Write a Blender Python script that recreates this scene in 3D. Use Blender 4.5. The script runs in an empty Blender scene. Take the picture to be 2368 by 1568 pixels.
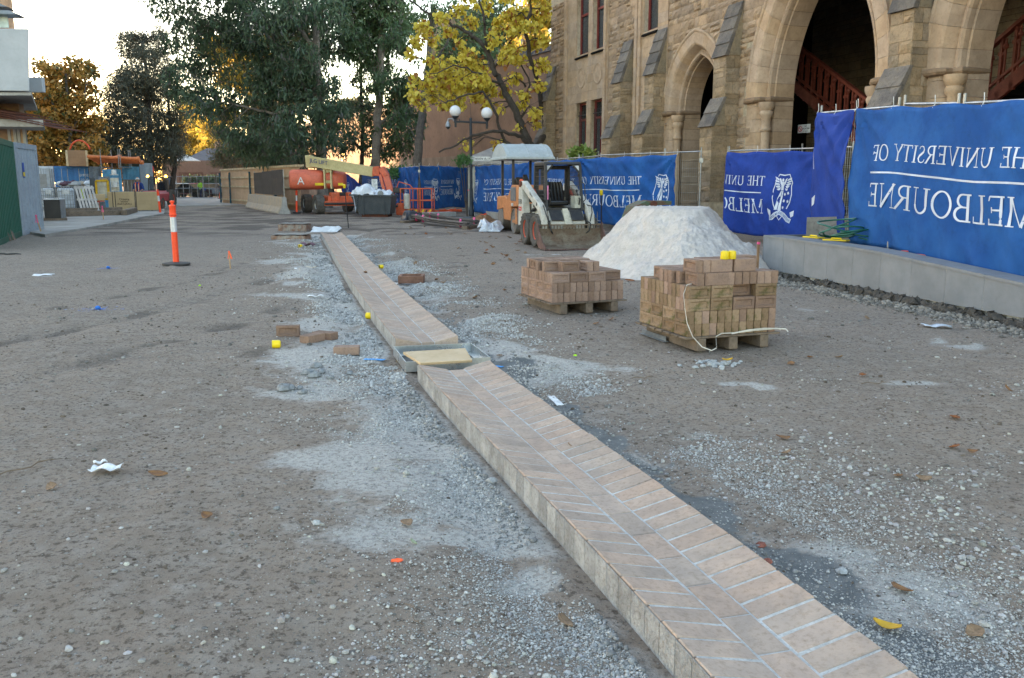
import bpy, math, random
import numpy as np
from mathutils import Vector, Matrix
random.seed(7); RNG = np.random.default_rng(7)
R = math.radians
scn = bpy.context.scene
col = scn.collection
# ------------------------------------------------------------ camera
CAM_H = 1.5; PITCH = 10.287
cam = bpy.data.cameras.new("camera"); cam.sensor_width = 36.0; cam.lens = 30.4
cam.clip_start = 0.1; cam.clip_end = 2000
camo = bpy.data.objects.new("camera", cam); col.objects.link(camo)
camo.location = (0, 0, CAM_H); camo.rotation_euler = (R(90 - PITCH), 0, 0)
scn.camera = camo
# ------------------------------------------------------------ sky and sun
SUN_AZ = R(-50)      # measured from +Y towards +X
SUN_EL = R(8)
w = bpy.data.worlds.new("World"); scn.world = w; w.use_nodes = True
nt = w.node_tree; bg = nt.nodes["Background"]
sky = nt.nodes.new("ShaderNodeTexSky"); sky.sky_type = 'NISHITA'; sky.sun_disc = False
sky.sun_elevation = SUN_EL; sky.sun_rotation = SUN_AZ
sky.air_density = 1.0; sky.dust_density = 0.6; sky.ozone_density = 1.0
mixc = nt.nodes.new("ShaderNodeMix"); mixc.data_type = 'RGBA'; mixc.blend_type = 'MULTIPLY'
mixc.inputs[0].default_value = 1.0; mixc.inputs[7].default_value = (1.0, 0.885, 0.81, 1)
nt.links.new(sky.outputs[0], mixc.inputs[6]); nt.links.new(mixc.outputs[2], bg.inputs[0])
bg.inputs[1].default_value = 0.15
sun = bpy.data.lights.new("sun", 'SUN'); sun.energy = 4.0; sun.angle = R(0.5); sun.color = (1.0, 0.62, 0.32)
suno = bpy.data.objects.new("sun", sun); col.objects.link(suno)
sd = Vector((math.sin(SUN_AZ)*math.cos(SUN_EL), math.cos(SUN_AZ)*math.cos(SUN_EL), math.sin(SUN_EL)))
suno.rotation_euler = (-sd).to_track_quat('-Z', 'Y').to_euler()
suno.location = (-30, 0, 60)
scn.view_settings.view_transform = 'Standard'; scn.view_settings.look = 'None'
scn.view_settings.exposure = 2.98; scn.view_settings.gamma = 1.0
# ------------------------------------------------------------ helpers
def ray(x, y):
    c, s = math.cos(R(PITCH)), math.sin(R(PITCH)); a = (x-1184)/2000; b = (784-y)/2000
    return a, c+b*s, b*c-s
def G(x, y, h=0.0):
    r = ray(x, y); t = (h-CAM_H)/r[2]; return r[0]*t, r[1]*t
def At(x, y, Y):
    r = ray(x, y); t = Y/r[1]; return r[0]*t, Y, CAM_H+r[2]*t

def _h(ix, iy, s):
    n = (ix*374761393 + iy*668265263 + s*1442695041) & 0xffffffff
    n = ((n ^ (n >> 13))*1274126177) & 0xffffffff
    return ((n ^ (n >> 16)) & 0xffff)/65535.0
def vn(x, y, s=0):
    x = np.asarray(x, float); y = np.asarray(y, float)
    fx = np.floor(x); fy = np.floor(y); ix = fx.astype(np.int64); iy = fy.astype(np.int64)
    u = x-fx; v = y-fy; u = u*u*(3-2*u); v = v*v*(3-2*v)
    a = _h(ix, iy, s); b = _h(ix+1, iy, s); c = _h(ix, iy+1, s); d = _h(ix+1, iy+1, s)
    return (a*(1-u)+b*u)*(1-v)+(c*(1-u)+d*u)*v
def fbm(x, y, s=0, o=4):
    t = 0; a = .5; f = 1.0
    for i in range(o):
        t = t + a*vn(x*f+17.3*i, y*f-9.1*i, s+i); a *= .5; f *= 2.03
    return t
def sstep(a, b, x):
    t = np.clip((x-a)/(b-a), 0, 1); return t*t*(3-2*t)

# ---- materials
MATS = {}
def nd(t, typ, **k):
    n = t.nodes.new(typ)
    for a, b in k.items(): setattr(n, a, b)
    return n
def lk(t, a, b): t.links.new(a, b)
def rgba(c): return (c[0], c[1], c[2], 1)
def mixn(t, fac, a, b, mode='MIX'):
    m = nd(t, "ShaderNodeMix", data_type='RGBA', blend_type=mode)
    for i, v in ((0, fac), (6, a), (7, b)):
        if hasattr(v, 'links') or hasattr(v, 'is_linked'): t.links.new(v, m.inputs[i])
        elif i == 0: m.inputs[0].default_value = v
        else: m.inputs[i].default_value = rgba(v)
    return m.outputs[2]
def ramp(t, src, p0, p1):
    m = nd(t, "ShaderNodeMapRange"); m.inputs[1].default_value = p0; m.inputs[2].default_value = p1
    m.interpolation_type = 'SMOOTHSTEP'; t.links.new(src, m.inputs[0]); return m.outputs[0]
def noise(t, vec, scale, detail=4, rough=.6, w=0):
    n = nd(t, "ShaderNodeTexNoise"); n.inputs['Scale'].default_value = scale
    n.inputs['Detail'].default_value = detail; n.inputs['Roughness'].default_value = rough
    t.links.new(vec, n.inputs['Vector']); return n.outputs[0]
def pm(name, colr, rough=.75, col2=None, scale=4, thr=(.35, .65), dirt=.25, bump=.15, bscale=30, metal=0, tint=False, spec=.4, sheen=0, trans=0, emit=0):
    """painted / mineral / fabric surface: base colour broken by patches, dirt and relief"""
    if name in MATS: return MATS[name]
    m = bpy.data.materials.new(name); m.use_nodes = True; t = m.node_tree
    b = t.nodes["Principled BSDF"]; tc = nd(t, "ShaderNodeTexCoord"); v = tc.outputs['Object']
    c = colr
    if col2 is None: col2 = tuple(x*.72 for x in colr)
    n1 = noise(t, v, scale); c = mixn(t, ramp(t, n1, *thr), colr, col2)
    if tint:
        a = nd(t, "ShaderNodeAttribute", attribute_name='tint'); c = mixn(t, 1.0, c, a.outputs[0], 'MULTIPLY')
    if dirt:
        n2 = noise(t, v, scale*5.3, 6, .7)
        c = mixn(t, ramp(t, n2, .45, .75), c, mixn(t, 1.0, c, (1-dirt*1.4, 1-dirt*1.5, 1-dirt*1.7), 'MULTIPLY'))
    t.links.new(c, b.inputs['Base Color'])
    n3 = noise(t, v, bscale, 5, .65)
    if bump:
        bp = nd(t, "ShaderNodeBump"); bp.inputs['Strength'].default_value = bump; bp.inputs['Distance'].default_value = .02
        t.links.new(n3, bp.inputs['Height']); t.links.new(bp.outputs[0], b.inputs['Normal'])
    mr = nd(t, "ShaderNodeMapRange"); mr.inputs[3].default_value = max(.05, rough-.12); mr.inputs[4].default_value = min(1, rough+.12)
    t.links.new(n1, mr.inputs[0]); t.links.new(mr.outputs[0], b.inputs['Roughness'])
    b.inputs['Metallic'].default_value = metal; b.inputs['Specular IOR Level'].default_value = spec
    if trans: b.inputs['Transmission Weight'].default_value = trans
    if emit:
        b.inputs['Emission Color'].default_value = rgba(colr); b.inputs['Emission Strength'].default_value = emit
    MATS[name] = m; return m
def leafmat(name, c1, c2, tr=.35, c3=None):
    if name in MATS: return MATS[name]
    m = bpy.data.materials.new(name); m.use_nodes = True; t = m.node_tree
    for n in list(t.nodes): t.nodes.remove(n)
    out = nd(t, "ShaderNodeOutputMaterial"); a = nd(t, "ShaderNodeAttribute", attribute_name='tint')
    sp = nd(t, "ShaderNodeSeparateColor"); t.links.new(a.outputs[0], sp.inputs[0])
    c = mixn(t, sp.outputs[0], c1, c2)
    if c3: c = mixn(t, ramp(t, sp.outputs[1], .75, .95), c, c3)
    d = nd(t, "ShaderNodeBsdfDiffuse"); tl = nd(t, "ShaderNodeBsdfTranslucent"); g = nd(t, "ShaderNodeBsdfGlossy"); g.inputs['Roughness'].default_value = .5
    t.links.new(c, d.inputs[0]); t.links.new(c, tl.inputs[0])
    ms = nd(t, "ShaderNodeMixShader"); ms.inputs[0].default_value = tr
    t.links.new(d.outputs[0], ms.inputs[1]); t.links.new(tl.outputs[0], ms.inputs[2])
    m2 = nd(t, "ShaderNodeMixShader"); m2.inputs[0].default_value = .04
    t.links.new(ms.outputs[0], m2.inputs[1]); t.links.new(g.outputs[0], m2.inputs[2])
    t.links.new(m2.outputs[0], out.inputs[0]); MATS[name] = m; return m

# ---- object plumbing
def tag(o, label=None, cat=None, group=None, kind=None):
    if label: o['label'] = label
    if cat: o['category'] = cat
    if group: o['group'] = group
    if kind: o['kind'] = kind
    return o
def thing(name, label, cat, loc=(0, 0, 0), rz=0, group=None):
    o = bpy.data.objects.new(name, None); col.objects.link(o); o.empty_display_size = .2
    o.location = loc; o.rotation_euler = (0, 0, rz); return tag(o, label, cat, group)
def copy_tree(o, parent=None):
    c = o.copy(); col.objects.link(c); c.parent = parent
    for ch in list(o.children): copy_tree(ch, c)
    return c
def place(o, loc, rz=0, label=None, group=None):
    o.location = loc; o.rotation_euler = (0, 0, rz)
    if label: o['label'] = label
    if group: o['group'] = group
    return o
class MB:
    def __init__(s): s.v = []; s.f = []; s.c = []; s.cur = (1, 1, 1)
    def add(s, vs, fs):
        k = len(s.v); s.v += [tuple(p) for p in vs]; s.f += [tuple(i+k for i in f) for f in fs]
        s.c += [s.cur]*len(vs); return s
    def box(s, x0, x1, y0, y1, z0, z1, M=None):
        vs = [(x0, y0, z0), (x1, y0, z0), (x1, y1, z0), (x0, y1, z0), (x0, y0, z1), (x1, y0, z1), (x1, y1, z1), (x0, y1, z1)]
        if M is not None: vs = [M @ Vector(p) for p in vs]
        return s.add(vs, [(3, 2, 1, 0), (4, 5, 6, 7), (0, 1, 5, 4), (1, 2, 6, 5), (2, 3, 7, 6), (3, 0, 4, 7)])
    def hexa(s, b, t):
        return s.add(list(b)+list(t), [(3, 2, 1, 0), (4, 5, 6, 7), (0, 1, 5, 4), (1, 2, 6, 5), (2, 3, 7, 6), (3, 0, 4, 7)])
    def bar(s, p0, p1, wd, ht):
        """rectangular bar from p0 to p1"""
        p0 = Vector(p0); p1 = Vector(p1); d = (p1-p0).normalized()
        up = Vector((0, 0, 1)) if abs(d.z) < .95 else Vector((0, 1, 0))
        a = d.cross(up).normalized()*wd/2; b = a.cross(d).normalized()*ht/2
        return s.hexa([p0-a-b, p0+a-b, p0+a+b, p0-a+b], [p1-a-b, p1+a-b, p1+a+b, p1-a+b])
    def tube(s, pts, r, n=8, caps=True):
        pts = [Vector(p) for p in pts]; m = len(pts)
        rs = r if isinstance(r, (list, tuple)) else [r]*m
        vs = []; fs = []; prev = None
        for i in range(m):
            d = (pts[min(i+1, m-1)]-pts[max(i-1, 0)]).normalized()
            if prev is None:
                up = Vector((0, 0, 1)) if abs(d.z) < .9 else Vector((1, 0, 0)); a = d.cross(up).normalized()
            else:
                a = (prev-d*prev.dot(d)).normalized()
            prev = a; b = d.cross(a)
            for k in range(n):
                t = 2*math.pi*k/n; vs.append(pts[i]+(a*math.cos(t)+b*math.sin(t))*rs[i])
        for i in range(m-1):
            for k in range(n):
                k2 = (k+1) % n; fs.append((i*n+k, i*n+k2, (i+1)*n+k2, (i+1)*n+k))
        if caps: fs.append(tuple(range(n-1, -1, -1))); fs.append(tuple((m-1)*n+k for k in range(n)))
        return s.add(vs, fs)
    def cyl(s, p0, p1, r0, r1=None, n=16, caps=True):
        return s.tube([p0, p1], [r0, r0 if r1 is None else r1], n, caps)
    def lathe(s, prof, n=20, c=(0, 0, 0), axis='z'):
        vs = []; fs = []
        for (r, h) in prof:
            for k in range(n):
                t = 2*math.pi*k/n; x, y = r*math.cos(t), r*math.sin(t)
                p = (x, y, h) if axis == 'z' else ((h, x, y) if axis == 'x' else (y, h, x))
                vs.append((c[0]+p[0], c[1]+p[1], c[2]+p[2]))
        for i in range(len(prof)-1):
            for k in range(n):
                k2 = (k+1) % n; fs.append((i*n+k, i*n+k2, (i+1)*n+k2, (i+1)*n+k))
        if prof[0][0] > 1e-4: fs.append(tuple(range(n-1, -1, -1)))
        if prof[-1][0] > 1e-4: fs.append(tuple((len(prof)-1)*n+k for k in range(n)))
        return s.add(vs, fs)
    def prism(s, poly, fn, a, b):
        """poly of 2D points, fn(p, q, w) -> 3D; extruded from w=a to w=b"""
        n = len(poly); vs = [fn(p[0], p[1], a) for p in poly]+[fn(p[0], p[1], b) for p in poly]
        fs = [tuple(range(n-1, -1, -1)), tuple(range(n, 2*n))]+[(i, (i+1) % n, n+(i+1) % n, n+i) for i in range(n)]
        return s.add(vs, fs)
    def sheet(s, fn, nu, nv, thick=None):
        vs = [fn(i/nu, j/nv) for j in range(nv+1) for i in range(nu+1)]
        fs = [(j*(nu+1)+i, j*(nu+1)+i+1, (j+1)*(nu+1)+i+1, (j+1)*(nu+1)+i) for j in range(nv) for i in range(nu)]
        return s.add(vs, fs)
    def blob(s, c, r, jit=.15, n=7, sq=(1, 1, 1)):
        prof = []; vs = []; fs = []
        m = max(4, n//2+1)
        for i in range(m+1):
            ph = math.pi*i/m
            for k in range(n):
                t = 2*math.pi*(k+.5*(i % 2))/n; q = 1+random.uniform(-jit, jit)
                vs.append((c[0]+r*sq[0]*q*math.sin(ph)*math.cos(t), c[1]+r*sq[1]*q*math.sin(ph)*math.sin(t), c[2]+r*sq[2]*q*math.cos(ph)))
        for i in range(m):
            for k in range(n):
                k2 = (k+1) % n; fs.append((i*n+k, (i+1)*n+k, (i+1)*n+k2, i*n+k2))
        return s.add(vs, fs)
    def build(s, name, mat, parent=None, smooth=False, bevel=0, tint=False, label=None, solid=0, sub=0):
        me = bpy.data.meshes.new(name); me.from_pydata([tuple(p) for p in s.v], [], s.f); me.update()
        if mat: me.materials.append(mat)
        if tint:
            ca = me.color_attributes.new('tint', 'FLOAT_COLOR', 'POINT')
            ca.data.foreach_set('color', np.array([(*c, 1) for c in s.c], dtype=np.float32).ravel())
        o = bpy.data.objects.new(name, me); col.objects.link(o)
        if parent is not None: o.parent = parent
        if smooth:
            me.polygons.foreach_set('use_smooth', [True]*len(me.polygons))
            try: me.set_sharp_from_angle(angle=R(35))
            except Exception: pass
        if bevel:
            b = o.modifiers.new('bevel', 'BEVEL'); b.width = bevel; b.segments = 2; b.limit_method = 'ANGLE'
        if solid:
            b = o.modifiers.new('solid', 'SOLIDIFY'); b.thickness = solid
        if sub:
            b = o.modifiers.new('sub', 'SUBSURF'); b.levels = sub; b.render_levels = sub
        if label: o['label'] = label
        return o
def npmesh(name, V, F, mat, parent=None, tint=None, smooth=False):
    me = bpy.data.meshes.new(name); k = F.shape[1]
    me.vertices.add(len(V)); me.vertices.foreach_set('co', np.asarray(V, np.float32).ravel())
    me.loops.add(F.size); me.loops.foreach_set('vertex_index', F.astype(np.int32).ravel())
    me.polygons.add(len(F)); me.polygons.foreach_set('loop_start', np.arange(0, F.size, k, dtype=np.int32))
    me.polygons.foreach_set('use_smooth', np.full(len(F), smooth, dtype=bool))
    me.update(calc_edges=True)
    if mat: me.materials.append(mat)
    if tint is not None:
        ca = me.color_attributes.new('tint', 'FLOAT_COLOR', 'POINT'); ca.data.foreach_set('color', np.asarray(tint, np.float32).ravel())
    o = bpy.data.objects.new(name, me); col.objects.link(o)
    if parent is not None: o.parent = parent
    return o
def text_mesh(s, size, name, mat, parent, M, depth=.004, mirror=False, align='CENTER'):
    cu = bpy.data.curves.new(name, 'FONT'); cu.body = s; cu.size = size; cu.align_x = align; cu.align_y = 'CENTER'; cu.extrude = depth
    to = bpy.data.objects.new('tmp', cu); col.objects.link(to)
    bpy.context.view_layer.update()
    me = bpy.data.meshes.new_from_object(to.evaluated_get(bpy.context.evaluated_depsgraph_get()))
    bpy.data.objects.remove(to); me.name = name; me.materials.clear(); me.materials.append(mat)
    me.transform((M @ Matrix.Diagonal((-1, 1, 1, 1))) if mirror else M)
    o = bpy.data.objects.new(name, me); col.objects.link(o); o.parent = parent; return o
def frameM(o, x, y):
    """matrix with columns x, y, x cross y and origin o"""
    x = Vector(x).normalized(); y = Vector(y).normalized(); z = x.cross(y)
    return Matrix(((x.x, y.x, z.x, o[0]), (x.y, y.y, z.y, o[1]), (x.z, y.z, z.z, o[2]), (0, 0, 0, 1)))
# ------------------------------------------------------------ drain channel courses (plan lines, from the picture)
def gl(pts, h): return [G(x, y, h) for x, y in pts]
HC, HE = .065, .115
nearL = gl([(967,845),(1075,954),(1122,1005),(1181,1064),(1239,1132),(1282,1175),(1326,1222),(1373,1273),(1431,1332),(1502,1405),(1579,1489),(1628,1538),(1700,1612)], HE)
nearA = gl([(1038,853),(1147,954),(1220,1028),(1294,1091),(1376,1166),(1431,1209),(1486,1260),(1549,1322),(1637,1404),(1727,1489),(1807,1568),(1862,1622)], HC)
nearB = gl([(1066,851),(1188,954),(1259,1013),(1337,1079),(1416,1150),(1478,1205),(1533,1248),(1601,1307),(1673,1363),(1762,1439),(1816,1484),(1892,1568),(1950,1622)], HC)
nearR = gl([(1124,836),(1245,930),(1351,1000),(1503,1104),(1592,1167),(1713,1256),(1798,1314),(1888,1381),(1999,1464),(2062,1513),(2129,1568),(2210,1632)], HE)
farL = gl([(917,786),(843,695),(784,618),(761,571),(746,555),(724,540)], HE)
farA = gl([(973,791),(926,742),(873,680),(820,618),(790,573),(763,541)], HC)
farB = gl([(1003,788),(947,733),(891,680),(829,612),(795,573),(768,541)], HC)
farR = gl([(1052,780),(1003,736),(926,668),(855,612),(814,562),(805,552),(772,540)], HE)
def fit(*ls):
    """centre line of the two inner joints as x = f(y), degree 3"""
    P = [((a[0]), a[1]) for l in ls for a in l]
    y = np.array([p[1] for p in P]); x = np.array([p[0] for p in P])
    return np.polyfit(y, x, 3)
PN = fit(nearA, nearB); PF = fit(farA, farB)
def cl(P, y): return float(np.polyval(P, y))
def off(P, y, d, along=0):
    dx = float(np.polyval(np.polyder(P), y)); L = math.hypot(dx, 1); tx, ty = dx/L, 1/L   # away from the camera
    return cl(P, y)+ty*d+tx*along, y-tx*d+ty*along
NY0, NY1 = 2.0, nearA[0][1]
FY0, FY1 = farA[0][1]-.02, farA[-1][1]
def chan_d(x, y):
    """signed distance to the channel centre line and whether the channel runs there"""
    c = np.where(y < (NY1+FY0)/2, np.polyval(PN, np.minimum(y, NY1)), np.polyval(PF, np.clip(y, FY0, FY1)))
    return (x-c)*.78
# ------------------------------------------------------------ ground
def axis_pts(lo, hi, fn):
    a = [lo]
    while a[-1] < hi: a.append(a[-1]+fn(a[-1]))
    return a
ys = np.array([-300, -150, -60, -20, -5, 0, .8]+axis_pts(1.4, 60, lambda y: max(.04, .0068*y))+[64, 70, 78, 90, 110, 150, 220, 350, 600, 1000])
xr = axis_pts(0, 9, lambda x: .055 if x < 6.5 else .055+(x-6.5)*.05)
xr += axis_pts(xr[-1]+.2, 30, lambda x: .35)+[34, 40, 50, 70, 110, 200, 400, 800]
xs = np.array([-a for a in xr[:0:-1]]+xr)
X, Y = np.meshgrid(xs, ys)
MOUNDS = [(852,545,.32,.10,1),(911,588,.35,.09,1),(941,608,.30,.09,0),(970,634,.30,.06,0),(1018,672,.5,.05,0),(1140,742,.42,.05,0),(735,590,.4,.05,0),(700,635,.4,.05,0),(690,657,.45,.05,0),(740,690,.4,.03,0),(680,560,.3,.05,0),(700,632,.4,.06,0),(408,623,.45,.05,0),(590,590,.5,.05,0),(1230,840,.5,.06,0),(1130,800,.3,.05,0),(1400,590,.5,.03,0)]
def ground_h(x, y):
    d = np.hypot(x, y)
    h = (fbm(x*.35, y*.35, 3, 3)-.45)*.07 + (fbm(x*1.9, y*1.9, 11, 4)-.47)*.045 + (fbm(x*9, y*9, 21, 3)-.44)*.012
    h = h*sstep(500, 30, d)
    ad = np.abs(chan_d(x, y)); near = (y > 1.4) & (y < FY1+.6)
    k = np.where(near, sstep(.27, .75, ad), 1.0)
    h = h*k - np.where(near, .03*np.exp(-((ad-.45)/.12)**2), 0)
    h = np.where(near & (ad < .30), -.02, h)
    # tyre ruts sweeping across the left of the yard
    q = (x+3.6+.018*(y-16)**2)
    for o_ in (0, 1.5): h = h-.03*np.exp(-((q-o_)/.16)**2)*sstep(4, 8, y)*sstep(34, 26, y)*(vn(x*2, y*2, 5)+.3)
    for (px, py, r, a, c) in MOUNDS:
        gx, gy = G(px, py); rr = np.hypot(x-gx, (y-gy)*.8)/r
        h = h+a*np.exp(-rr*rr*1.6)*(.6+.8*vn(x*11, y*11, 9))
    return h
Z = ground_h(X, Y)
def gz(x, y): return float(ground_h(np.array([float(x)]), np.array([float(y)]))[0])
V = np.stack([X, Y, Z], -1).reshape(-1, 3); nx = len(xs); ny = len(ys)
I = np.arange(nx*ny).reshape(ny, nx)
Fq = np.stack([I[:-1, :-1], I[:-1, 1:], I[1:, 1:], I[1:, :-1]], -1).reshape(-1, 4)
# material masks: r = pale cement dust, g = white lime, b = dark damp earth
ad = chan_d(X, Y); A_ = np.abs(ad); nn = fbm(X*1.3, Y*1.3, 31, 5); n2 = fbm(X*3.1, Y*3.1, 41, 5); n3 = fbm(X*.5, Y*.8, 51, 4)
inch = ((Y > 1) & (Y < FY1+1.2)).astype(float)
side = np.where(ad < 0, 1.15, 0.85)
cem = inch*np.clip(1.25-A_/side/.85+(nn-.5)*2.6, 0, 1)*sstep(.2, .32, A_)
wet = inch*(ad > 0)*np.clip(1.3-(A_-.3)/.22+(n2-.5)*2.2, 0, 1)*sstep(8.5, 6.5, Y)     # dark cement slurry right of the drain
lime = np.zeros_like(X)
for (px, py, rx, ry, a) in [(95,625,.6,.5,.5),(60,640,.8,.35,.5),(250,622,.12,.2,0),(1690,893,.35,.16,1.1),(1180,620,.9,.10,.55),(1270,588,.8,.12,.9),(1130,555,1.1,.3,.4),(2210,795,.25,.35,.8),(2090,885,.45,.14,.6),(1140,742,.45,.3,.8),(1165,780,.3,.2,.6),(960,640,.35,.3,.3),(1020,672,.4,.3,.6),(650,632,.5,.3,.4),(700,660,.7,.35,.7),(720,610,.5,.3,.4),(740,690,.6,.35,.6),(760,740,.5,.4,.6),(960,970,.5,.4,.7),(1000,1110,.42,.3,.9),(1100,1250,.34,.2,.8),(1220,1330,.22,.16,.8),(1380,900,.5,.35,.3),(1850,715,.3,.3,.5),(2060,705,.6,.2,.35),(905,590,.5,.4,.6),(1300,630,.5,.2,.35),(1450,600,1.0,.3,.6),(870,545,.5,.6,.7),(1000,548,1.8,.35,.5),(700,560,.6,.5,.6),(235,1060,.12,.16,.5),(215,1150,.14,.2,.4),(90,1150,.2,.12,.35),(1180,560,1.2,.35,.35),(1050,610,.35,.2,.5)]:
    gx, gy = G(px, py); rr = ((X-gx)/rx)**2+((Y-gy)/ry)**2
    lime = np.maximum(lime, a*np.exp(-rr)*np.clip((n2-.32)*4, 0, 1.3))
dark = np.clip((n3-.52)*4, 0, 1)*.4*(X < 1)
q = (X+3.6+.018*(Y-16)**2)
dark = np.maximum(dark, sum(np.exp(-((q-o_)/.35)**2) for o_ in (0, 1.5, 2.6, -1.3))*np.clip((n2-.36)*4, 0, 1)*sstep(4, 8, Y)*sstep(24, 17, Y)*.55)
dark = np.maximum(dark, sstep(19, 30, Y)*sstep(75, 60, Y)*.8*np.clip((nn-.3)*3, 0, 1)*(X > -18))
dark = np.maximum(dark, wet*.0)
colr = np.stack([cem, lime, dark, np.ones_like(cem)], -1).reshape(-1, 4)
gm = bpy.data.materials.new('site_ground'); gm.use_nodes = True; t = gm.node_tree; b = t.nodes["Principled BSDF"]
tc = nd(t, "ShaderNodeTexCoord"); v = tc.outputs['Object']
at = nd(t, "ShaderNodeAttribute", attribute_name='tint'); sp = nd(t, "ShaderNodeSeparateColor"); lk(t, at.outputs[0], sp.inputs[0])
at2 = nd(t, "ShaderNodeAttribute", attribute_name='wet')
def thr(mask, n, lo, hi):
    a = nd(t, "ShaderNodeMath", operation='ADD'); lk(t, mask, a.inputs[0]); lk(t, n, a.inputs[1]); return ramp(t, a.outputs[0], lo, hi)
nA = noise(t, v, 1.1, 6, .62); nB = noise(t, v, 7, 8, .72); nC = noise(t, v, 34, 6, .7); nD = noise(t, v, 150, 3, .6)
soil = mixn(t, ramp(t, nA, .36, .64), (.305, .242, .190), (.255, .206, .165))
soil = mixn(t, ramp(t, nB, .40, .66), soil, (.33, .28, .235))
soil = mixn(t, ramp(t, nC, .50, .64), soil, (.125, .098, .078))
dk = nd(t, "ShaderNodeMath", operation='MULTIPLY'); dk.inputs[1].default_value = .75; lk(t, thr(sp.outputs[2], nB, .75, 1.15), dk.inputs[0])
soil = mixn(t, dk.outputs[0], soil, (.085, .07, .06))
soil = mixn(t, thr(sp.outputs[0], nB, .80, 1.25), soil, mixn(t, ramp(t, nC, .45, .62), (.50, .47, .43), (.33, .305, .28)))
soil = mixn(t, thr(at2.outputs[2], nB, .85, 1.1), soil, mixn(t, ramp(t, nB, .4, .6), (.15, .155, .155), (.21, .213, .208)))
soil = mixn(t, thr(sp.outputs[1], nC, .88, 1.08), soil, mixn(t, ramp(t, nC, .45, .6), (.50, .475, .435), (.34, .31, .28)))
# grit: small pale and dark grains
def grains(scale, lo, hi, keep):
    vo = nd(t, "ShaderNodeTexVoronoi"); vo.inputs['Scale'].default_value = scale; lk(t, v, vo.inputs['Vector'])
    a = ramp(t, vo.outputs['Distance'], hi, lo); sc = nd(t, "ShaderNodeSeparateColor"); lk(t, vo.outputs['Color'], sc.inputs[0])
    k = ramp(t, sc.outputs[0], keep, keep+.03); mm = nd(t, "ShaderNodeMath", operation='MULTIPLY'); lk(t, a, mm.inputs[0]); lk(t, k, mm.inputs[1])
    return mm.outputs[0], sc.outputs[1]
g1, r1 = grains(70, .22, .34, .72); g2, r2 = grains(27, .20, .3, .92)
gcol = mixn(t, r1, (.40, .37, .33), (.12, .11, .10))
soil = mixn(t, g1, soil, gcol); soil = mixn(t, g2, soil, mixn(t, r2, (.42, .40, .37), (.17, .155, .14)))
lk(t, soil, b.inputs['Base Color'])
b.inputs['Roughness'].default_value = .93; b.inputs['Specular IOR Level'].default_value = .18
hh = nd(t, "ShaderNodeMath", operation='MULTIPLY_ADD'); lk(t, nC, hh.inputs[0]); hh.inputs[1].default_value = .6; lk(t, nB, hh.inputs[2])
h2 = nd(t, "ShaderNodeMath", operation='MULTIPLY_ADD'); lk(t, g1, h2.inputs[0]); h2.inputs[1].default_value = .25; lk(t, hh.outputs[0], h2.inputs[2])
h3 = nd(t, "ShaderNodeMath", operation='MULTIPLY_ADD'); lk(t, nD, h3.inputs[0]); h3.inputs[1].default_value = .2; lk(t, h2.outputs[0], h3.inputs[2])
h4 = nd(t, "ShaderNodeMath", operation='MULTIPLY_ADD'); lk(t, g2, h4.inputs[0]); h4.inputs[1].default_value = .35; lk(t, h3.outputs[0], h4.inputs[2])
bp = nd(t, "ShaderNodeBump"); bp.inputs['Strength'].default_value = 1.0; bp.inputs['Distance'].default_value = .034
lk(t, h4.outputs[0], bp.inputs['Height']); lk(t, bp.outputs[0], b.inputs['Normal'])
ground = npmesh('ground', V, Fq, gm, tint=colr, smooth=True); tag(ground, kind='structure')
wa = ground.data.color_attributes.new('wet', 'FLOAT_COLOR', 'POINT')
wa.data.foreach_set('color', np.stack([wet, wet, wet, np.ones_like(wet)], -1).astype(np.float32).ravel())

# ------------------------------------------------------------ loose gravel (stuff)
def icos():
    p = (1+5**.5)/2
    v = np.array([(-1,p,0),(1,p,0),(-1,-p,0),(1,-p,0),(0,-1,p),(0,1,p),(0,-1,-p),(0,1,-p),(p,0,-1),(p,0,1),(-p,0,-1),(-p,0,1)], float)/1.902
    f = np.array([(0,11,5),(0,5,1),(0,1,7),(0,7,10),(0,10,11),(1,5,9),(5,11,4),(11,10,2),(10,7,6),(7,1,8),(3,9,4),(3,4,2),(3,2,6),(3,6,8),(3,8,9),(4,9,5),(2,4,11),(6,2,10),(8,6,7),(9,8,1)])
    return v, f
def scatter(name, P, S, mat, label, cat, tints):
    v, f = icos(); n = len(P)
    ang = RNG.uniform(0, 6.28, n); sc = RNG.uniform(.65, 1.25, (n, 3))*S[:, None]; sc[:, 2] *= .7
    vv = v[None]*(1+RNG.uniform(-.14, .14, (n, 12, 1)))*sc[:, None, :]
    c, s = np.cos(ang)[:, None], np.sin(ang)[:, None]
    x = vv[..., 0]*c-vv[..., 1]*s; y = vv[..., 0]*s+vv[..., 1]*c
    W = np.stack([x, y, vv[..., 2]], -1)+P[:, None, :]
    F = (f[None]+12*np.arange(n)[:, None, None]).reshape(-1, 3)
    tt = np.repeat(tints, 12, 0); o = npmesh(name, W.reshape(-1, 3), F, mat, tint=np.c_[tt, np.ones(len(tt))])
    return tag(o, label, cat, kind='stuff')
mstone = pm('pebble', (1, 1, 1), .9, col2=(.78, .76, .74), scale=60, dirt=.12, bump=.3, bscale=200, tint=True, spec=.2)
def dens_pts(n, x0, x1, y0, y1, fn, power=1.0):
    # even in picture space: more points nearby
    y = y0*(y1/y0)**RNG.uniform(0, 1, n); x = RNG.uniform(x0, x1, n)*1.0
    k = RNG.uniform(0, 1, n) < fn(x, y); return x[k], y[k]
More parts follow.
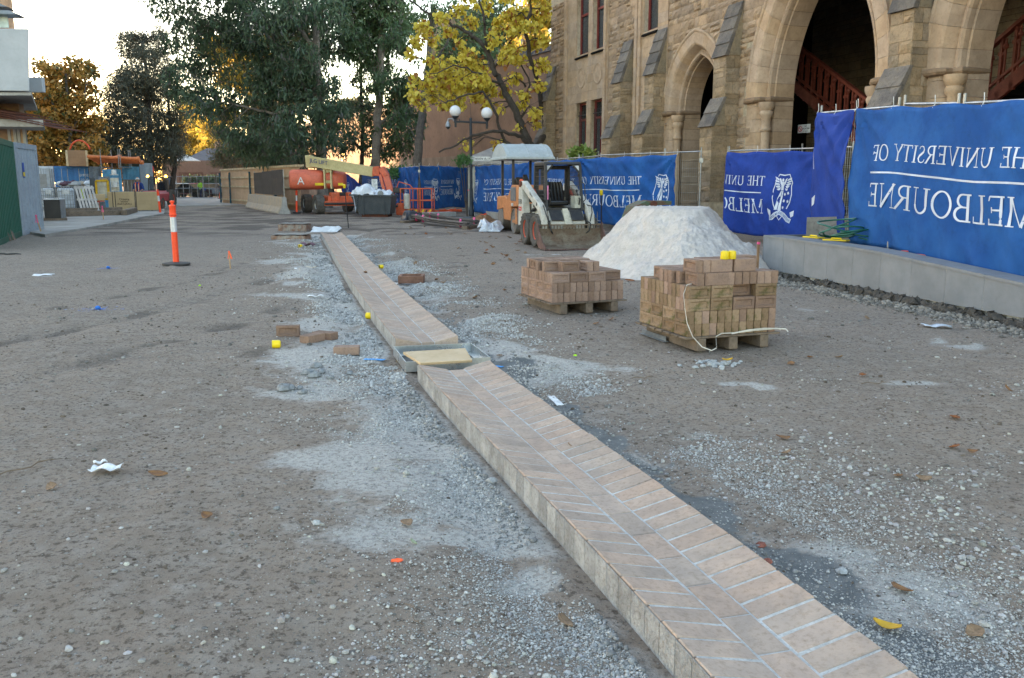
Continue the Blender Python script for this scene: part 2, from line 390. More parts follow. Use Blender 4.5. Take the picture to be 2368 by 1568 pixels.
def rightgrav(x, y):
    a = fbm(x*1.6, y*1.6, 61, 4); s = x-np.polyval(PN, np.minimum(y, NY1))
    m = sstep(.50, .60, a)*sstep(.35, .8, s)*sstep(7.5, 4.5, y)
    m = np.maximum(m, np.exp(-((s-.72)/.22)**2)*sstep(.42, .55, a)*sstep(9, 5, y))
    l = np.exp(-(((x-.62)/.28)**2+((y-2.75)/.35)**2))+.9*np.exp(-(((x+.35)/.45)**2+((y-2.75)/.35)**2))*sstep(.45, .55, a)
    m = np.maximum(m, l*sstep(.40, .52, a)*1.2)
    m2 = np.exp(-((s+.75)/.35)**2)*sstep(.45, .58, a)*sstep(8, 3, y)*.7
    return np.where(np.abs(s)*.78 < .31, 0, np.clip(np.maximum(m, m2)+.035, 0, 1))
x, y = dens_pts(75000, -2.9, 6.0, 2.1, 9, rightgrav)
S = np.clip(RNG.lognormal(math.log(.0045), .55, len(x)), .002, .020); P = np.stack([x, y, ground_h(x, y)+S*.25], -1)
g = RNG.uniform(.28, .56, len(x)); tn = np.stack([g, g*RNG.uniform(.93, 1.0, len(x)), g*RNG.uniform(.84, .98, len(x))], -1)
scatter('gravel', P, S, mstone, 'pale crushed gravel strewn over the earth beside the brick drain', 'gravel', tn)
def leftgrav(x, y):
    a = fbm(x*1.1, y*1.1, 71, 4); return sstep(.45, .62, a)*.32+.07
x, y = dens_pts(30000, -5.5, 6.5, 2.1, 16, leftgrav)
k = np.abs(chan_d(x, y)) > .33; x, y = x[k], y[k]
S = np.clip(RNG.lognormal(math.log(.0045), .55, len(x)), .002, .02)*np.clip(y/5, .8, 2.2); P = np.stack([x, y, ground_h(x, y)+S*.2], -1)
g = RNG.uniform(.12, .42, len(x)); tn = np.stack([g, g*.95, g*.88], -1)
scatter('grit', P, S, mstone, 'small mixed stones scattered over the bare earth of the yard', 'grit', tn)
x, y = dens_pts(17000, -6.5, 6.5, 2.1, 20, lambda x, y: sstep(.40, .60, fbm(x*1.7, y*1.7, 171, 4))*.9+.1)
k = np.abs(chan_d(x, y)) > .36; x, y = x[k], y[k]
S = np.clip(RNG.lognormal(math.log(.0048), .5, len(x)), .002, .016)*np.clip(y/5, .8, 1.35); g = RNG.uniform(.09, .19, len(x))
scatter('shadow_speck_clods', np.stack([x, y, ground_h(x, y)+S*.15], -1), S, mstone, 'small earth clods tinted dark to stand for shadow specks over the yard', 'clods', np.stack([g, g*.80, g*.63], -1))  # clods carry the shadow specks of rough ground in their dark tint
# crumbled mortar and aggregate against both flanks of the drain
y = NY0+.2+(FY1-NY0)*RNG.uniform(0, 1, 15000)**1.9; sgn = np.where(RNG.uniform(0, 1, len(y)) < .68, -1, 1)
k = ~((y > NY1-.1) & (y < FY0+.1)); y = y[k]; sgn = sgn[k]
d_ = .31+np.abs(RNG.normal(0, .10, len(y))); c_ = np.where(y < (NY1+FY0)/2, np.polyval(PN, np.minimum(y, NY1)), np.polyval(PF, np.maximum(y, FY0)))
x = c_+sgn*d_/.78; S = np.clip(RNG.lognormal(math.log(.0048), .5, len(x)), .002, .02)*np.clip(y/4, .9, 2)
keep = fbm(x*2.2, y*2.2, 81, 4) > .43; x, y, S = x[keep], y[keep], S[keep]
g = RNG.uniform(.17, .40, len(x)); tn = np.stack([g, g*1.0, g*.98], -1)
scatter('mortar_crumbs', np.stack([x, y, ground_h(x, y)+S*.3], -1), S, mstone, 'grey mortar crumbs piled against the flanks of the brick drain', 'mortar', tn)

def octs():
    v = np.array([(1,0,0),(-1,0,0),(0,1,0),(0,-1,0),(0,0,1),(0,0,-1)], float); f = np.array([(0,2,4),(2,1,4),(1,3,4),(3,0,4),(2,0,5),(1,2,5),(3,1,5),(0,3,5)]); return v, f
_ic = icos
def crumbs(n):
    y = NY0+.15+(FY1-NY0)*RNG.uniform(0, 1, n)**2.3; right = RNG.uniform(0, 1, n) < .5
    d = np.where(right, .32+np.abs(RNG.normal(.30, .26, n)), -(.315+np.abs(RNG.normal(.0, .42, n))*RNG.uniform(0, 1, n)**.5))
    c_ = np.where(y < (NY1+FY0)/2, np.polyval(PN, np.minimum(y, NY1)), np.polyval(PF, np.maximum(y, FY0))); x = c_+d/.8
    a = fbm(x*1.5, y*1.1, 131, 5); q = fbm(x*5, y*5, 141, 3)
    slur = (d > 0)*(d < .62)*sstep(8, 6, y)*sstep(2.6, 3.1, y)
    k = (RNG.uniform(0, 1, n) < sstep(.44, .58, a+(q-.45)*.25)*(1-.75*slur)+.03) & (np.abs(d) > .32); return x[k], y[k]
icos = octs
x, y = crumbs(150000); S = np.clip(RNG.lognormal(math.log(.0036), .45, len(x)), .0018, .012)*np.clip(y/4, .85, 2.2)
g = RNG.uniform(.34, .64, len(x)); 
def scatter8(name, P, S, mat, label, cat, tints):
    v, f = octs(); n = len(P); vv = v[None]*(1+RNG.uniform(-.25, .25, (n, 6, 1)))*S[:, None, None]*np.array([1, 1, .75]); ang = RNG.uniform(0, 6.28, n); c, s = np.cos(ang)[:, None], np.sin(ang)[:, None]
    W = np.stack([vv[..., 0]*c-vv[..., 1]*s, vv[..., 0]*s+vv[..., 1]*c, vv[..., 2]], -1)+P[:, None, :]; F = (f[None]+6*np.arange(n)[:, None, None]).reshape(-1, 3)
    tt = np.repeat(tints, 6, 0); o = npmesh(name, W.reshape(-1, 3), F, mat, tint=np.c_[tt, np.ones(len(tt))], smooth=True); return tag(o, label, cat, kind='stuff')
scatter8('aggregate', np.stack([x, y, ground_h(x, y)+S*.3], -1), S, mstone, 'pale fine aggregate spilt in bands along both sides of the drain', 'aggregate', np.stack([g, g*.985, g*.95], -1))
icos = _ic
# ------------------------------------------------------------ the brick drain
mpav = pm('paver_face', (.445, .335, .262), .85, col2=(.375, .29, .235), scale=9, dirt=.22, bump=.25, bscale=90, tint=True, spec=.25)
mmort = pm('mortar', (.54, .53, .51), .9, scale=20, dirt=.25, bump=.4, bscale=60)
def rbox(mb, cx, cy, ux, uy, lu, lv, z0f, ztop, th, chip=.004):
    """one paver: centre, unit dir u (long), sizes; ztop(d) gives top height at signed offset along u"""
    vx, vy = -uy, ux; b = []; tp = []
    for su, sv in ((-1, -1), (1, -1), (1, 1), (-1, 1)):
        px = cx+ux*su*lu/2+vx*sv*lv/2; py = cy+uy*su*lu/2+vy*sv*lv/2; zt = ztop(su)+random.uniform(-.0015, .0015)
        b.append((px, py, zt-th)); e = chip; px2 = cx+ux*su*(lu/2-e)+vx*sv*(lv/2-e); py2 = cy+uy*su*(lu/2-e)+vy*sv*(lv/2-e)
        tp.append(((px, py, zt-e), (px2, py2, zt)))
    vs = b+[p[0] for p in tp]+[p[1] for p in tp]
    fs = [(3, 2, 1, 0)]+[(i, (i+1) % 4, 4+(i+1) % 4, 4+i) for i in range(4)]+[(4+i, 4+(i+1) % 4, 8+(i+1) % 4, 8+i) for i in range(4)]+[(8, 9, 10, 11)]
    if (Vector(b[1])-Vector(b[0])).cross(Vector(b[3])-Vector(b[0])).z < 0: fs = [tuple(reversed(f)) for f in fs]
    mb.add(vs, fs)
def ptint():
    k = random.uniform(.90, 1.09); w_ = random.uniform(-.03, .05)
    return (k*(1+w_), k, k*(1-w_*.6))
def drain(P, y0, y1, label, WL=.228, WR=.213, WC=.112):
    o = thing('brick_drain', label, 'drain', (cl(P, y0), y0, 0))
    ox, oy = o.location.x, o.location.y
    ff = MB()
    def tang(y):
        dx = float(np.polyval(np.polyder(P), y)); L = math.hypot(dx, 1); return dx/L, 1/L
    for nm, lo, hi, pitch, kind in (('left_wing', -WC/2-WL-.008, -WC/2-.008, .112, 'w'), ('right_wing', WC/2+.008, WC/2+.008+WR, .112, 'w'), ('centre_course', -WC/2, WC/2, .238, 'c')):
        mb = MB(); y = y0+.005
        while y < y1-.06:
            tx, ty = tang(y+.05); yc = y+pitch/2*ty; cx, cy = off(P, yc, (lo+hi)/2); mb.cur = ptint()
            if kind == 'w':
                s_ = -1 if lo < 0 else 1; inner, outer = HC, HE+random.uniform(-.003, .003)
                # u runs across the channel, to the right; the right wing is laid slightly skewed as in the photo
                zt = (lambda su, s_=s_, outer=outer, inner=inner: (outer if su*s_ > 0 else inner))
                rbox(mb, cx-ox, cy-oy, ty, -tx, hi-lo+random.uniform(-.004, .004), pitch-.0105, 0, zt, .085)
                if s_ < 0:
                    fx, fy = off(P, yc, lo-.0045); kk = random.uniform(.82, 1.12); ff.cur = (kk, kk, kk); q_ = pitch/2-.0025
                    vs = [(fx-ox+tx*a_-ty*b_, fy-oy+ty*a_+tx*b_, c_) for a_, c_ in ((-q_, -.03), (q_, -.03), (q_, HE-.0045), (-q_, HE-.0045)) for b_ in (0, .0025)]
                    ff.add(vs, [(0, 2, 4, 6), (7, 5, 3, 1), (0, 1, 3, 2), (2, 3, 5, 4), (4, 5, 7, 6), (6, 7, 1, 0)])
            else:
                rbox(mb, cx-ox, cy-oy, ty, -tx, hi-lo, pitch-.009, 0, (lambda su: HC+.002), .078)
            y += pitch*ty
        mb.build(nm, mpav, o, tint=True)
    ff.build('stained_flank', pm('flank_film', (.44, .435, .43), .93, col2=(.33, .32, .31), scale=11, dirt=.3, bump=.9, bscale=60, tint=True), o, tint=True)
    mb = MB(); n = 60; L = -WC/2-WL; Rr = WC/2+.006+WR
    rows = []
    for i in range(n+1):
        y = y0+.012+(y1-y0-.03)*i/n; row = []
        for d, z in ((L-.004, -.03), (L+.002, HE-.005), (-WC/2-.006, HC-.003), (WC/2+.006, HC-.003), (Rr-.002, HE-.005), (Rr+.004, -.03)):
            px, py = off(P, y, d); row.append((px-ox, py-oy, z))
        rows.append(row)
    vs = [p for r in rows for p in r]; fs = [(i*6+k, i*6+k+1, (i+1)*6+k+1, (i+1)*6+k) for i in range(n) for k in range(5)]
    fs += [tuple(range(5, -1, -1)), tuple(n*6+k for k in range(6))]; mb.add(vs, fs)
    mb.build('mortar_bed', mmort, o)
    return o
drain(PN, NY0, NY1, 'near run of the pink brick V shaped drain, on this side of the steel tray')
drain(PF, FY0, FY1, 'far run of the pink brick V shaped drain beyond the steel tray')
# ------------------------------------------------------------ sandstone college building
FE = Vector((.31052, -.95057, 0)); FN = Vector((-.95057, -.31052, 0)); FO = Vector((7.704, 25.0, 0))
FRZ = math.atan2(FE.y, FE.x)        # local x runs along the wall towards the camera, local -y is outwards
bld = thing('sandstone_college', 'rough sandstone building with stepped buttresses and tall pointed arches', 'building', FO, FRZ)
# local coordinates: x = u, y = -w (outwards is negative y), z = height
msand = pm('sandstone_rough', (.40, .29, .195), .92, col2=(.32, .235, .165), scale=3, dirt=.22, bump=.9, bscale=14, tint=True, spec=.15)
masht = pm('sandstone_dressed', (.49, .36, .25), .88, col2=(.40, .29, .20), scale=2.2, dirt=.14, bump=.25, bscale=20, tint=True, spec=.15)
mjoint = pm('lime_joint', (.50, .41, .29), .95, scale=6, dirt=.2, bump=.3)
mslope = pm('weathered_slate_stone', (.115, .105, .10), .9, col2=(.19, .165, .14), scale=3, dirt=.3, bump=.5, bscale=25, tint=True, spec=.2)
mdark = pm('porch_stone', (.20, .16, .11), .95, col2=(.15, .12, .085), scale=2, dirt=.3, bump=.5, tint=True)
mred = pm('red_brown_joinery', (.22, .035, .028), .55, scale=6, dirt=.15, bump=.1)
mrail = pm('red_stair_paint', (.22, .05, .028), .6, scale=6, dirt=.25, bump=.1)
mblind = pm('window_blind', (.50, .53, .56), .5, scale=12, dirt=.1, bump=.1)
mglass = bpy.data.materials.new('window_glass'); mglass.use_nodes = True
_b = mglass.node_tree.nodes["Principled BSDF"]; _b.inputs['Base Color'].default_value = (.03, .035, .04, 1); _b.inputs['Roughness'].default_value = .06; _b.inputs['Alpha'].default_value = .45
UA0, UA1, ZTOP = -18.84, 26.0, 10.8
ARCH = [(-5.15, 2.15, 2.62), (1.05, 3.02, 5.08), (8.05, 3.02, 5.08), (15.05, 3.02, 5.08), (22.0, 3.02, 5.08)]     # centre, outer half width, outer radius
SPR = 3.92
def arch_uv(c, hw, Rr, d, side, k, n):
    """point k of n on one side of the arch, offset d inside the outer ring (side -1 left, +1 right); from springing to apex"""
    cc = c-side*(Rr-hw) if False else c+(-side)*(Rr-hw)*1.0
    rad = Rr-d; off_ = Rr-hw                       # centre offset from the middle, on the opposite side
    th = math.acos(min(1, off_/rad))*k/n
    return c-side*off_+side*rad*math.cos(th), SPR+rad*math.sin(th)
def arch_path(c, hw, Rr, d, n=14, z0=-.05):
    L = [(c-(hw-d), z0)]+[arch_uv(c, hw, Rr, d, -1, k, n) for k in range(n+1)]
    Rt = [arch_uv(c, hw, Rr, d, 1, k, n) for k in range(n, -1, -1)]+[(c+(hw-d), z0)]
    return L+Rt[1:]
WINS = [(-15.55, -14.2, 6.95, 10.3), (-13.75, -12.4, 6.95, 10.3), (-9.0, -7.85, 6.95, 10.3), (-15.5, -14.3, 1.9, 4.93), (-13.85, -12.65, 1.9, 4.93)]
SMOOTH = [(-16.95, -12.15, 0, 12), (-9.75, -7.1, 0, 12)]
# backing wall with real openings, made from a filled 2D outline
def walls_from_outline(name, outer, holes, y0, y1, mat, parent, steps=0):
    cu = bpy.data.curves.new(name, 'CURVE'); cu.dimensions = '2D'; cu.fill_mode = 'BOTH'; cu.extrude = (y1-y0)/2
    for poly in [outer]+holes:
        s = cu.splines.new('POLY'); s.points.add(len(poly)-1); s.use_cyclic_u = True
        for p, q in zip(s.points, poly): p.co = (q[0], q[1], 0, 1)
    to = bpy.data.objects.new('tmp', cu); col.objects.link(to); bpy.context.view_layer.update()
    me = bpy.data.meshes.new_from_object(to.evaluated_get(bpy.context.evaluated_depsgraph_get()))
    bpy.data.objects.remove(to); me.materials.clear(); me.materials.append(mat); me.name = name
    me.transform(Matrix.Translation((0, (y0+y1)/2, 0)) @ Matrix.Rotation(R(90), 4, 'X'))
    o = bpy.data.objects.new(name, me); col.objects.link(o); o.parent = parent; return o
holes = [arch_path(c, hw-.03, Rr-.03, .25)[::1] for c, hw, Rr in ARCH]
holes = [[(u, max(z, 0.0)) for u, z in h] for h in holes]
holes += [[(a, z0), (b, z0), (b, z1), (a, z1)] for a, b, z0, z1 in WINS]
walls_from_outline('wall', [(UA0, -.3), (UA1, -.3), (UA1, ZTOP), (UA0, ZTOP)], [[(u, z+.001) for u, z in h] for h in holes], 0, .6, mjoint, bld)
mb = MB(); mb.box(UA0, UA0+.6, .6, 9, -.3, ZTOP); mb.build('end_wall', msand, bld)
def stint(b=.20):
    k = random.uniform(1-b, 1+b); w_ = random.uniform(-.07, .07); return (k*(1+w_*.5), k, k*(1-w_))
def stones(mb, fn, u0, u1, v0, v1, rowh, wid, skip=None, prot=(.02, .07), clampz=None, gap=.012, chip=True):
    v = v0
    while v < v1-.05:
        hgt = random.choice(rowh)*random.uniform(.92, 1.08)
        if v1-(v+hgt) < .1: hgt = v1-v
        u = u0-random.uniform(0, .3) if chip else u0
        while u < u1-.02:
            wd = random.choice(wid)*random.uniform(.8, 1.25)
            subs = [(v, hgt)] if (hgt < .24 or random.random() < .6) else [(v, hgt*.5), (v+hgt*.5, hgt*.5)]
            a, b_ = max(u, u0), min(u+wd, u1)
            if u1-b_ < .12: b_ = u1; wd = u1-u
            if b_-a > .05:
                for (sv, sh) in subs:
                    if skip and skip(a, b_, sv, sv+sh): continue
                    p = random.uniform(*prot); mb.cur = stint(); nu, nv = (4, 3) if p > .03 else (2, 2); g = gap/2
                    base = [fn(a+g+(b_-a-2*g)*i/nu, sv+g+(sh-2*g)*j/nv, (0 if i in (0, nu) or j in (0, nv) else p*random.uniform(.55, 1.25))+(.012 if i in (0, nu) or j in (0, nv) else 0)) for j in range(nv+1) for i in range(nu+1)]
                    fs = [(j*(nu+1)+i, j*(nu+1)+i+1, (j+1)*(nu+1)+i+1, (j+1)*(nu+1)+i) for j in range(nv) for i in range(nu)]
                    k = len(base); rim = [i for i in range(nu+1)]+[j*(nu+1)+nu for j in range(1, nv+1)]+[nv*(nu+1)+i for i in range(nu-1, -1, -1)]+[j*(nu+1) for j in range(nv-1, 0, -1)]
                    lo = []
                    for r_ in rim:
                        j, i = divmod(r_, nu+1); lo.append(fn(a+g+(b_-a-2*g)*i/nu, sv+g+(sh-2*g)*j/nv, -.03))
                    m = len(rim); fs += [(rim[q_], k+q_, k+(q_+1) % m, rim[(q_+1) % m]) for q_ in range(m)]
                    mb.add(base+lo, fs)
            u += wd
        v += hgt
def inside_arch(u, z, d):
    for c, hw, Rr in ARCH:
        if z <= SPR:
            if abs(u-c) < hw-d: return True
        else:
            o_ = Rr-hw
            if math.hypot(u-(c-o_), z-SPR) < Rr-d and math.hypot(u-(c+o_), z-SPR) < Rr-d: return True
    return False
def skipw(a, b_, z0, z1):
    for (s0, s1, _, _) in SMOOTH:
        if a < s1 and b_ > s0: return True
    for u in (a+.02, (a+b_)/2, b_-.02):
        for z in (z0+.01, z1-.01):
            if inside_arch(u, z, .35): return True
    return False
mb = MB()
segs = [(UA0, -16.95), (-12.15, -9.75), (-7.1, 13.0)]
for a, b_ in segs:
    stones(mb, lambda u, v, h: (u, -h, v), a, b_, 1.2, 9.6, (.19, .25, .31), (.28, .42, .55, .75), skipw)
mb.build('rock_faced_masonry', msand, bld, tint=True)
# smooth dressed panels round the windows, proud of the wall
for (s0, s1, _, _), nm in zip(SMOOTH, 'ab'):
    mb = MB()
    ws = [w_ for w_ in WINS if s0 < w_[0] < s1]
    def skips(a, b_, z0, z1):
        for (wa_, wb_, c0, c1) in ws:
            if a < wb_-.01 and b_ > wa_+.01 and z0 < c1-.01 and z1 > c0+.01: return True
        return False
    us = sorted(set([s0, s1]+[w_[0] for w_ in ws]+[w_[1] for w_ in ws]+([s0+.45, s1-.45] if s1-s0 > 3 else [s0+.4])))
    zs = [1.2+.345*i for i in range(25)]; zs = sorted(set([z for z in zs if min(abs(z-q_) for w_ in ws for q_ in w_[2:]) > .08]+[q_ for w_ in ws for q_ in w_[2:]]))
    for a, b_ in zip(us[:-1], us[1:]):
        for z0, z1 in zip(zs[:-1], zs[1:]):
            if skips(a, b_, z0, z1): continue
            n_ = max(1, round((b_-a)/.7))
            for q_ in range(n_):
                mb.cur = stint(.07); x0 = a+(b_-a)*q_/n_; x1 = a+(b_-a)*(q_+1)/n_
                mb.box(x0+.003, x1-.003, -.05-random.uniform(0, .004), .03, z0+.003, z1-.003)
    mb.build('dressed_panel', masht, bld, tint=True)
# pilaster ribs beside the window bays
for u in (-16.75, -12.35, -9.5, -9.2):
    mb = MB()
    for i in range(24): mb.cur = stint(.07); mb.box(u-.11, u+.11, -.13, -.045, 1.2+.35*i+.003, 1.55+.35*i-.003)
    mb.build('rib', masht, bld, tint=True)
# roundels
for u in (-14.9, -13.12):
    mb = MB(); n = 28; prof = [(.42, -.056), (.40, -.066), (.36, -.062), (.26, -.051), (.0, -.0515)]
    mb.lathe([(.44, -.05), (.44, -.075), (.40, -.085), (.37, -.064), (.34, -.058), (.0, -.057)], n, (u, 0, 5.97), 'y')
    # axis 'y' lathe: h along y
    o = mb.build('roundel', masht, bld, smooth=True, tint=True)
    mb = MB(); mb.lathe([(.24, -.0585), (.20, -.066), (.0, -.074)], n, (u, 0, 5.97), 'y'); mb.build('roundel_boss', masht, bld, tint=True, smooth=True)
for (a, b_, z0, z1) in WINS:
    up = z0 > 5; wdw = thing('window', None, None); wdw.parent = bld; wdw.location = ((a+b_)/2, .20, z0); h = z1-z0; hw = (b_-a)/2
    mb = MB(); f = .085
    mb.box(-hw, -hw+f, -.06, .05, 0, h); mb.box(hw-f, hw, -.06, .05, 0, h); mb.box(-hw+f, hw-f, -.06, .05, 0, f); mb.box(-hw+f, hw-f, -.06, .05, h-f, h)
    tr = h*.5 if up else h*.76
    mb.box(-hw+f, hw-f, -.05, .04, tr-.05, tr+.05)
    if not up: mb.box(-.03, .03, -.045, .03, f, tr-.05)
    mb.build('frame', mred, wdw, bevel=.01)
    mb = MB(); mb.box(-hw+f, hw-f, .0, .008, f, h-f); mb.build('pane', mglass, wdw)
    mb = MB(); mb.box(-hw+f, hw-f, .03, .035, f, tr if not up else h-f)
    mb.build('blind', mblind, wdw)
    mb = MB(); mb.box(-hw-.05, hw+.05, .10, .6, -.1, h+.1); mb.build('room_dark', pm('room', (.03, .03, .03), .9, bump=0), wdw)
    mb = MB(); mb.hexa([(-hw-.0, -.33, -.16), (hw, -.33, -.16), (hw, .0, -.16), (-hw, .0, -.16)], [(-hw, -.33, -.10), (hw, -.33, -.10), (hw, -.02, .05), (-hw, -.02, .05)])
    mb.cur = stint(.05); mb.build('sill', masht, wdw)
    if not up:
        mb = MB()
        for i in range(7): x = -hw+.12+i*(2*hw-.24)/6; mb.tube([(x, -.12, .05), (x, -.12, h-.35)], .011, 6)
        for z in (.35, h-.55): mb.box(-hw, hw, -.135, -.105, z, z+.03)
        mb.build('security_bars', pm('iron', (.05, .05, .05), .6), wdw)
# arch rings: moulded orders swept round the opening; profile = (offset inwards, depth)
PROF = [(0, .03), (0, -.09), (.05, -.11), (.10, -.09), (.11, -.07), (.44, -.07), (.50, -.03), (.58, .10), (.64, .22), (.70, .22), (.74, .16), (.79, .15), (.83, .20), (.84, .28), (.84, .34), (.88, .36), (.88, .98)]
def ring(c, hw, Rr, sc=1.0):
    prof = [(d*sc, y) for d, y in PROF]
    for side, nm in ((-1, 'arch'), (1, 'arch')):
        mb = MB(); N = 11; seg = 12*1
        for q_ in range(N):       # voussoirs as separate stones with fine joints
            mb.cur = stint(.09); sub = 2; pts = []
            for s_ in range(sub+1):
                tt = (q_+s_/sub)/N; tt = min(max(tt, 0), 1)
                e = .0007
                if s_ == 0: tt += e
                if s_ == sub: tt -= e
                row = []
                for d, y in prof:
                    u, z = arch_uv(c, hw, Rr, d, side, tt, 1); row.append((u, y, z))
                pts.append(row)
            m = len(prof); vs = [p for r_ in pts for p in r_]
            fs = [(i*m+k, i*m+k+1, (i+1)*m+k+1, (i+1)*m+k) for i in range(sub) for k in range(m-1)]
            if side < 0: fs = [tuple(reversed(f)) for f in fs]
            mb.add(vs, fs)
        mb.build('arch', masht, bld, tint=True)
    for side in (-1, 1):
        mb = MB(); z = 0
        prof2 = [(0.0, .03), (0, -.02), (.12, -.02), (.30, -.02), (.48, -.02), (.62, .16), (.62, .34), (.88, .36), (.88, .98)]
        while z < SPR-.2:
            h = .37; z1 = min(z+h, SPR-.06); mb.cur = stint(.09); vs = []
            for zz in (z+.004, z1-.004):
                for d, y in prof2: vs.append((c+side*(hw-d*sc), y, zz))
            m = len(prof2); fs = [(k, k+1, m+k+1, m+k) for k in range(m-1)]
            if side < 0: fs = [tuple(reversed(f)) for f in fs]
            mb.add(vs, fs); z += h
        mb.build('jamb', masht, bld, tint=True)
        # impost moulding
        mb = MB(); mb.cur = (.62, .60, .58); pr = [(-.02, .03), (-.06, -.10), (.46, -.10), (.60, .02), (.60, .20), (.86, .22), (.80, .98)]
        def imp(e, z): return [(c+side*(hw-(d+e)*sc), y-(e*.8 if y < .5 else 0), z) for d, y in pr]
        L_ = [imp(0, SPR-.12), imp(.06, SPR-.10), imp(.10, SPR-.05), imp(.10, SPR+.01), imp(.04, SPR+.04), imp(-.03, SPR+.05)]
        m = len(pr); vs = [p for r_ in L_ for p in r_]; fs = [(i*m+k, i*m+k+1, (i+1)*m+k+1, (i+1)*m+k) for i in range(len(L_)-1) for k in range(m-1)]
        fs.append(tuple((len(L_)-1)*m+k for k in range(m)))
        if side < 0: fs = [tuple(reversed(f)) for f in fs]
        mb.add(vs, fs); mb.build('impost', masht, bld, tint=True)
        # engaged colonette with moulded cap
        mb = MB(); mb.cur = stint(.06); mb.lathe([(.17, .0), (.17, .5), (.155, .52), (.13, .56), (.13, 2.95), (.16, 2.98), (.17, 3.02), (.15, 3.07), (.135, 3.10), (.14, 3.35), (.19, 3.42), (.20, 3.50), (.17, 3.56), (.21, 3.62), (.24, 3.70), (.24, 3.80)], 20, (c+side*(hw-.76*sc), .16, 0))
        mb.build('colonette', masht, bld, smooth=True, tint=True)
for c, hw, Rr in ARCH: ring(c, hw, Rr)
# stepped buttresses with slate coloured weathered slopes
def buttress(u0, u1, hi=6.85):
    Z1, Z2, W1, W2 = 3.2, 5.28, .9, .5; zt1 = 4.05; zt2 = hi
    o = thing('buttress', None, None); o.parent = bld; o.location = (u0, 0, 0); wd = u1-u0
    mb = MB(); mb.cur = (.8, .8, .8)
    mb.box(.01, wd-.01, -W1+.01, .0, -.2, Z1); mb.box(.01, wd-.01, -W2+.01, .0, Z1, zt2-.2 if False else Z2)
    # inner wedge cores under the slopes
    mb.hexa([(.01, -W1+.01, Z1), (wd-.01, -W1+.01, Z1), (wd-.01, -W2, Z1), (.01, -W2, Z1)], [(.01, -W2-.01, zt1), (wd-.01, -W2-.01, zt1), (wd-.01, -W2, zt1), (.01, -W2, zt1)])
    mb.hexa([(.01, -W2+.01, Z2), (wd-.01, -W2+.01, Z2), (wd-.01, .0, Z2), (.01, .0, Z2)], [(.01, -.01, zt2), (wd-.01, -.01, zt2), (wd-.01, .0, zt2), (.01, .0, zt2)])
    mb.build('core', mjoint, o)
    mb = MB()
    for (w_, a, b_) in ((W1, .9, Z1), (W2, Z1+.0, Z2)):
        stones(mb, lambda u, v, h, w_=w_: (u, -w_-h, v), 0, wd, a, b_, (.27, .34, .40), (wd*.5, wd), None, (.012, .05), chip=False)
        for sgn, X0 in ((1, wd), (-1, 0)):
            stones(mb, (lambda u, v, h, w_=w_, sgn=sgn, X0=X0: (X0+sgn*h, (-w_+u) if sgn > 0 else (-u), v)), 0, w_, a, b_, (.27, .34, .40), (w_*.5, w_*.9), None, (.008, .035), chip=False)
    mb.build('stonework', pm('buttress_stone', (.35, .26, .17), .93, col2=(.26, .20, .135), scale=3, dirt=.3, bump=.8, bscale=14, tint=True, spec=.15), o, tint=True)
    for (za, zb, wa_, wb_, n) in ((Z1, zt1, W1, W2, 2), (Z2, zt2, W2, 0, 4)):
        mb = MB()
        for q_ in range(n):
            t0, t1 = q_/n, (q_+1)/n; k = random.uniform(.8, 1.2); mb.cur = (k, k, k)
            y0 = -(wa_+(wb_-wa_)*t0)-.10+.0*q_; y1 = -(wa_+(wb_-wa_)*t1)-.055; z0 = za+(zb-za)*t0-.03; z1 = za+(zb-za)*t1
            in0 = -(wa_+(wb_-wa_)*t0)+.05; in1 = min(-(wa_+(wb_-wa_)*t1)+.05, -.002)
            mb.hexa([(-.04, y0, z0), (wd+.04, y0, z0), (wd+.04, in0, z0), (-.04, in0, z0)], [(-.04, y1, z1), (wd+.04, y1, z1), (wd+.04, in1, z1), (-.04, in1, z1)])
        mb.build('weathering', mslope, o, tint=True, bevel=.012)
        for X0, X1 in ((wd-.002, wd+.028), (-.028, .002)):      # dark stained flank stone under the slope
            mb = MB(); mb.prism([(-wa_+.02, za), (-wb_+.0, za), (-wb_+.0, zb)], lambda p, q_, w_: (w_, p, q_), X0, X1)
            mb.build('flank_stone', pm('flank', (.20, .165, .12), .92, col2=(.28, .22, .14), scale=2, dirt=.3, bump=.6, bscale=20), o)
for u0 in (-18.86, -10.62, -7.87, -3.15, 4.45, 11.5): buttress(u0, u0+.72)
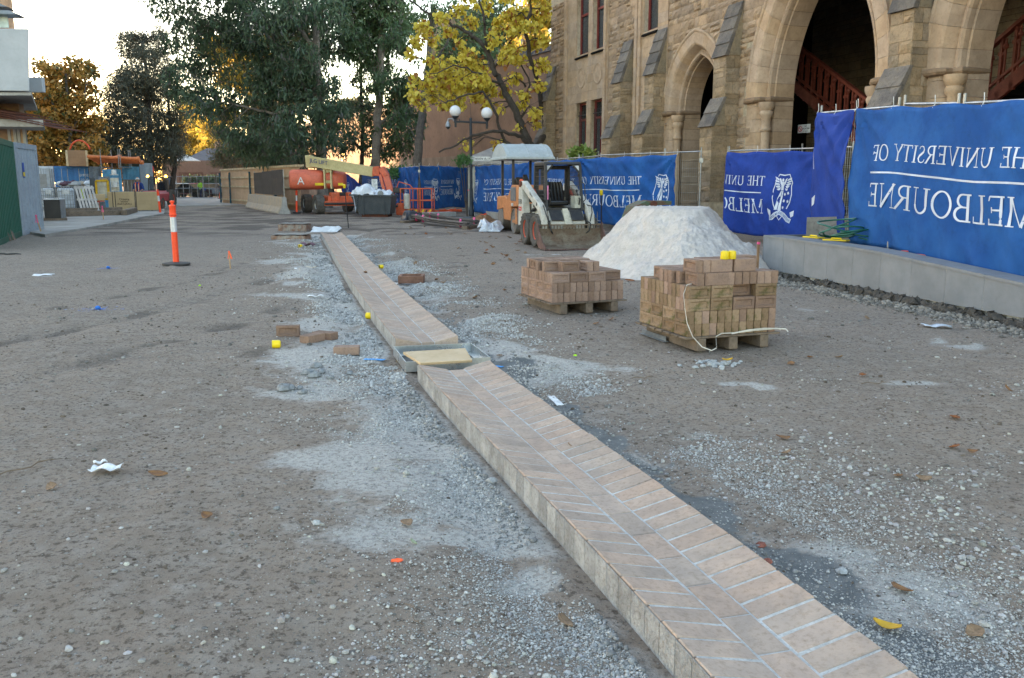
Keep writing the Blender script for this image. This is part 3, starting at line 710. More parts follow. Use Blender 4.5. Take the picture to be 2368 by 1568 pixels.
# arcade behind the arches: floor, back wall, ceiling, cross walls, stair flights
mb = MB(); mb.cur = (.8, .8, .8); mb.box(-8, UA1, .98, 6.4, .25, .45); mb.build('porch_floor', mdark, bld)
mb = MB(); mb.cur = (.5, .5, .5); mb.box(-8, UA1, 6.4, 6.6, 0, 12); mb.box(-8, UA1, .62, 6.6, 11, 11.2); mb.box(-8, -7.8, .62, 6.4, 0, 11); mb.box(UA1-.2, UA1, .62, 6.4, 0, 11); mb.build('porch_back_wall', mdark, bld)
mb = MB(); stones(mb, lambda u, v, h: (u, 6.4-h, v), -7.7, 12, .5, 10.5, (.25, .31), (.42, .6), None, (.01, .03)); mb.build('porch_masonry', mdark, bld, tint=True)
mb = MB(); mb.box(-8, UA1, .6, 11, ZTOP, ZTOP+.2); mb.build('roof', mslope, bld)
def stair(ua, za, ub, zb, y, n):
    o = thing('stair_flight', None, None); o.parent = bld; o.location = (ua, y, za); L = ub-ua; H = zb-za; sg = 1 if L > 0 else -1
    mb = MB(); mb.hexa([(0, 0, -.42), (0, .09, -.42), (0, .09, -.05), (0, 0, -.05)], [(L, 0, H-.42), (L, .09, H-.42), (L, .09, H-.05), (L, 0, H-.05)])
    mb.hexa([(0, -.04, 1.0), (0, .10, 1.0), (0, .10, 1.10), (0, -.04, 1.10)], [(L, -.04, H+1.0), (L, .10, H+1.0), (L, .10, H+1.10), (L, -.04, H+1.10)])
    mb.hexa([(0, 0, .05), (0, .07, .05), (0, .07, .13), (0, 0, .13)], [(L, 0, H+.05), (L, .07, H+.05), (L, .07, H+.13), (L, 0, H+.13)])
    mb.build('stringer', mrail, o)
    for i in range(n):
        x = L*(i+.5)/n; z = H*(i+.5)/n; mb = MB()
        mb.box(x-.035, x+.035, .01, .08, z-.05, z+1.0); mb.box(x-.09, x+.09, .02, .07, z+.62, z+.70); mb.box(x-.02+.11*1, x+.02+.11, .02, .06, z, z+1.0)
        mb.box(x-.06, x+.06, -.0, .09, z-.42, z-.2); mb.lathe([(.02, -.05), (.07, -.02), (.07, .02), (.02, .05)], 8, (x+.11, .04, z+.82), 'y')
        mb.build('baluster', mrail, o)
    mb = MB(); m = int(abs(L)/.28)
    for i in range(m): mb.box(L*i/m if sg > 0 else L*(i+1)/m, L*(i+1)/m if sg > 0 else L*i/m, .1, 1.9, H*i/m-.2, H*i/m)
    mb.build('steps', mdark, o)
stair(1.9, 1.75, -4.6, 5.5, 2.6, 20)
stair(3.3, 3.05, 10.0, 7.1, 2.6, 18)
# dark timber door below the stair
mb = MB(); mb.box(2.9, 4.2, 6.25, 6.36, .45, 3.0); mb.build('door', mred, bld)
# no smoking sign on the porch wall
mwhite = pm('sign_white', (.75, .75, .73), .5, scale=9, dirt=.08, bump=0)
mblk = pm('lettering_black', (.02, .02, .022), .6, scale=9, dirt=0, bump=0)
msred = pm('sign_red', (.6, .03, .03), .5, dirt=0, bump=0)
sg_ = thing('no_smoking_sign', 'white NO SMOKING sign hanging inside the dark middle archway', 'sign', tuple(FO-FE*1.35-FN*1.6+Vector((0, 0, 3.08))), FRZ+R(8))
mb = MB(); mb.box(-.25, .25, -.01, .01, -.12, .13); mb.build('plate', mwhite, sg_, bevel=.004)
mb = MB()
for k in range(20):
    a0, a1 = k*math.pi/10, (k+1)*math.pi/10
    mb.prism([(.065*math.cos(a0), .065*math.sin(a0)), (.085*math.cos(a0), .085*math.sin(a0)), (.085*math.cos(a1), .085*math.sin(a1)), (.065*math.cos(a1), .065*math.sin(a1))], lambda p, q_, w_: (p-.15, w_, q_), -.0135, -.011)
mb.bar((-.15-.05, -.012, .05), (-.15+.05, -.012, -.05), .004, .018); mb.build('prohibition_ring', msred, sg_)
for s_, z, sz in (('NO', .07, .07), ('SMOKING', 0, .07), ('IN THIS AREA', -.075, .035)):
    text_mesh(s_, sz, 'lettering', mblk, sg_, frameM((.08, -.0125, z), (1, 0, 0), (0, 0, 1)), .001)
# dry brown leaves of palm and shrub by the wall foot
# ------------------------------------------------------------ the other buildings
mtan = pm('tan_brick', (.25, .155, .112), .9, col2=(.215, .135, .098), scale=.8, dirt=.15, bump=.3, bscale=60)
mtan2 = pm('pale_brick', (.34, .235, .165), .9, scale=.8, dirt=.15, bump=.3, bscale=60)
mconc = pm('concrete', (.37, .36, .34), .9, col2=(.30, .29, .275), scale=2, dirt=.2, bump=.35)
mtile = pm('grey_roof_tile', (.12, .12, .135), .8, scale=3, dirt=.2)
def block(name, label, pts, h, mat, roofmat, wins=(), parapet=.5, group=None, joints=0):
    """building on a plan polygon (list of ground points, counter-clockwise)"""
    o = thing(name, label, 'building', (pts[0][0], pts[0][1], 0), 0, group); P_ = [(p[0]-pts[0][0], p[1]-pts[0][1]) for p in pts]
    mb = MB(); mb.prism(P_, lambda p, q_, w_: (p, q_, w_), -.2, h); mb.build('wall', mat, o)
    mb = MB(); cx = sum(p[0] for p in P_)/len(P_); cy = sum(p[1] for p in P_)/len(P_)
    mb.prism([(cx+(p[0]-cx)*1.012, cy+(p[1]-cy)*1.012) for p in P_], lambda p, q_, w_: (p, q_, w_), h, h+.35); mb.build('parapet', roofmat, o)
    for (e0, t, z, ww, hh) in wins:       # edge index, distance along, sill height, width, height
        a = Vector(P_[e0]); b_ = Vector(P_[(e0+1) % len(P_)]); d = (b_-a).normalized(); n_ = Vector((d.y, -d.x))
        q0 = a+d*t+n_*.02; Mx = frameM((q0.x, q0.y, z), (d.x, d.y, 0), (0, 0, 1)); wd = thing('window', None, None); wd.parent = o
        mb = MB(); mb.box(-.08, ww+.08, 0, hh, -.05, .05, Mx @ Matrix.Identity(4)) if False else None
        def bx(a0, a1, b0, b1, c0, c1): mb.add([Mx @ Vector(p) for p in [(a0, b0, c0), (a1, b0, c0), (a1, b1, c0), (a0, b1, c0), (a0, b0, c1), (a1, b0, c1), (a1, b1, c1), (a0, b1, c1)]], [(3, 2, 1, 0), (4, 5, 6, 7), (0, 1, 5, 4), (1, 2, 6, 5), (2, 3, 7, 6), (3, 0, 4, 7)])
        bx(0, ww, 0, .08, -.03, .05); bx(0, ww, hh-.08, hh, -.03, .05); bx(0, .08, .08, hh-.08, -.03, .05); bx(ww-.08, ww, .08, hh-.08, -.03, .05); bx(ww/2-.03, ww/2+.03, .08, hh-.08, -.03, .04)
        mb.build('frame', mconc, wd); mb = MB(); bx(.08, ww-.08, .08, hh-.08, -.02, .0); mb.build('pane', mglass2, wd)
    return o
mglass2 = pm('dark_glazing', (.05, .055, .06), .12, scale=.6, dirt=.05, bump=0, spec=.7)
pA = (2.6, 46.5); pB = (-9.4, 69.5)
b1 = block('brick_theatre_building', 'plain tan brick building behind the street lamp and the yellow tree', [pA, (16, 53.5), (4, 76.5), pB], 8.3, mtan, mtile)
mb = MB()
d_ = Vector((pB[0]-pA[0], pB[1]-pA[1])).normalized(); n_ = Vector((-d_.y, d_.x)); n_ = n_ if n_.x < 0 else -n_
for k in range(3):
    q0 = d_*(7.8*k+3.5)+n_*.004; mb.bar((q0.x, q0.y, 0), (q0.x, q0.y, 8.2), .015, .01)
mb.build('movement_joint', mtile, b1)
mb = MB(); q0 = d_*0+n_*.02; q1 = d_*25.9+n_*.02; mb.hexa([(q0.x, q0.y, 0), (q1.x, q1.y, 0), (q1.x+.2, q1.y+.1, 0), (q0.x+.2, q0.y+.1, 0)], [(q0.x, q0.y, 3.2), (q1.x, q1.y, 3.2), (q1.x+.2, q1.y+.1, 3.2), (q0.x+.2, q0.y+.1, 3.2)]); mb.build('render_band', pm('taupe_render', (.25, .185, .14), .9, scale=1, dirt=.15), b1)
block('far_brick_wing', 'pale brick wing with a small lit window behind the boom lift', [(-9.0, 70.5), (-2, 74), (-14, 97), (-21.5, 93)], 7.2, mtan2, mtile, [(3, 4, 3.4, 1.5, 1.9), (3, 11, 3.4, 1.5, 1.9), (3, 19, 3.4, 1.5, 1.9)])
block('far_tan_tower', 'tall tan block showing between the gum crowns', [(-9, 98), (2, 98), (2, 112), (-9, 112)], 19.0, mtan2, mtile, [(0, 1+i*2.6, 5+j*3.4, 1.3, 1.7) for i in range(4) for j in range(4)])
block('far_tan_annex', 'low pinkish brick block far behind the plywood hoarding', [(-27, 98), (-12, 98), (-12, 106), (-27, 106)], 5.6, mtan2, mtile, [(0, 2+i*3.2, 1.6, 1.6, 1.4) for i in range(4)])
# tiled roof houses beyond the gate
def house(label, x0, x1, y0, y1, h, rh, mat):
    o = thing('brick_house', label, 'house', (x0, y0, 0)); W_ = x1-x0; D_ = y1-y0
    mb = MB(); mb.box(0, W_, 0, D_, -.2, h); mb.build('wall', mat, o)
    mb = MB(); e = .6; z = h+.002; vs = [(-e, -e, z), (W_+e, -e, z), (W_+e, D_+e, z), (-e, D_+e, z), (W_*.3, D_/2, h+rh), (W_*.7, D_/2, h+rh)]
    mb.add(vs, [(0, 1, 5, 4), (1, 2, 5), (2, 3, 4, 5), (3, 0, 4), (3, 2, 1, 0)]); mb.build('roof', mtile, o)
    for k in range(3):
        mb = MB(); xx = W_*(.18+.3*k); mb.box(xx-.06, xx+1.26, -.06, .02, 1.2, 2.7); f = mb.build('window', mconc, o)
        mb = MB(); mb.box(xx, xx+1.2, -.075, -.0, 1.26, 2.64); mb.build('pane', mglass2, f)
    mb = MB(); mb.box(W_*.6, W_*.6+.7, D_*.5-.3, D_*.5+.4, h+rh*.6, h+rh+.9); mb.build('chimney', mat, o)
    return o
x_, _, z_ = At(370, 400, 105)
house('far brick house with hipped grey tile roof above the gate', At(432, 400, 118)[0], At(505, 400, 118)[0], 118, 127, 4.2, 1.9, mtan2)
g1_ = thing('garden_brick_wall', 'low red brown brick wall behind the wire gate fence', 'wall', (At(348, 0, 100)[0], 100, 0))
mb = MB(); mb.box(0, 11.5, 0, .3, 0, 3.9); mb.build('brickwork', mtan, g1_)
mb = MB(); mb.box(1.8, 4.6, -.03, 0, .4, 2.6); mb.box(5.4, 10.5, -.03, 0, .4, 2.6); mb.build('recess_panel', pm('dark_brick', (.20, .11, .08), .9), g1_)
# ------------------------------------------------------------ left building: balcony, canopy, windows
mrend = pm('white_render', (.40, .42, .44), .8, col2=(.36, .38, .40), scale=1.5, dirt=.06, bump=.1)
mfin = pm('grey_metal', (.22, .24, .26), .45, scale=4, dirt=.15, metal=.3, bump=.05)
lb = thing('rendered_building', 'modern building at the left edge with white balcony and sun fins', 'building', (-16.6, 30, 0))
def lx(px, Yd, py=200): return At(px, py, Yd)[0]+16.6
def lz(py, Yd): return At(0, py, Yd)[2]
mb = MB(); mb.box(-14, lx(50, 31.3), 1, 1.3, 0, 5.1); mb.box(-14, lx(42, 31), .9, 1, 0, 3.3); mb.build('wall', mtan2, lb)
mb = MB(); mb.hexa([(-16, -1.2, 4.6), (lx(8, 28.8), -1.2, 4.6), (lx(2, 40), 10, 4.6), (-16, 10, 4.6)], [(-16, -1.2, 18), (lx(8, 28.8), -1.2, 18), (lx(2, 40), 10, 18), (-16, 10, 18)]); mb.build('upper_wall', mrend, lb)
mb = MB(); x1 = lx(67, 28); mb.hexa([(-14, -2, lz(197, 28)-.0), (x1, -2, lz(211, 28)), (x1-1.5, .5, lz(205, 28)), (-14, .5, lz(200, 28))], [(-14, -2, lz(60, 28)), (lx(66, 28, 60), -2, lz(66, 28)), (x1-1.6, .5, lz(69, 28)), (-14, .5, lz(60, 28))]); mb.build('balcony', mrend, lb, bevel=.03)
mb = MB(); mb.hexa([(-14, -1.9, lz(212, 28)-.1), (x1, -1.9, lz(212, 28)-.1), (x1-3.0, 4, lz(212, 28)-.1), (-14, 4, lz(212, 28)-.1)], [(-14, -1.9, lz(212, 28)-.01), (x1, -1.9, lz(212, 28)-.01), (x1-3.0, 4, lz(212, 28)-.01), (-14, 4, lz(212, 28)-.01)]); mb.build('balcony_soffit', mconc, lb)
mb = MB(); xs_ = lx(98, 31); mb.box(xs_-3, xs_, 1.0, 1.2, lz(213, 31), lz(178, 31)); mb.build('side_slab', mrend, lb, bevel=.02)
mb = MB(); mb.box(-14, lx(16, 28), -1.6, -1.55, lz(60, 28)+.02, lz(32, 28)); mb.build('glass_screen', pm('screen_glass', (.55, .68, .66), .2, bump=0, dirt=0), lb)
for (py, px1, k) in ((6, 36, 0), (24, 61, 1), (3, 28, 2)):
    mb = MB(); x2 = lx(px1, 28); z = lz(py, 28); mb.add([(-6, -2.6, z+.1), (x2, -2.0, z-.12), (x2-.2, -1.2, z-.10), (-6, -1.0, z+.1), (-6, -2.6, z+.2), (x2-.3, -2.0, z+.0), (x2-.4, -1.2, z+.0), (-6, -1.0, z+.2)], [(3, 2, 1, 0), (4, 5, 6, 7), (0, 1, 5, 4), (1, 2, 6, 5), (2, 3, 7, 6), (3, 0, 4, 7)])
    mb.build('sun_fin', mfin, lb)
mb = MB(); x3 = lx(92, 29); mb.hexa([(-14, -1, lz(282, 29)), (x3, -1, lz(294, 29)), (x3-1.5, 1.9, lz(290, 29)), (-14, 1.9, lz(282, 29))], [(-14, -1, lz(252, 29)), (x3, -1, lz(277, 29)), (x3-1.5, 1.9, lz(272, 29)), (-14, 1.9, lz(252, 29))]); mb.build('canopy', mconc, lb, bevel=.02)
mb = MB(); mb.box(-14, lx(88, 30), 2.0, 2.1, lz(292, 32), lz(229, 31)); mb.build('rear_wall', mtan2, lb) if False else None
wf = None
for k in range(2):
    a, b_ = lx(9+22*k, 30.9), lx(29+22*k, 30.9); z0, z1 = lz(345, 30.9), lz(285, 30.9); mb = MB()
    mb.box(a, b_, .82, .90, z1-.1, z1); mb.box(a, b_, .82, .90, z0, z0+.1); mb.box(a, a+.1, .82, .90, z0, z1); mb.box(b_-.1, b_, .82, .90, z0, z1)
    f = mb.build('window', mrend, lb); mb = MB(); mb.box(a+.1, b_-.1, .85, .88, z0+.1, z1-.1); mb.build('pane', pm('painted_reflection_glass', (.42, .27, .16), .3, bump=0), f)  # warm reflection in the panes is put into their base colour
# rusty reinforcing mesh stacked on the canopy
mrust = pm('rust', (.14, .045, .025), .9, col2=(.09, .04, .03), scale=9, dirt=.3)
for j in range(4):
    m_ = thing('reinforcing_mesh', ['topmost rusty steel mesh sheet on the left canopy', 'second rusty steel mesh sheet on the left canopy', 'third rusty steel mesh sheet on the left canopy', 'lowest rusty steel mesh sheet jutting furthest from the left canopy'][j], 'steel mesh', (-17.6, 28.6, lz(250+4*j, 29)+.08), R(-3+2*j), 'rusty mesh sheets on the canopy')
    mb = MB(); Lx = 1.6+.45*j
    for i in range(12): mb.tube([(-4, i*.2, .35), (0, i*.2, .0), (Lx, i*.2, -.28-.1*j)], .011, 4)
    for i in range(int((Lx+4)/.2)): x = -4+i*.2; z = -x*.0875 if x < 0 else -x*(.28+.1*j)/Lx; mb.tube([(x, 0, z+.012), (x, 2.2, z+.012)], .011, 4)
    mb.build('wires', mrust, m_)
# long block added out of view at left to shade the yard from sun
block('sun_shading_block', 'long tall brick block added out of view at left to shade the yard', [(-78, 38), (-62, 38), (-62, 113), (-78, 113)], 24, mtan2, mtile, [(1, 3+6*i, 3+4*j, 2.2, 2.0) for i in range(9) for j in range(5)])
# ------------------------------------------------------------ trees
mbark_d = pm('dark_bark', (.075, .062, .052), .95, col2=(.05, .042, .036), scale=5, dirt=.3, bump=1, bscale=25)
mbark_p = pm('pale_gum_bark', (.27, .235, .20), .85, col2=(.16, .135, .115), scale=2.5, dirt=.3, bump=.4, bscale=15)
mbark_g = pm('grey_bark', (.15, .13, .115), .95, col2=(.10, .088, .078), scale=3, dirt=.25, bump=.8, bscale=20)
def leaves(C, n_per, size, aspect, droop, spread, hexa=False, seed=0):
    """C: (m,4) spray centres and radii -> leaf polygons"""
    rg = np.random.default_rng(seed); m = len(C); n = m*n_per
    c = np.repeat(C, n_per, 0); d = rg.normal(0, 1, (n, 3)); d /= np.linalg.norm(d, axis=1)[:, None]
    p = c[:, :3]+d*(rg.uniform(0, 1, (n, 1))**.5)*c[:, 3:4]*spread
    ax = rg.normal(0, 1, (n, 3)); ax[:, 2] -= droop; ax /= np.linalg.norm(ax, axis=1)[:, None]
    sd = np.cross(ax, rg.normal(0, 1, (n, 3))); sd /= np.linalg.norm(sd, axis=1)[:, None]; nr = np.cross(ax, sd)
    L = size*rg.uniform(.6, 1.3, (n, 1)); W = L*aspect*rg.uniform(.8, 1.2, (n, 1))
    if hexa: prof = [(0, 0, 0), (.25, .46, .06), (.62, .40, .04), (1, 0, -.10), (.62, -.40, .04), (.25, -.46, .06)]
    else: prof = [(0, 0, 0), (.45, .5, .0), (1, 0, -.08), (.45, -.5, 0)]
    V = np.stack([p+ax*L*a+sd*W*b_+nr*L*q for a, b_, q in prof], 1); k = len(prof)
    F = np.arange(n*k).reshape(n, k)
    tt = np.clip(np.repeat(rg.uniform(0, 1, m), n_per)*.7+rg.uniform(0, .3, n), 0, 1); t2 = rg.uniform(0, 1, n)
    T = np.repeat(np.stack([tt, t2, tt, np.ones(n)], -1), k, 0)
    return V.reshape(-1, 3), F, T
TS = [100]
def tree(name, label, Yd, limbs, blobs, bark, leafm, per_r2=1.0, n_per=14, size=.3, aspect=.28, droop=.8, spray=.45, hexa=False, depth=1.0, group=None, twigs=True, base=None):
    """limbs: [( [(px,py,dY)...], r0, r1 )] ; blobs: [(px,py,r_px)] in the crown at distance Yd"""
    TS[0] += 1; rg = np.random.default_rng(TS[0]); k = 2000/Yd
    b0 = At(limbs[0][0][0][0], limbs[0][0][0][1], Yd); base = base or (b0[0], b0[1], 0)
    o = thing(name, label, 'tree', base, 0, group)
    def loc(p): return (p[0]-base[0], p[1]-base[1], p[2]-base[2])
    mb = MB(); pts_all = []
    for i, (pts, r0, r1) in enumerate(limbs):
        W = [At(p[0], p[1], Yd+(p[2] if len(p) > 2 else 0)) for p in pts]
        if i == 0: W = [(W[0][0], W[0][1], -.2)]+W
        # smooth and roughen the line
        Q = []
        for a, b_ in zip(W[:-1], W[1:]):
            for q_ in range(4):
                t_ = q_/4; Q.append(tuple(a[j]+(b_[j]-a[j])*t_+(rg.normal(0, .035) if q_ else 0) for j in range(3)))
        Q.append(W[-1]); m = len(Q); rr = [r0+(r1-r0)*(j/(m-1))**.8 for j in range(m)]
        if i == 0: rr[0] *= 1.4; rr[1] *= 1.2
        mb.tube([loc(p) for p in Q], rr, 9); pts_all += [(p, rr[j]) for j, p in enumerate(Q)]
    cent = []
    for (px, py, r) in blobs:
        if Yd > 44: px += rg.normal(0, r*.18); py += rg.normal(0, r*.18); r *= rg.uniform(.9, 1.2)
        rm = r/k; dy = rg.uniform(-1, 1)*min(rm*2.2, 3.2)*depth; c = At(px, py, Yd+dy); cent.append((*c, rm))
        if twigs:
            best = min(pts_all, key=lambda q_: math.dist(q_[0], c)+.5*max(0, q_[0][2]-c[2])+(2 if q_[0][2] < c[2]-4 else 0)); a = best[0]
            mid = tuple((a[j]+c[j])/2+rg.normal(0, .12) for j in range(3)); mid = (mid[0], mid[1], mid[2]+.15)
            r_ = min(best[1]*.5, .02+.035*rm); mb.tube([loc(a), loc(mid), loc(c)], [r_, r_*.7, r_*.3], 5)
            for _ in range(5):
                e = tuple(c[j]+rg.normal(0, .55)*rm for j in range(3)); mb.tube([loc(mid), loc(tuple((mid[j]+e[j])/2+rg.normal(0, .08) for j in range(3))), loc(e)], [r_*.5, r_*.3, r_*.15], 4)
    mb.build('trunk', bark, o, smooth=True)
    S = []
    for (cx, cy, cz, rm) in cent:
        n = max(3, int(per_r2*rm*rm*24))
        d = rg.normal(0, 1, (n, 3)); d /= np.linalg.norm(d, axis=1)[:, None]; rad = rm*rg.uniform(.15, 1.08, (n, 1))**.6
        q_ = d*rad*np.array([1, 1, .8])+np.array([cx, cy, cz]); S.append(np.c_[q_, np.full(n, spray)*rg.uniform(.7, 1.3, n)])
    S = np.concatenate(S); S = S[S[:, 2] > .5]
    V, F, T = leaves(S, n_per, size, aspect, droop, 1.0, hexa, TS[0]); V = V-np.array(base)
    npmesh('crown', V, F, leafm, o, tint=T)
    return o
L_gum = leafmat('gum_leaf', (.042, .088, .048), (.11, .155, .08), .30, (.10, .095, .085))
L_gum2 = leafmat('gum_leaf_green', (.05, .10, .045), (.115, .18, .07), .32, (.11, .10, .08))
L_cas = leafmat('casuarina_leaf', (.07, .08, .052), (.13, .13, .09), .22, (.11, .075, .035))
L_yel = leafmat('autumn_yellow_leaf', (.60, .49, .05), (.78, .65, .11), .38, (.32, .13, .03))
L_org = leafmat('autumn_orange_leaf', (.26, .20, .045), (.62, .28, .05), .40, (.08, .10, .03))
L_gold = leafmat('golden_leaf', (.40, .33, .06), (.55, .40, .07), .45, (.10, .13, .04))
L_oliv = leafmat('olive_leaf', (.10, .105, .055), (.17, .155, .08), .30, (.18, .11, .05))
L_bush = leafmat('bush_leaf', (.05, .13, .035), (.10, .22, .06), .35)
# big dark gum over the middle of the view
gumB = [(385,8,34),(425,-5,50),(480,45,52),(540,15,60),(600,40,60),(660,20,62),(710,60,60),(418,105,30),(440,150,48),(475,95,44),(500,150,60),(550,110,50),(600,130,55),(655,120,60),(700,140,45),(430,200,40),(480,215,52),(530,205,58),(590,205,60),(650,200,60),(700,215,55),(745,200,45),(465,262,34),(520,262,38),(640,268,50),(690,280,62),(735,270,55),(770,250,40),(700,325,48),(745,318,42),(660,335,35),(600,318,38),(560,305,32),(575,345,28),(620,352,30),(760,120,45),(755,40,50),(480,-70,80),(600,-80,95),(720,-70,90),(640,70,50),(560,60,50),(500,300,26),(545,330,26),(700,180,40),(455,50,44),(415,60,22),(790,300,30),(725,360,22),(560,-20,60),(440,-40,60),(520,75,45),(620,160,50),(580,260,42),(720,130,50),(700,20,60),(780,10,40),(640,20,60),(405,170,26),(400,100,22)]
tree('gum_tree', 'largest dark green gum tree spreading over the plywood hoarding', 52, [([(746,402),(744,350),(738,260),(733,165),(729,50),(727,-90)], .42, .16), ([(735,232),(705,190),(686,153),(655,120),(624,91),(600,50),(583,5)], .2, .07), ([(738,275),(690,255),(627,262),(575,250),(530,236)], .15, .04), ([(686,153),(620,140),(560,100),(500,70)], .12, .03), ([(736,330),(700,345),(650,370)], .12, .04), ([(733,120),(690,60),(650,0),(640,-80)], .16, .05)], gumB, mbark_p, L_gum, per_r2=1.1, n_per=15, size=.36, aspect=.26, droop=1.4, spray=.42)
tree('gum_tree', 'tall straight gum with pale smooth trunk left of the yellow tree', 55, [([(868,412),(868,350),(873,290),(878,200),(884,100),(886,-60)], .36, .18), ([(874,290),(900,270),(925,262)], .12, .05), ([(880,190),(850,150),(820,100)], .12, .04), ([(868,372),(845,395)], .05, .03)],
     [(845,50,52),(895,30,50),(835,110,42),(880,105,42),(925,100,36),(930,40,42),(800,20,38),(800,80,30),(890,150,32),(850,160,26),(905,250,38),(930,235,32),(935,285,36),(900,300,34),(925,330,30),(870,325,24),(850,280,22),(900,-40,60),(830,-40,60),(900,345,20),(945,190,26),(870,60,50),(820,100,40),(910,70,45),(860,-10,50),(800,-20,45),(920,180,36),(885,200,30)], mbark_p, L_gum2, per_r2=1.8, n_per=15, size=.36, aspect=.26, droop=1.4, spray=.4)
tree('gum_tree', 'slender dark forked gum with sparse crown between two taller gums', 58, [([(835,415),(836,380),(838,345),(836,250),(834,150),(828,50)], .2, .08), ([(838,350),(812,318),(800,290)], .1, .04), ([(838,352),(860,330),(872,318)], .08, .03)],
     [(815,232,22),(800,270,28),(775,300,28),(800,325,30),(825,300,26),(850,245,20),(785,345,26),(760,345,20),(835,215,18),(812,180,14),(850,335,22),(880,355,20),(810,60,30)], mbark_d, L_gum, per_r2=1.3, n_per=14, size=.34, aspect=.26, droop=1.2, spray=.36)
tree('elm_tree', 'thick leaning dark trunked tree in front of the sunlit brick wall', 50, [([(964,405),(966,360),(970,300),(980,220),(992,120),(1000,10)], .34, .12), ([(975,260),(950,200),(930,160)], .1, .03), ([(985,170),(1020,120),(1050,70)], .1, .03), ([(985,200),(1010,170),(1035,165)], .06, .02), ([(970,330),(950,300),(940,290)], .05, .02)],
     [(1000,60,30),(1030,20,34),(1040,110,24),(990,20,30),(1075,40,30),(1110,20,30),(1150,20,34),(1180,10,30),(965,140,20),(1000,150,18),(1130,80,22),(1085,100,18)], mbark_g, L_gum2, per_r2=1.0, n_per=12, size=.3, aspect=.3, droop=1.0, spray=.4)
tree('casuarina_tree', 'tall dark grey green casuarina with ragged top left of the gums', 68, [([(346,440),(350,380),(347,300),(342,200),(330,100)], .34, .1), ([(398,440),(404,390),(398,310),(385,200)], .24, .08), ([(347,280),(300,220),(290,140)], .14, .05)],
     [(296,82,18),(320,92,22),(345,95,20),(372,88,20),(300,120,28),(335,125,28),(370,120,24),(285,165,34),(330,165,36),(370,160,30),(400,165,20),(270,215,38),(320,215,45),(370,215,42),(405,215,26),(255,265,34),(300,270,45),(350,270,48),(395,268,34),(250,315,34),(300,320,45),(350,325,48),(395,320,34),(265,360,34),(310,365,38),(360,370,34),(400,360,26),(330,390,22),(240,345,20),(415,300,16)], mbark_d, L_cas, per_r2=3.4, n_per=16, size=.34, aspect=.16, droop=1.0, spray=.4)
tree('plane_tree', 'orange and yellow autumn tree left of the dark casuarina', 62, [([(162,420),(162,360),(160,290),(156,220),(150,150)], .26, .06), ([(160,300),(125,250),(105,180)], .12, .03), ([(160,310),(195,255),(200,180)], .1, .03), ([(160,340),(110,320),(85,290)], .08, .02)],
     [(95,150,16),(118,165,20),(145,165,20),(172,158,22),(200,160,18),(105,200,26),(140,205,28),(178,200,26),(205,200,16),(90,240,28),(130,245,32),(172,245,32),(208,240,18),(85,285,30),(125,290,36),(170,290,36),(208,290,24),(80,335,30),(125,335,36),(172,335,36),(212,335,26),(100,375,30),(145,380,34),(190,378,32),(222,370,20),(70,300,24),(215,170,10)], mbark_g, L_org, per_r2=2.2, n_per=14, size=.30, aspect=.6, droop=.5, spray=.42)
tree('evergreen_tree', 'dark green tree behind the rendered building at far left', 66, [([(70,430),(75,330),(80,260)], .25, .1)], [(75,250,30),(100,275,30),(60,290,36),(95,320,34),(60,340,38),(100,365,34),(75,395,30),(120,400,22)], mbark_d, L_gum, per_r2=1.6, n_per=14, size=.34, aspect=.4, droop=.5)
tree('olive_tree', 'small grey olive tree in front of the far tiled houses', 80, [([(560,425),(560,380),(552,320)], .16, .06)], [(520,345,28),(545,320,26),(570,340,30),(530,375,28),(560,370,30),(585,365,22),(510,310,18),(505,372,18)], mbark_g, L_oliv, per_r2=2.2, n_per=14, size=.3, aspect=.3, droop=.8)
tree('gum_tree', 'low bushy dark gum just above the plywood hoarding', 66, [([(610,425),(608,370),(600,320)], .2, .06), ([(606,350),(640,330)], .08, .03)], [(590,330,24),(612,350,28),(640,345,26),(640,375,24),(600,380,24),(660,365,20),(625,310,22)], mbark_g, L_gum, per_r2=1.7, n_per=14, size=.32, aspect=.28, droop=1.2)
tree('gum_tree', 'thin gum beside the small far olive tree', 72, [([(690,425),(690,360),(688,300)], .14, .06)], [(690,355,24),(715,345,22),(672,375,20),(705,375,20)], mbark_p, L_gum, per_r2=1.5, n_per=14, size=.32, aspect=.28, droop=1.2)
# sunlit trees far beyond
farT = [(445,400,150,[(440,255,22),(455,290,28),(470,325,30),(440,330,26),(430,290,18),(485,350,24)],L_gold,'golden sunlit tree right of the dark casuarina'),(500,400,140,[(500,300,30),(520,270,28),(490,340,28),(530,310,30),(545,270,26)],L_gold,'golden sunlit tree seen through gaps in the large gum'),(600,400,130,[(600,250,36),(620,200,36),(580,180,36),(600,300,32),(640,290,28)],L_oliv,'tall olive green sunlit tree behind the large gum'),(540,400,125,[(540,130,40),(510,100,36),(560,180,36),(600,110,36),(520,180,30)],L_gold,'very tall golden tree glowing behind the large gum'),(690,400,120,[(690,150,40),(720,100,36),(660,90,36),(680,220,36),(720,200,36)],L_oliv,'very tall olive tree behind the upper trunk of the large gum'),(1225,380,75,[(1215,60,32),(1245,90,32),(1265,40,32),(1250,140,30),(1220,150,26),(1262,170,22),(1240,-5,40),(1195,110,22)],L_gold,'golden sunlit tree at the left corner of the sandstone building'),(310,400,130,[(300,380,34),(340,390,30),(270,390,30)],L_org,'low russet tree behind the yard containers'),(400,400,120,[(412,385,26),(440,392,20),(390,400,24)],L_gold,'low golden tree beside the far patio umbrella'),(1080,330,95,[(1080,90,40),(1120,130,40),(1050,130,36),(1030,90,30),(1150,90,36),(1100,40,40)],L_gum2,'green tree rising behind the tan brick building')]
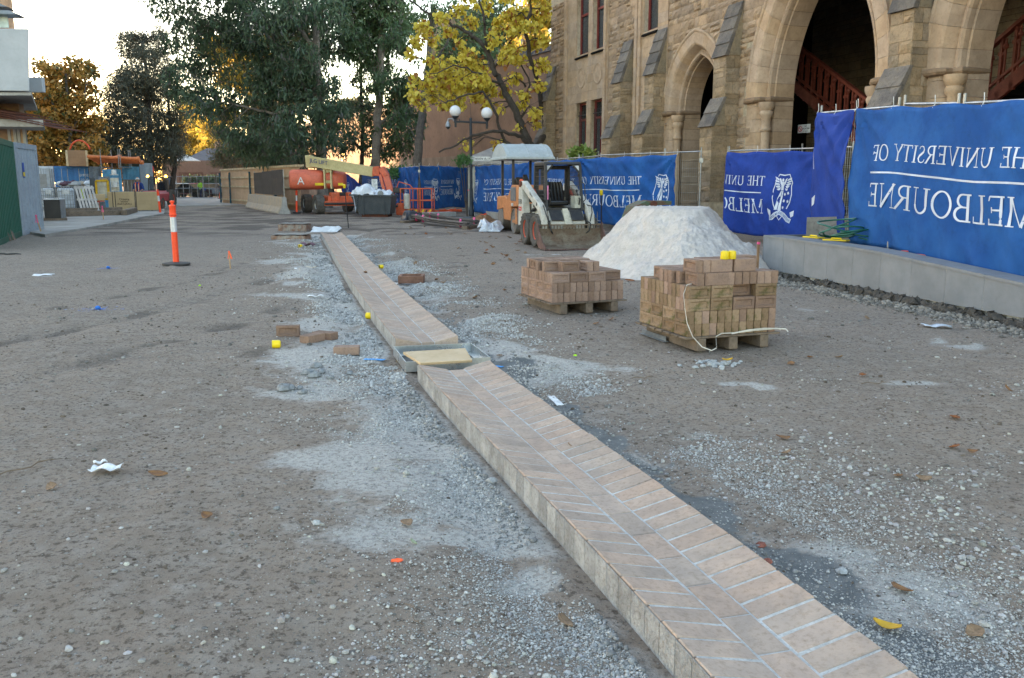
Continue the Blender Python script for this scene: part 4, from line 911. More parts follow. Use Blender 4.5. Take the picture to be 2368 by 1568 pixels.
for (px, py, Yd, bl, lm, lab) in farT:
    top = min(b_[1] for b_ in bl); tree('distant_tree', lab, Yd, [([(px, 424), (px+4, (top+420)//2), (px, top+15)], .3, .08)], bl, mbark_g, lm, per_r2=.9, n_per=12, size=.55, aspect=.5, droop=.6, spray=.7, twigs=False)
for i in range(14):
    X_ = -95+i*15+random.uniform(-3, 3); Yd = random.uniform(165, 190); k = 2000/Yd; px = 1184+X_/Yd*2000; h_ = random.uniform(12, 17)*k
    bl = [(px+random.uniform(-4, 4)*k, 421-h_*random.uniform(.25, .95), random.uniform(2.0, 3.4)*k) for _ in range(9)]
    tree('distant_tree', ['far left end','second','third','fourth','fifth','sixth','seventh','eighth','ninth','tenth','eleventh','twelfth','thirteenth','far right end'][i]+' tree, counted from the left, in the soft far belt', Yd, [([(px, 424), (px+3, 421-h_*.5), (px, 421-h_*.8)], .35, .1)], bl, mbark_g, random.choice([L_oliv, L_gum2, L_org]), per_r2=.35, n_per=10, size=1.0, aspect=.5, droop=.5, spray=1.1, twigs=False, group='far belt of trees')
# the yellow tree by the building corner
yb = [(965,95,20),(975,60,18),(1000,92,14),(952,125,14),(985,72,14),(945,210,10),(958,185,16),(990,190,20),(1010,165,22),(1040,150,22),(1000,218,20),(1060,190,28),(1030,205,24),(1090,160,26),(1112,185,26),(1130,205,20),(1080,130,20),(1100,222,18),(1060,235,20),(1030,243,14),(975,245,14),(962,222,16),(1020,40,18),(1042,72,16),(1060,25,18),(1090,50,18),(1064,100,14),(1140,95,16),(1150,60,20),(1180,70,18),(1180,36,22),(1210,28,22),(1240,50,22),(1255,20,22),(1180,110,18),(1165,132,18),(1200,140,18),(1232,100,20),(1252,150,18),(1190,178,18),(1170,212,14),(1212,220,16),(1240,262,18),(1200,290,10),(1150,342,14),(1165,335,10),(1092,340,7),(1070,330,7),(1245,200,16),(1160,252,8),(1127,245,12),(1200,60,20),(1120,10,20),(1080,-20,24),(1170,-15,26),(1240,-20,28),(1022,175,18),(1075,170,20),(1110,150,16),(1045,225,14),(1085,205,18),(1120,228,12),(1000,140,14),(1240,285,12),(1205,245,10),(1222,60,16),(1258,95,16)]
tree('autumn_tree', 'leaning dark limbed tree with large yellow leaves beside the sandstone corner', 41,
     [([(1236,400),(1233,350),(1222,325),(1205,285),(1180,235),(1160,195),(1140,160),(1130,128),(1112,98),(1085,76),(1055,60),(1020,42),(985,28),(940,-5)], .25, .035),
      ([(1238,350,1),(1252,322,1),(1262,300,1.5),(1252,243,1.5),(1243,188,1),(1223,124,.5),(1216,66),(1227,29),(1225,-20)], .19, .05),
      ([(1130,128,0),(1122,80,-.5),(1119,40,-1),(1106,-10,-1)], .08, .04), ([(1233,352,-.5),(1218,330,-1),(1190,310,-1.5),(1140,303,-2),(1100,312,-2.2),(1065,328,-2.4),(1015,352,-2.6)], .11, .035),
      ([(1230,350,-.5),(1190,345,-1),(1168,327,-1),(1150,280,-1.2),(1132,232,-1.5),(1117,212,-1.6),(1073,221,-1.8),(1030,238,-2)], .10, .03), ([(1215,200,.5),(1190,175,0),(1160,190,-.5)], .05, .02),
      ([(1200,282,0),(1216,240,.5),(1222,180,1),(1190,120,1)], .07, .025), ([(1160,195,0),(1110,170,-1),(1050,150,-1.5),(1000,170,-1.8)], .06, .02), ([(1216,66,0),(1180,95,0),(1165,130,0)], .05, .02), ([(1140,160,0),(1170,120,.6),(1215,105,.8),(1260,110,1)], .05, .02),
      ([(1250,243,1.5),(1235,260,1),(1205,262,.5)], .04, .02), ([(1085,76,0),(1060,100,.3),(1045,120,.5)], .03, .015)],
     [(a, b_, c*.88) for a, b_, c in yb], mbark_d, L_yel, per_r2=8.5, n_per=4, size=.21, aspect=.85, droop=1.1, spray=.22, hexa=True, depth=1.1)
# shrubs over the fences
def shrub(label, px, py, Yd, blobs, lm, size=.16):
    k = 2000/Yd; b0 = At(px, py, Yd); o = thing('shrub', label, 'shrub', (b0[0], Yd, 0)); rg = np.random.default_rng(int(px)); S = []; mb = MB()
    for (x, y, r) in blobs:
        c = At(x, y, Yd+rg.uniform(-.5, .5)); rm = r/k; n = 22; d = rg.normal(0, .5, (n, 3))*rm; S.append(np.c_[d+np.array(c), np.full(n, .14)])
        mb.tube([(0, 0, 0), (c[0]-b0[0], c[1]-Yd, c[2])], [.03, .01], 5)
    S = np.concatenate(S); V, F, T = leaves(S, 8, size, .4, .1, 1.2, False, 5); npmesh('foliage', V-np.array((b0[0], Yd, 0)), F, lm, o, tint=T); mb.build('stem', mbark_d, o); return o
shrub('round green bush behind the far blue banners', 925, 410, 46, [(905,395,12),(925,392,14),(942,398,10),(915,405,12),(935,408,12)], L_bush)
shrub('bright spiky shrub behind the fence at the window bay', 1340, 400, 33, [(1328,355,7),(1345,352,8),(1362,358,8),(1335,362,8),(1352,364,8)], leafmat('spiky', (.12, .22, .04), (.30, .34, .08), .3), .22)
shrub('low green shrub behind the canopy of the roller', 1080, 400, 37, [(1062,372,8),(1080,370,7),(1070,365,5)], L_bush, .14)
h_ = thing('hedge', 'dark clipped hedge behind the wire gate fence', 'hedge', (At(395, 0, 92)[0], 92, 0)); rg = np.random.default_rng(3)
S = np.c_[rg.uniform(0, 9.5, 1500), rg.uniform(0, 1.4, 1500), rg.uniform(.1, 2.0, 1500), np.full(1500, .3)]; V, F, T = leaves(S, 8, .3, .5, .2, 1, False, 9); npmesh('foliage', V, F, L_gum, h_, tint=T)
# ------------------------------------------------------------ temporary fences and printed banners
mgalv = pm('galvanised_steel', (.36, .38, .40), .42, scale=6, dirt=.12, metal=.75, bump=.05)
mblue = pm('banner_blue', (.018, .100, .33), .8, col2=(.012, .070, .26), scale=1.6, dirt=.12, bump=.25, bscale=120, spec=.2)
mblue2 = pm('banner_royal_blue', (.016, .052, .30), .8, col2=(.012, .038, .23), scale=1.6, dirt=.12, bump=.25, bscale=120, spec=.2)
mprint = pm('banner_print', (.62, .68, .80), .8, scale=2, dirt=.03, bump=0)
morange = pm('orange_plastic', (.80, .10, .03), .5, col2=(.65, .09, .03), scale=5, dirt=.15, bump=.05)
T_, t_ = .15, .06
def ell(cx, cy, rx, ry, a0, a1, n=14): return [(cx+rx*math.cos(a0+(a1-a0)*i/n), cy+ry*math.sin(a0+(a1-a0)*i/n)) for i in range(n+1)]
PI = math.pi
def arcs(cx, cy, rx, ry, a0, a1, wt=T_, wn=t_, n=16):
    P_ = ell(cx, cy, rx, ry, a0, a1, n); return ('p', P_, [wn+(wt-wn)*abs(math.cos(a0+(a1-a0)*i/n))**1.3 for i in range(n+1)])
def sv(x, y0, y1, w_=T_): return ('p', [(x, y0), (x, (y0+y1)/2), (x, y1)], [w_]*3)
def sh(x0, x1, y, w_=t_): return ('p', [(x0, y), ((x0+x1)/2, y), (x1, y)], [w_]*3)
def sd_(a, b_, w_): return ('p', [a, ((a[0]+b_[0])/2, (a[1]+b_[1])/2), b_], [w_]*3)
def ser(x, y, w_=.30): return sh(x-w_/2, x+w_/2, y+(.02 if y < .5 else -.02), .04)
GL = {
 'T': (.80, [sv(.4, 0, 1), sh(.04, .76, .97), sv(.06, .80, .97, .05), sv(.74, .80, .97, .05), ser(.4, 0)]),
 'H': (.95, [sv(.2, 0, 1), sv(.75, 0, 1), sh(.2, .75, .51), ser(.2, 0), ser(.75, 0), ser(.2, 1), ser(.75, 1)]),
 'E': (.74, [sv(.2, 0, 1), sh(.06, .64, .97), sh(.2, .52, .52), sh(.06, .68, .03), sv(.63, .82, .97, .05), sv(.66, .03, .22, .05), sv(.52, .42, .62, .05)]),
 'F': (.70, [sv(.2, 0, 1), sh(.06, .64, .97), sh(.2, .52, .50), sv(.63, .80, .97, .05), sv(.52, .40, .60, .05), ser(.2, 0)]),
 'L': (.70, [sv(.2, 0, 1), sh(.06, .64, .03), sv(.63, .03, .24, .05), ser(.2, 1)]),
 'U': (.95, [sv(.2, .32, 1), arcs(.47, .33, .27, .31, PI, 2*PI, .12, .07), sv(.74, .32, 1, .06), ser(.2, 1), ser(.74, 1, .26)]),
 'N': (.98, [sv(.18, 0, 1, .055), sd_((.14, .99), (.80, .01), .14), sv(.80, 0, 1, .055), ser(.16, 1, .24), ser(.18, 0, .28), ser(.80, 1, .28)]),
 'I': (.42, [sv(.21, 0, 1), ser(.21, 0), ser(.21, 1)]),
 'V': (.86, [sd_((.12, 1), (.44, .0), .135), sd_((.74, 1), (.45, .0), .055), ser(.12, 1), ser(.74, 1, .26)]),
 'R': (.86, [sv(.2, 0, 1), sh(.06, .42, .97), arcs(.40, .74, .24, .23, PI/2, -PI/2, .12, .05, 12), sh(.2, .42, .50), sd_((.40, .50), (.78, .02), .13), ser(.2, 0), ser(.80, 0, .16)]),
 'S': (.64, [('p', [(.54, .80), (.50, .92), (.34, .975), (.18, .93), (.12, .78), (.18, .64), (.34, .53), (.48, .42), (.54, .26), (.46, .08), (.30, .03), (.14, .08), (.09, .22)], [.05, .05, .055, .08, .12, .13, .14, .13, .12, .08, .055, .05, .05])]),
 'Y': (.84, [sd_((.10, 1), (.42, .46), .13), sd_((.74, 1), (.43, .46), .055), sv(.42, 0, .48), ser(.10, 1), ser(.74, 1, .26), ser(.42, 0)]),
 'O': (1.0, [arcs(.5, .5, .41, .48, 0, 2*PI, .14, .055, 32)]),
 'M': (1.16, [sv(.18, 0, 1, .055), sd_((.18, .99), (.56, .02), .14), sd_((.94, .99), (.58, .02), .06), sv(.95, 0, 1), ser(.14, 1, .24), ser(.18, 0, .28), ser(.95, 0), ser(.97, 1, .24)]),
 'B': (.80, [sv(.2, 0, 1), sh(.06, .42, .97), arcs(.40, .75, .22, .22, PI/2, -PI/2, .12, .05, 12), sh(.2, .42, .52), arcs(.42, .27, .27, .25, PI/2, -PI/2, .13, .05, 12), sh(.06, .44, .03)]),
 'P': (.74, [sv(.2, 0, 1), sh(.06, .42, .97), arcs(.40, .73, .24, .24, PI/2, -PI/2, .12, .05, 12), sh(.2, .42, .48), ser(.2, 0)]),
 'A': (.88, [sd_((.12, 0), (.43, 1), .055), sd_((.76, 0), (.44, 1), .135), sh(.24, .66, .32), ser(.12, 0, .24), ser(.76, 0)]),
 'C': (.86, [arcs(.48, .5, .38, .48, .75, 2*PI-.75, .14, .055, 24)]),
 'D': (.94, [sv(.2, 0, 1), sh(.06, .44, .97), arcs(.42, .5, .38, .47, PI/2, -PI/2, .14, .05, 16), sh(.06, .44, .03)]),
 ' ': (.42, [])}
def text_w(s): return sum(GL[c][0] for c in s)
class Cloth:
    def __init__(s, p0, p1, b0, b1, h=2.05, amp=.035, seed=1, drape=0.0, bulge=.05, off=.045):
        s.p0 = Vector((p0[0], p0[1], 0)); s.p1 = Vector((p1[0], p1[1], 0)); s.b0 = b0; s.b1 = b1; s.h = h; s.L = (s.p1-s.p0).length
        d = (s.p1-s.p0)/s.L; n = Vector((d.y, -d.x, 0)); s.d = d; s.n = n if n.dot(-s.p0) > 0 else -n; s.amp = amp; s.seed = seed; s.dr = drape; s.bulge = bulge; s.off = off
    def f(s, u, v):      # metres along, metres up -> displacement outwards
        L, h = s.L, s.h; k = v/h
        a = float(vn(u*.9+v*.5, v*.7-u*.2, s.seed)); b_ = float(vn(u*2.6+v*2.2, v*1.1, s.seed+3)); c = float(vn(u*6.5+v*4.5, v*1.6-u, s.seed+7))
        fold = s.amp*(1.3*(a-.5)+.9*(b_-.5)+.35*(c-.5))
        r = s.amp*.8*math.sin(16*math.atan2(h-v+.05, u+.05))*math.exp(-1.3*math.hypot(u, h-v))*min(1, 3*math.hypot(u, h-v)) + s.amp*.8*math.sin(14*math.atan2(h-v+.05, L-u+.05))*math.exp(-1.3*math.hypot(L-u, h-v))*min(1, 3*math.hypot(L-u, h-v))+s.amp*.35*math.sin(15*(u*.8+v)+2*a)*b_*b_
        edge = min(1, (h-v)/.15)
        return s.off+s.bulge*math.sin(PI*min(max(k, 0), 1))+(fold+r)*edge+.02*math.sin(u*11+s.seed)*(1-k)**2
    def P(s, u, v, e=0.0):
        t_u = min(max(u/s.L, -.2), 1.2); sag = .035*math.sin(u*PI/1.15)**2*(v/s.h)**3; hem = .03*math.sin(u*2.3+s.seed)*(1-v/s.h)
        z = s.b0+(s.b1-s.b0)*t_u+v-sag+hem; q_ = s.p0+s.d*u+s.n*(s.f(u, v)+e)
        if s.dr: z -= s.dr*(u/s.L)**1.5*(v/s.h)
        return (q_.x, q_.y, z)
def strokes(mb, cl_, gl_, ox, oy, sz, mir, clip=None):
    """draw glyph strokes as ribbons lying on the cloth"""
    for _, P_, W_ in gl_:
        n = len(P_); L_ = []; 
        for i in range(n):
            a = P_[max(i-1, 0)]; b_ = P_[min(i+1, n-1)]; dx, dy = b_[0]-a[0], b_[1]-a[1]; m = math.hypot(dx, dy) or 1; nx_, ny_ = -dy/m, dx/m
            L_.append(((P_[i][0]+nx_*W_[i]/2, P_[i][1]+ny_*W_[i]/2), (P_[i][0]-nx_*W_[i]/2, P_[i][1]-ny_*W_[i]/2)))
        vs = []; ok = []
        for a, b_ in L_:
            good = True
            for p in (a, b_):
                u = ox+mir*p[0]*sz; v = oy+p[1]*sz
                if clip and not (clip[0] < u < clip[1]): good = False
                vs.append(cl_.P(u, v, .006))
            ok.append(good)
        fs = [(2*i, 2*i+1, 2*i+3, 2*i+2) for i in range(n-1) if ok[i] and ok[i+1]]
        if fs: mb.add(vs, fs)
def word(mb, cl_, s, u_right, y, sz, mir, width=None, clip=None):
    w_ = text_w(s); k = (width/(w_*sz)) if width else 1; x = 0
    for ch in s:
        adv, g_ = GL[ch]; g2 = [(a, [(p[0]*k, p[1]) for p in P_], [q_*(k if k < 1 else 1) for q_ in W_]) for a, P_, W_ in g_]
        strokes(mb, cl_, g2, u_right+mir*x*sz, y, sz, mir, clip); x += adv*k
def poly_on(mb, cl_, pts, ox, oy, k, clip):
    u_ = [(ox+p[0]*k, oy-p[1]*k) for p in pts]
    if clip and any(not (clip[0] < u < clip[1]) for u, v in u_): 
        u_ = [(min(max(u, clip[0]+.01), clip[1]-.01), v) for u, v in u_]
        if max(u for u, v in u_)-min(u for u, v in u_) < .02: return
    mb.add([cl_.P(u, v, .006) for u, v in u_], [tuple(range(len(pts)))])
def crest(cl_, parent, uc, vc, sc, clip=None, detail=True):
    """winged figure shield; coordinates as seen in the photo (the print shows from its back), centred, y down"""
    k = .00283*sc; mb = MB()
    def Q(*pts): return [(x-2040, y-505) for x, y in pts]
    def line(pts, w_):
        pts = Q(*pts); L_ = [(('p', [(a[0], -a[1]) for a in pts], [w_]*len(pts)))]; strokes(mb, cl_, L_, uc, vc, k, 1, clip)
    line([(1958,330),(1950,385),(1936,430),(1932,500),(1942,555),(1962,592)], 9); line([(1976,318),(1988,300),(2050,310),(2112,303),(2126,330),(2142,372)], 9)
    line([(2142,372),(2130,400),(2136,470),(2124,540),(2098,592)], 9); line([(1990,655),(2015,688),(2052,655)], 8)
    for fan in ([(1938,315),(1975,330),(2000,352),(1985,350),(1950,335)], [(1942,345),(1978,352),(2004,366),(1990,368),(1955,362)], [(1946,372),(1980,374),(2008,382),(1995,390),(1962,388)], [(1954,398),(1985,393),(2012,396),(1996,414),(1972,412)], [(1968,424),(1992,416),(2016,408),(2010,432),(1988,436)], [(1990,332),(2010,336),(2030,372),(2024,400),(2010,380)],
                [(2140,330),(2105,338),(2080,356),(2095,356),(2130,346)], [(2138,352),(2105,358),(2078,372),(2090,376),(2126,366)], [(2130,374),(2100,376),(2072,388),(2085,396),(2116,388)], [(2112,396),(2092,394),(2068,402),(2080,420),(2100,412)], [(2088,334),(2068,342),(2052,375),(2058,398),(2070,378)], [(2095,420),(2078,424),(2062,418),(2074,440),(2088,438)],
                [(2024,366),(2054,366),(2052,400),(2048,436),(2022,438),(2020,400)], [(2020,442),(2032,442),(2018,500),(1996,560),(1984,602),(1952,600),(1972,548),(1990,500)], [(2036,442),(2048,440),(2042,500),(2034,560),(2032,606),(1992,604),(2004,560),(2026,500)], [(2026,505),(2045,485),(2040,520),(2022,540)]): poly_on(mb, cl_, Q(*fan), uc, vc, k, clip)
    poly_on(mb, cl_, [(-2+13*math.cos(i*.785), -155+15*math.sin(i*.785)) for i in range(8)], uc, vc, k, clip)
    for sx, sy in ((2066, 470), (2100, 460), (2062, 525), (2102, 530), (2057, 582)):
        poly_on(mb, cl_, [(sx-2040+(15 if i % 2 == 0 else 7)*math.cos(i*PI/7), sy-505+(17 if i % 2 == 0 else 8)*math.sin(i*PI/7)) for i in range(14)], uc, vc, k, clip)
    line([(1898,670),(1925,668),(1960,645),(2015,622),(2070,645),(2110,684),(2140,696)], 40)
    for p_ in ([(1880,585),(1918,606),(1916,642),(1900,655),(1886,628)], [(2132,622),(2174,603),(2168,650),(2142,664)]): poly_on(mb, cl_, Q(*p_), uc, vc, k, clip)
    mb.build('crest', mprint, parent)
    if detail:
        mb = MB(); path = [(1896,670),(1925,668),(1960,645),(2015,622),(2070,645),(2110,684),(2142,697)]; txt = 'POSTERA CRESCAM LAUDE'; tw = text_w(txt); x = 0
        segs_ = [math.dist(a, b_) for a, b_ in zip(path, path[1:])]; tot = sum(segs_)
        for ch in txt:
            adv, g_ = GL[ch]; tpos = tot*(1-(x+adv/2)/tw)*.94+tot*.03; acc = 0
            for (a, b_), L_ in zip(zip(path, path[1:]), segs_):
                if acc+L_ >= tpos or (a, b_) == (path[-2], path[-1]):
                    q_ = (tpos-acc)/L_; cx = a[0]+(b_[0]-a[0])*q_; cy = a[1]+(b_[1]-a[1])*q_; ang = math.atan2(-(b_[1]-a[1]), b_[0]-a[0]); break
                acc += L_
            for _, P_, W_ in g_:
                h_ = 20; pp = []
                for (gx, gy) in P_:
                    lx_, ly_ = -(gx-adv/2)*13, (gy-.5)*h_; pp.append(((cx-2040)+lx_*math.cos(ang)-ly_*math.sin(ang), -(cy-505)+lx_*math.sin(ang)+ly_*math.cos(ang)))
                n0 = len(mb.v); strokes(mb, cl_, [('p', pp, [3.2]*len(pp))], uc, vc, k, 1, clip)
                for i in range(n0, len(mb.v)): v_ = Vector(mb.v[i])+cl_.n*.004; mb.v[i] = tuple(v_)
            x += adv
        mb.build('motto', mblue, parent)
def banner(label, p0, p1, b0, b1, items, mat=None, nu=None, **kw):
    c = Cloth(p0, p1, b0, b1, **kw); o = thing('banner', label, 'banner', (p0[0], p0[1], b0), 0, 'university banners on the wire fences')
    mb = MB(); nu = nu or int(c.L*16); mb.sheet(lambda u, v: c.P(u*c.L, v*c.h), nu, 30)
    r = mb.build('cloth', mat or mblue, o, smooth=True); r.modifiers.new('solid', 'SOLIDIFY').thickness = .003; r.modifiers['solid'].offset = -1
    def s_of(px):       # metres along for a picture column
        k = (px-1184)/2000*.985; a, b_ = c.p0, c.p1; den = (b_.x-a.x)-k*(b_.y-a.y); return (k*a.y-a.x)/den*c.L if abs(den) > 1e-6 else 0
    clip = (.03, c.L-.03)
    for it in items:
        if it[0] == 'text':
            sc = it[3] if len(it) > 3 else 1.0; r_ = s_of(it[2]) if it[2] is not None else s_of(it[1])+3.62*sc; l_ = s_of(it[1]) if it[1] is not None else r_-3.2*sc
            for txt, y, sz in (('THE UNIVERSITY OF', 1.23, .235), ('MELBOURNE', .56, .345)):
                mb = MB(); word(mb, c, txt, r_, y*sc+(1-sc)*1.0, sz*sc, -1, abs(r_-l_)-.02, clip)
                if mb.v: mb.build('lettering', mprint, o)
            mb = MB(); n = 30; a_ = max(l_+.02, clip[0]); b_ = min(r_-.1, clip[1]); y = 1.06*sc+(1-sc)*1.0
            mb.add([c.P(a_+(b_-a_)*i/n, y+dy, .006) for i in range(n+1) for dy in (-.012, .012)], [(2*i, 2*i+1, 2*i+3, 2*i+2) for i in range(n)]); mb.build('rule', mprint, o)
        else: crest(c, o, s_of(it[1]), it[3] if len(it) > 3 else .92, it[2], clip, it[2] > .8)
    for e in (c.p0, c.p1): pass
    for v in o.children:      # shift to local
        v.location = (-p0[0], -p0[1], -b0)
    # white cable ties along the top hem
    n = max(2, int(c.L/.9)); mb = MB()
    for i in range(n+1):
        q_ = Vector(c.P(c.L*i/n, c.h-.02, .0))-Vector((p0[0], p0[1], b0)); mb = MB(); mb.tube([q_, q_+Vector((0, 0, .05))-c.n*.03, q_+Vector((.02, 0, .16))], .006, 5); mb.build('cable_tie', mwhite, o)
    return c
FP = [0]
def fence_panel(label, p0, p1, b0, b1, h=2.1, wires=True, pitch=.075):
    a = Vector((p0[0], p0[1], b0)); b_ = Vector((p1[0], p1[1], b1)); o = thing('wire_fence', label, 'fence panel', a, 0, 'temporary wire fence panels'); d = b_-a; L = d.length; e = d/L
    H_ = Vector((0, 0, h)); mb = MB()
    mb.tube([(0, 0, -.05), H_+Vector((0, 0, .12))], .021, 8); mb.build('post', mgalv, o, smooth=True)
    mb = MB(); mb.tube([d+Vector((0, 0, -.05)), d+H_+Vector((0, 0, .12))], .021, 8); mb.build('post', mgalv, o, smooth=True)
    mb = MB(); mb.tube([H_, d+H_], .019, 8); mb.build('rail', mgalv, o, smooth=True)
    mb = MB(); mb.tube([Vector((0, 0, .08)), d+Vector((0, 0, .08))], .016, 8); mb.build('rail', mgalv, o, smooth=True)
    mb = MB(); mb.box(-.05, .05, -.03, .03, h-.30, h-.18); mb.build('clamp', mgalv, o)
    if wires:
        mb = MB(); n = int(L/pitch)
        for i in range(1, n): q_ = e*(L*i/n); mb.tube([q_+Vector((0, 0, .1)), q_+H_-Vector((0, 0, .02))], .0024, 3, False)
        for j in range(1, 9): z = Vector((0, 0, .1+(h-.1)*j/9)); mb.tube([z, d+z], .0024, 3, False)
        mb.build('wire_mesh', mgalv, o)
    return o
def foot(x, y, z, rz, label): 
    o = thing('fence_foot', label, 'fence foot', (x, y, z), rz, 'orange fence feet'); mb = MB()
    mb.lathe([(.0, .0), (.12, .0), (.14, .03), (.13, .10), (.10, .13), (0, .13)], 12, (-.22, 0, 0)); mb2 = MB(); mb.box(-.24, .24, -.11, .11, .005, .118); mb.lathe([(0, 0), (.12, .0), (.14, .03), (.13, .10), (.10, .13), (0, .13)], 12, (.22, 0, 0)); mb.lathe([(.045, .12), (.05, .16), (.03, .16), (.03, .12)], 10, (0, 0, 0))
    mb.build('block', morange, o, bevel=.01); return o
def PXZ(px, Yd, k=1.03):
    Yd *= k; return ((px-1184)/2000*Yd*.985, Yd)
P1, P2, P3, P4 = PXZ(1889, 14.7, 1), PXZ(1974, 13.3, 1), PXZ(2200, 10.95, 1), PXZ(2560, 8.5, 1)
banner('darker royal blue banner, narrow and sagging, hung left of the largest banner', (P1[0]-.03, P1[1]), (P2[0], P2[1]+.05), .70, .64, [('crest', 1872, 1.1)], mblue2, amp=.06, seed=5, h=1.93)
banner('largest blue banner at the right edge with big mirrored white lettering', (P2[0], P2[1]), P4, .62, .36, [('text', 2019, None, .97)], seed=11, amp=.05, h=1.96)
fence_panel('wire fence panel behind the narrow royal blue banner', P1, (P2[0]+.12, P2[1]-1.1), .66, .56, h=1.96); fence_panel('wire fence panel holding the largest blue banner', (P2[0]+.15, P2[1]-1.2), P3, .56, .47, h=1.98); fence_panel('wire fence panel at the right edge of the photo', (P3[0]+.02, P3[1]-.1), P4, .46, .33, h=1.98)
Q0, Q1, Q2 = PXZ(1683, 22.3), PXZ(1850, 20.4), PXZ(1905, 19.4)
banner('blue banner with the whole winged crest, between the buttress and royal blue banner', (Q0[0]-.02, Q0[1]), Q2, .22, .16, [('crest', 1818, 1.0), ('text', None, 1776, 1.0)], mblue2, seed=21, amp=.05)
fence_panel('wire fence panel behind the banner with the whole crest', Q0, Q1, .2, .18); fence_panel('short wire fence panel left of the grey stone wall', Q1, (Q2[0]+.3, Q2[1]-.8), .18, .15)
R0, R1, R2, R3 = PXZ(1619, 23.3), PXZ(1575, 24.0), PXZ(1383, 26.7), PXZ(1347, 27.6)
fence_panel('bare wire fence panel left of the buttress foot', R0, (R1[0]-.4, R1[1]+.4), .22, .22, pitch=.075); fence_panel('wire fence panel carrying the banner behind the sand heap', (R1[0]-.42, R1[1]+.42), R2, .22, .22)
banner('blue banner with folded over crest behind the loader bucket and sand heap', R3, R1, .2, .22, [('text', 1352, 1498, 1.0), ('crest', 1543, 1.0)], seed=31, amp=.085, off=.2)
S0, S1 = PXZ(1104, 38.0), PXZ(1229, 32.5)
S2 = PXZ(1347, 28.2)
banner('blue banner hidden partly by the skid steer cab', PXZ(1229, 32.3), S2, .2, .2, [('text', None, 1340, .9)], seed=41, amp=.06, off=.15)
banner('blue banner behind the roller, right of the street lamp', S0, S1, .15, .18, [('text', 1127, None, 1.0), ('crest', 1106, .9)], seed=51, amp=.08, off=.12)
fence_panel('wire fence panel behind the skid steer', R2, S2, .2, .2); fence_panel('wire fence panel behind the roller canopy', S2, S1, .2, .18); fence_panel('wire fence panel behind the roller banner', S1, S0, .18, .15)
U0, U1, U2, U3, U4 = PXZ(970, 40.6), PXZ(1012, 42.0), PXZ(1082, 45.0), PXZ(839, 55), PXZ(794, 58)
fence_panel('bare wire fence panel behind the street lamp pole', U2, (S0[0]-.1, S0[1]+.4), .1, .12)
banner('small far blue banner with complete crest left of the street lamp', U1, U2, .25, .2, [('crest', 1056, .95), ('text', 1014, 1044, .8)], seed=61, amp=.09)
banner('narrow far blue banner right of the lift basket corner', U0, U1, .22, .22, [('crest', 1002, .9), ('text', 977, 996, .8)], seed=71, amp=.05)
banner('long far blue banner behind the boom and skip bin', U3, U0, .2, .2, [('text', 852, 925, 1.0), ('crest', 943, .9)], seed=81, amp=.09)
banner('torn blue banner drooping between the boom turntable and skip bin', U4, U3, .1, .1, [('crest', 806, 1.0)], mblue2, seed=91, amp=.12, drape=.9)
for a, b_, l in ((U0, U1, 'wire fence panel behind the narrow far banner'), (U1, U2, 'wire fence panel behind the small far crest banner'), (PXZ(905, 48), U0, 'wire fence panel behind the lift basket'), (U3, PXZ(905, 48), 'wire fence panel behind the skip bin'), (U4, U3, 'wire fence panel behind the drooping banner')): fence_panel(l, a, b_, .15, .15, pitch=.15)
for (px, py, Yd, lab) in ((1002, 0, 41.5, 'orange fence foot below the narrow far banner'), (1028, 0, 42.3, 'orange fence foot left of the lamp post, under the far banner'), (1052, 0, 43.2, 'orange fence foot nearest the lamp post'), (1122, 0, 36.5, 'orange fence foot left of the roller drum')):
    a = PXZ(px, Yd); foot(a[0], a[1], .02, R(20+px), lab)
a = G(2150, 606, .45); fo_ = foot(5.12, 11.3, .46, R(-75), 'orange fence foot on top of the grey stone wall')
# ------------------------------------------------------------ grey stone seat wall
WA, WB = Vector((*G(1763, 637), 0)), Vector((*G(2367, 762), 0)); wd_ = (WB-WA).normalized(); WL_ = (WB-WA).length+1.6
wall_o = thing('stone_seat_wall', 'low grey bluestone wall of large square slabs below the largest banner', 'wall', WA, math.atan2(wd_.y, wd_.x))
mbs = pm('bluestone', (.225, .232, .245), .6, col2=(.19, .198, .21), scale=3, dirt=.06, bump=.12, bscale=60, tint=True, spec=.35)
def wtop(s): return .655-.0075*s if s < 2.7 else .635-.06*(s-2.7)
mb = MB(); nT = int(WL_/.6)+1
for i in range(nT):
    s0, s1 = i*.6, (i+1)*.6; k = random.uniform(.95, 1.05); mb.cur = (k, k, k)
    mb.hexa([(s0+.004, -.0, .115), (s1-.003, 0, .115), (s1-.003, .03, .115), (s0+.003, .03, .115)], [(s0+.003, 0, wtop(s0)-.035), (s1-.003, 0, wtop(s1)-.035), (s1-.003, .03, wtop(s1)-.035), (s0+.003, .03, wtop(s0)-.035)])
mb.build('face_slabs', mbs, wall_o, tint=True)
mb = MB()
for i in range(nT+1):
    s0, s1 = i*.6, (i+1)*.6; mb.cur = (.98, .98, .98); mb.hexa([(s0+.002, -.012, wtop(s0)-.034), (s1-.002, -.012, wtop(s1)-.034), (s1-.002, .34, wtop(s1)-.034), (s0+.002, .34, wtop(s0)-.034)], [(s0+.002, -.012, wtop(s0)), (s1-.002, -.012, wtop(s1)), (s1-.002, .34, wtop(s1)), (s0+.002, .34, wtop(s0))])
mb.build('coping', mbs, wall_o, tint=True)
mb = MB(); L = WL_
for s0, s1 in ((.006, 2.7), (2.7, L)): mb.hexa([(s0, .0035, .118), (s1, .0035, .118), (s1, .33, .118), (s0, .33, .118)], [(s0, .0035, wtop(s0)-.04), (s1, .0035, wtop(s1)-.04), (s1, .33, wtop(s1)-.04), (s0, .33, wtop(s0)-.04)])
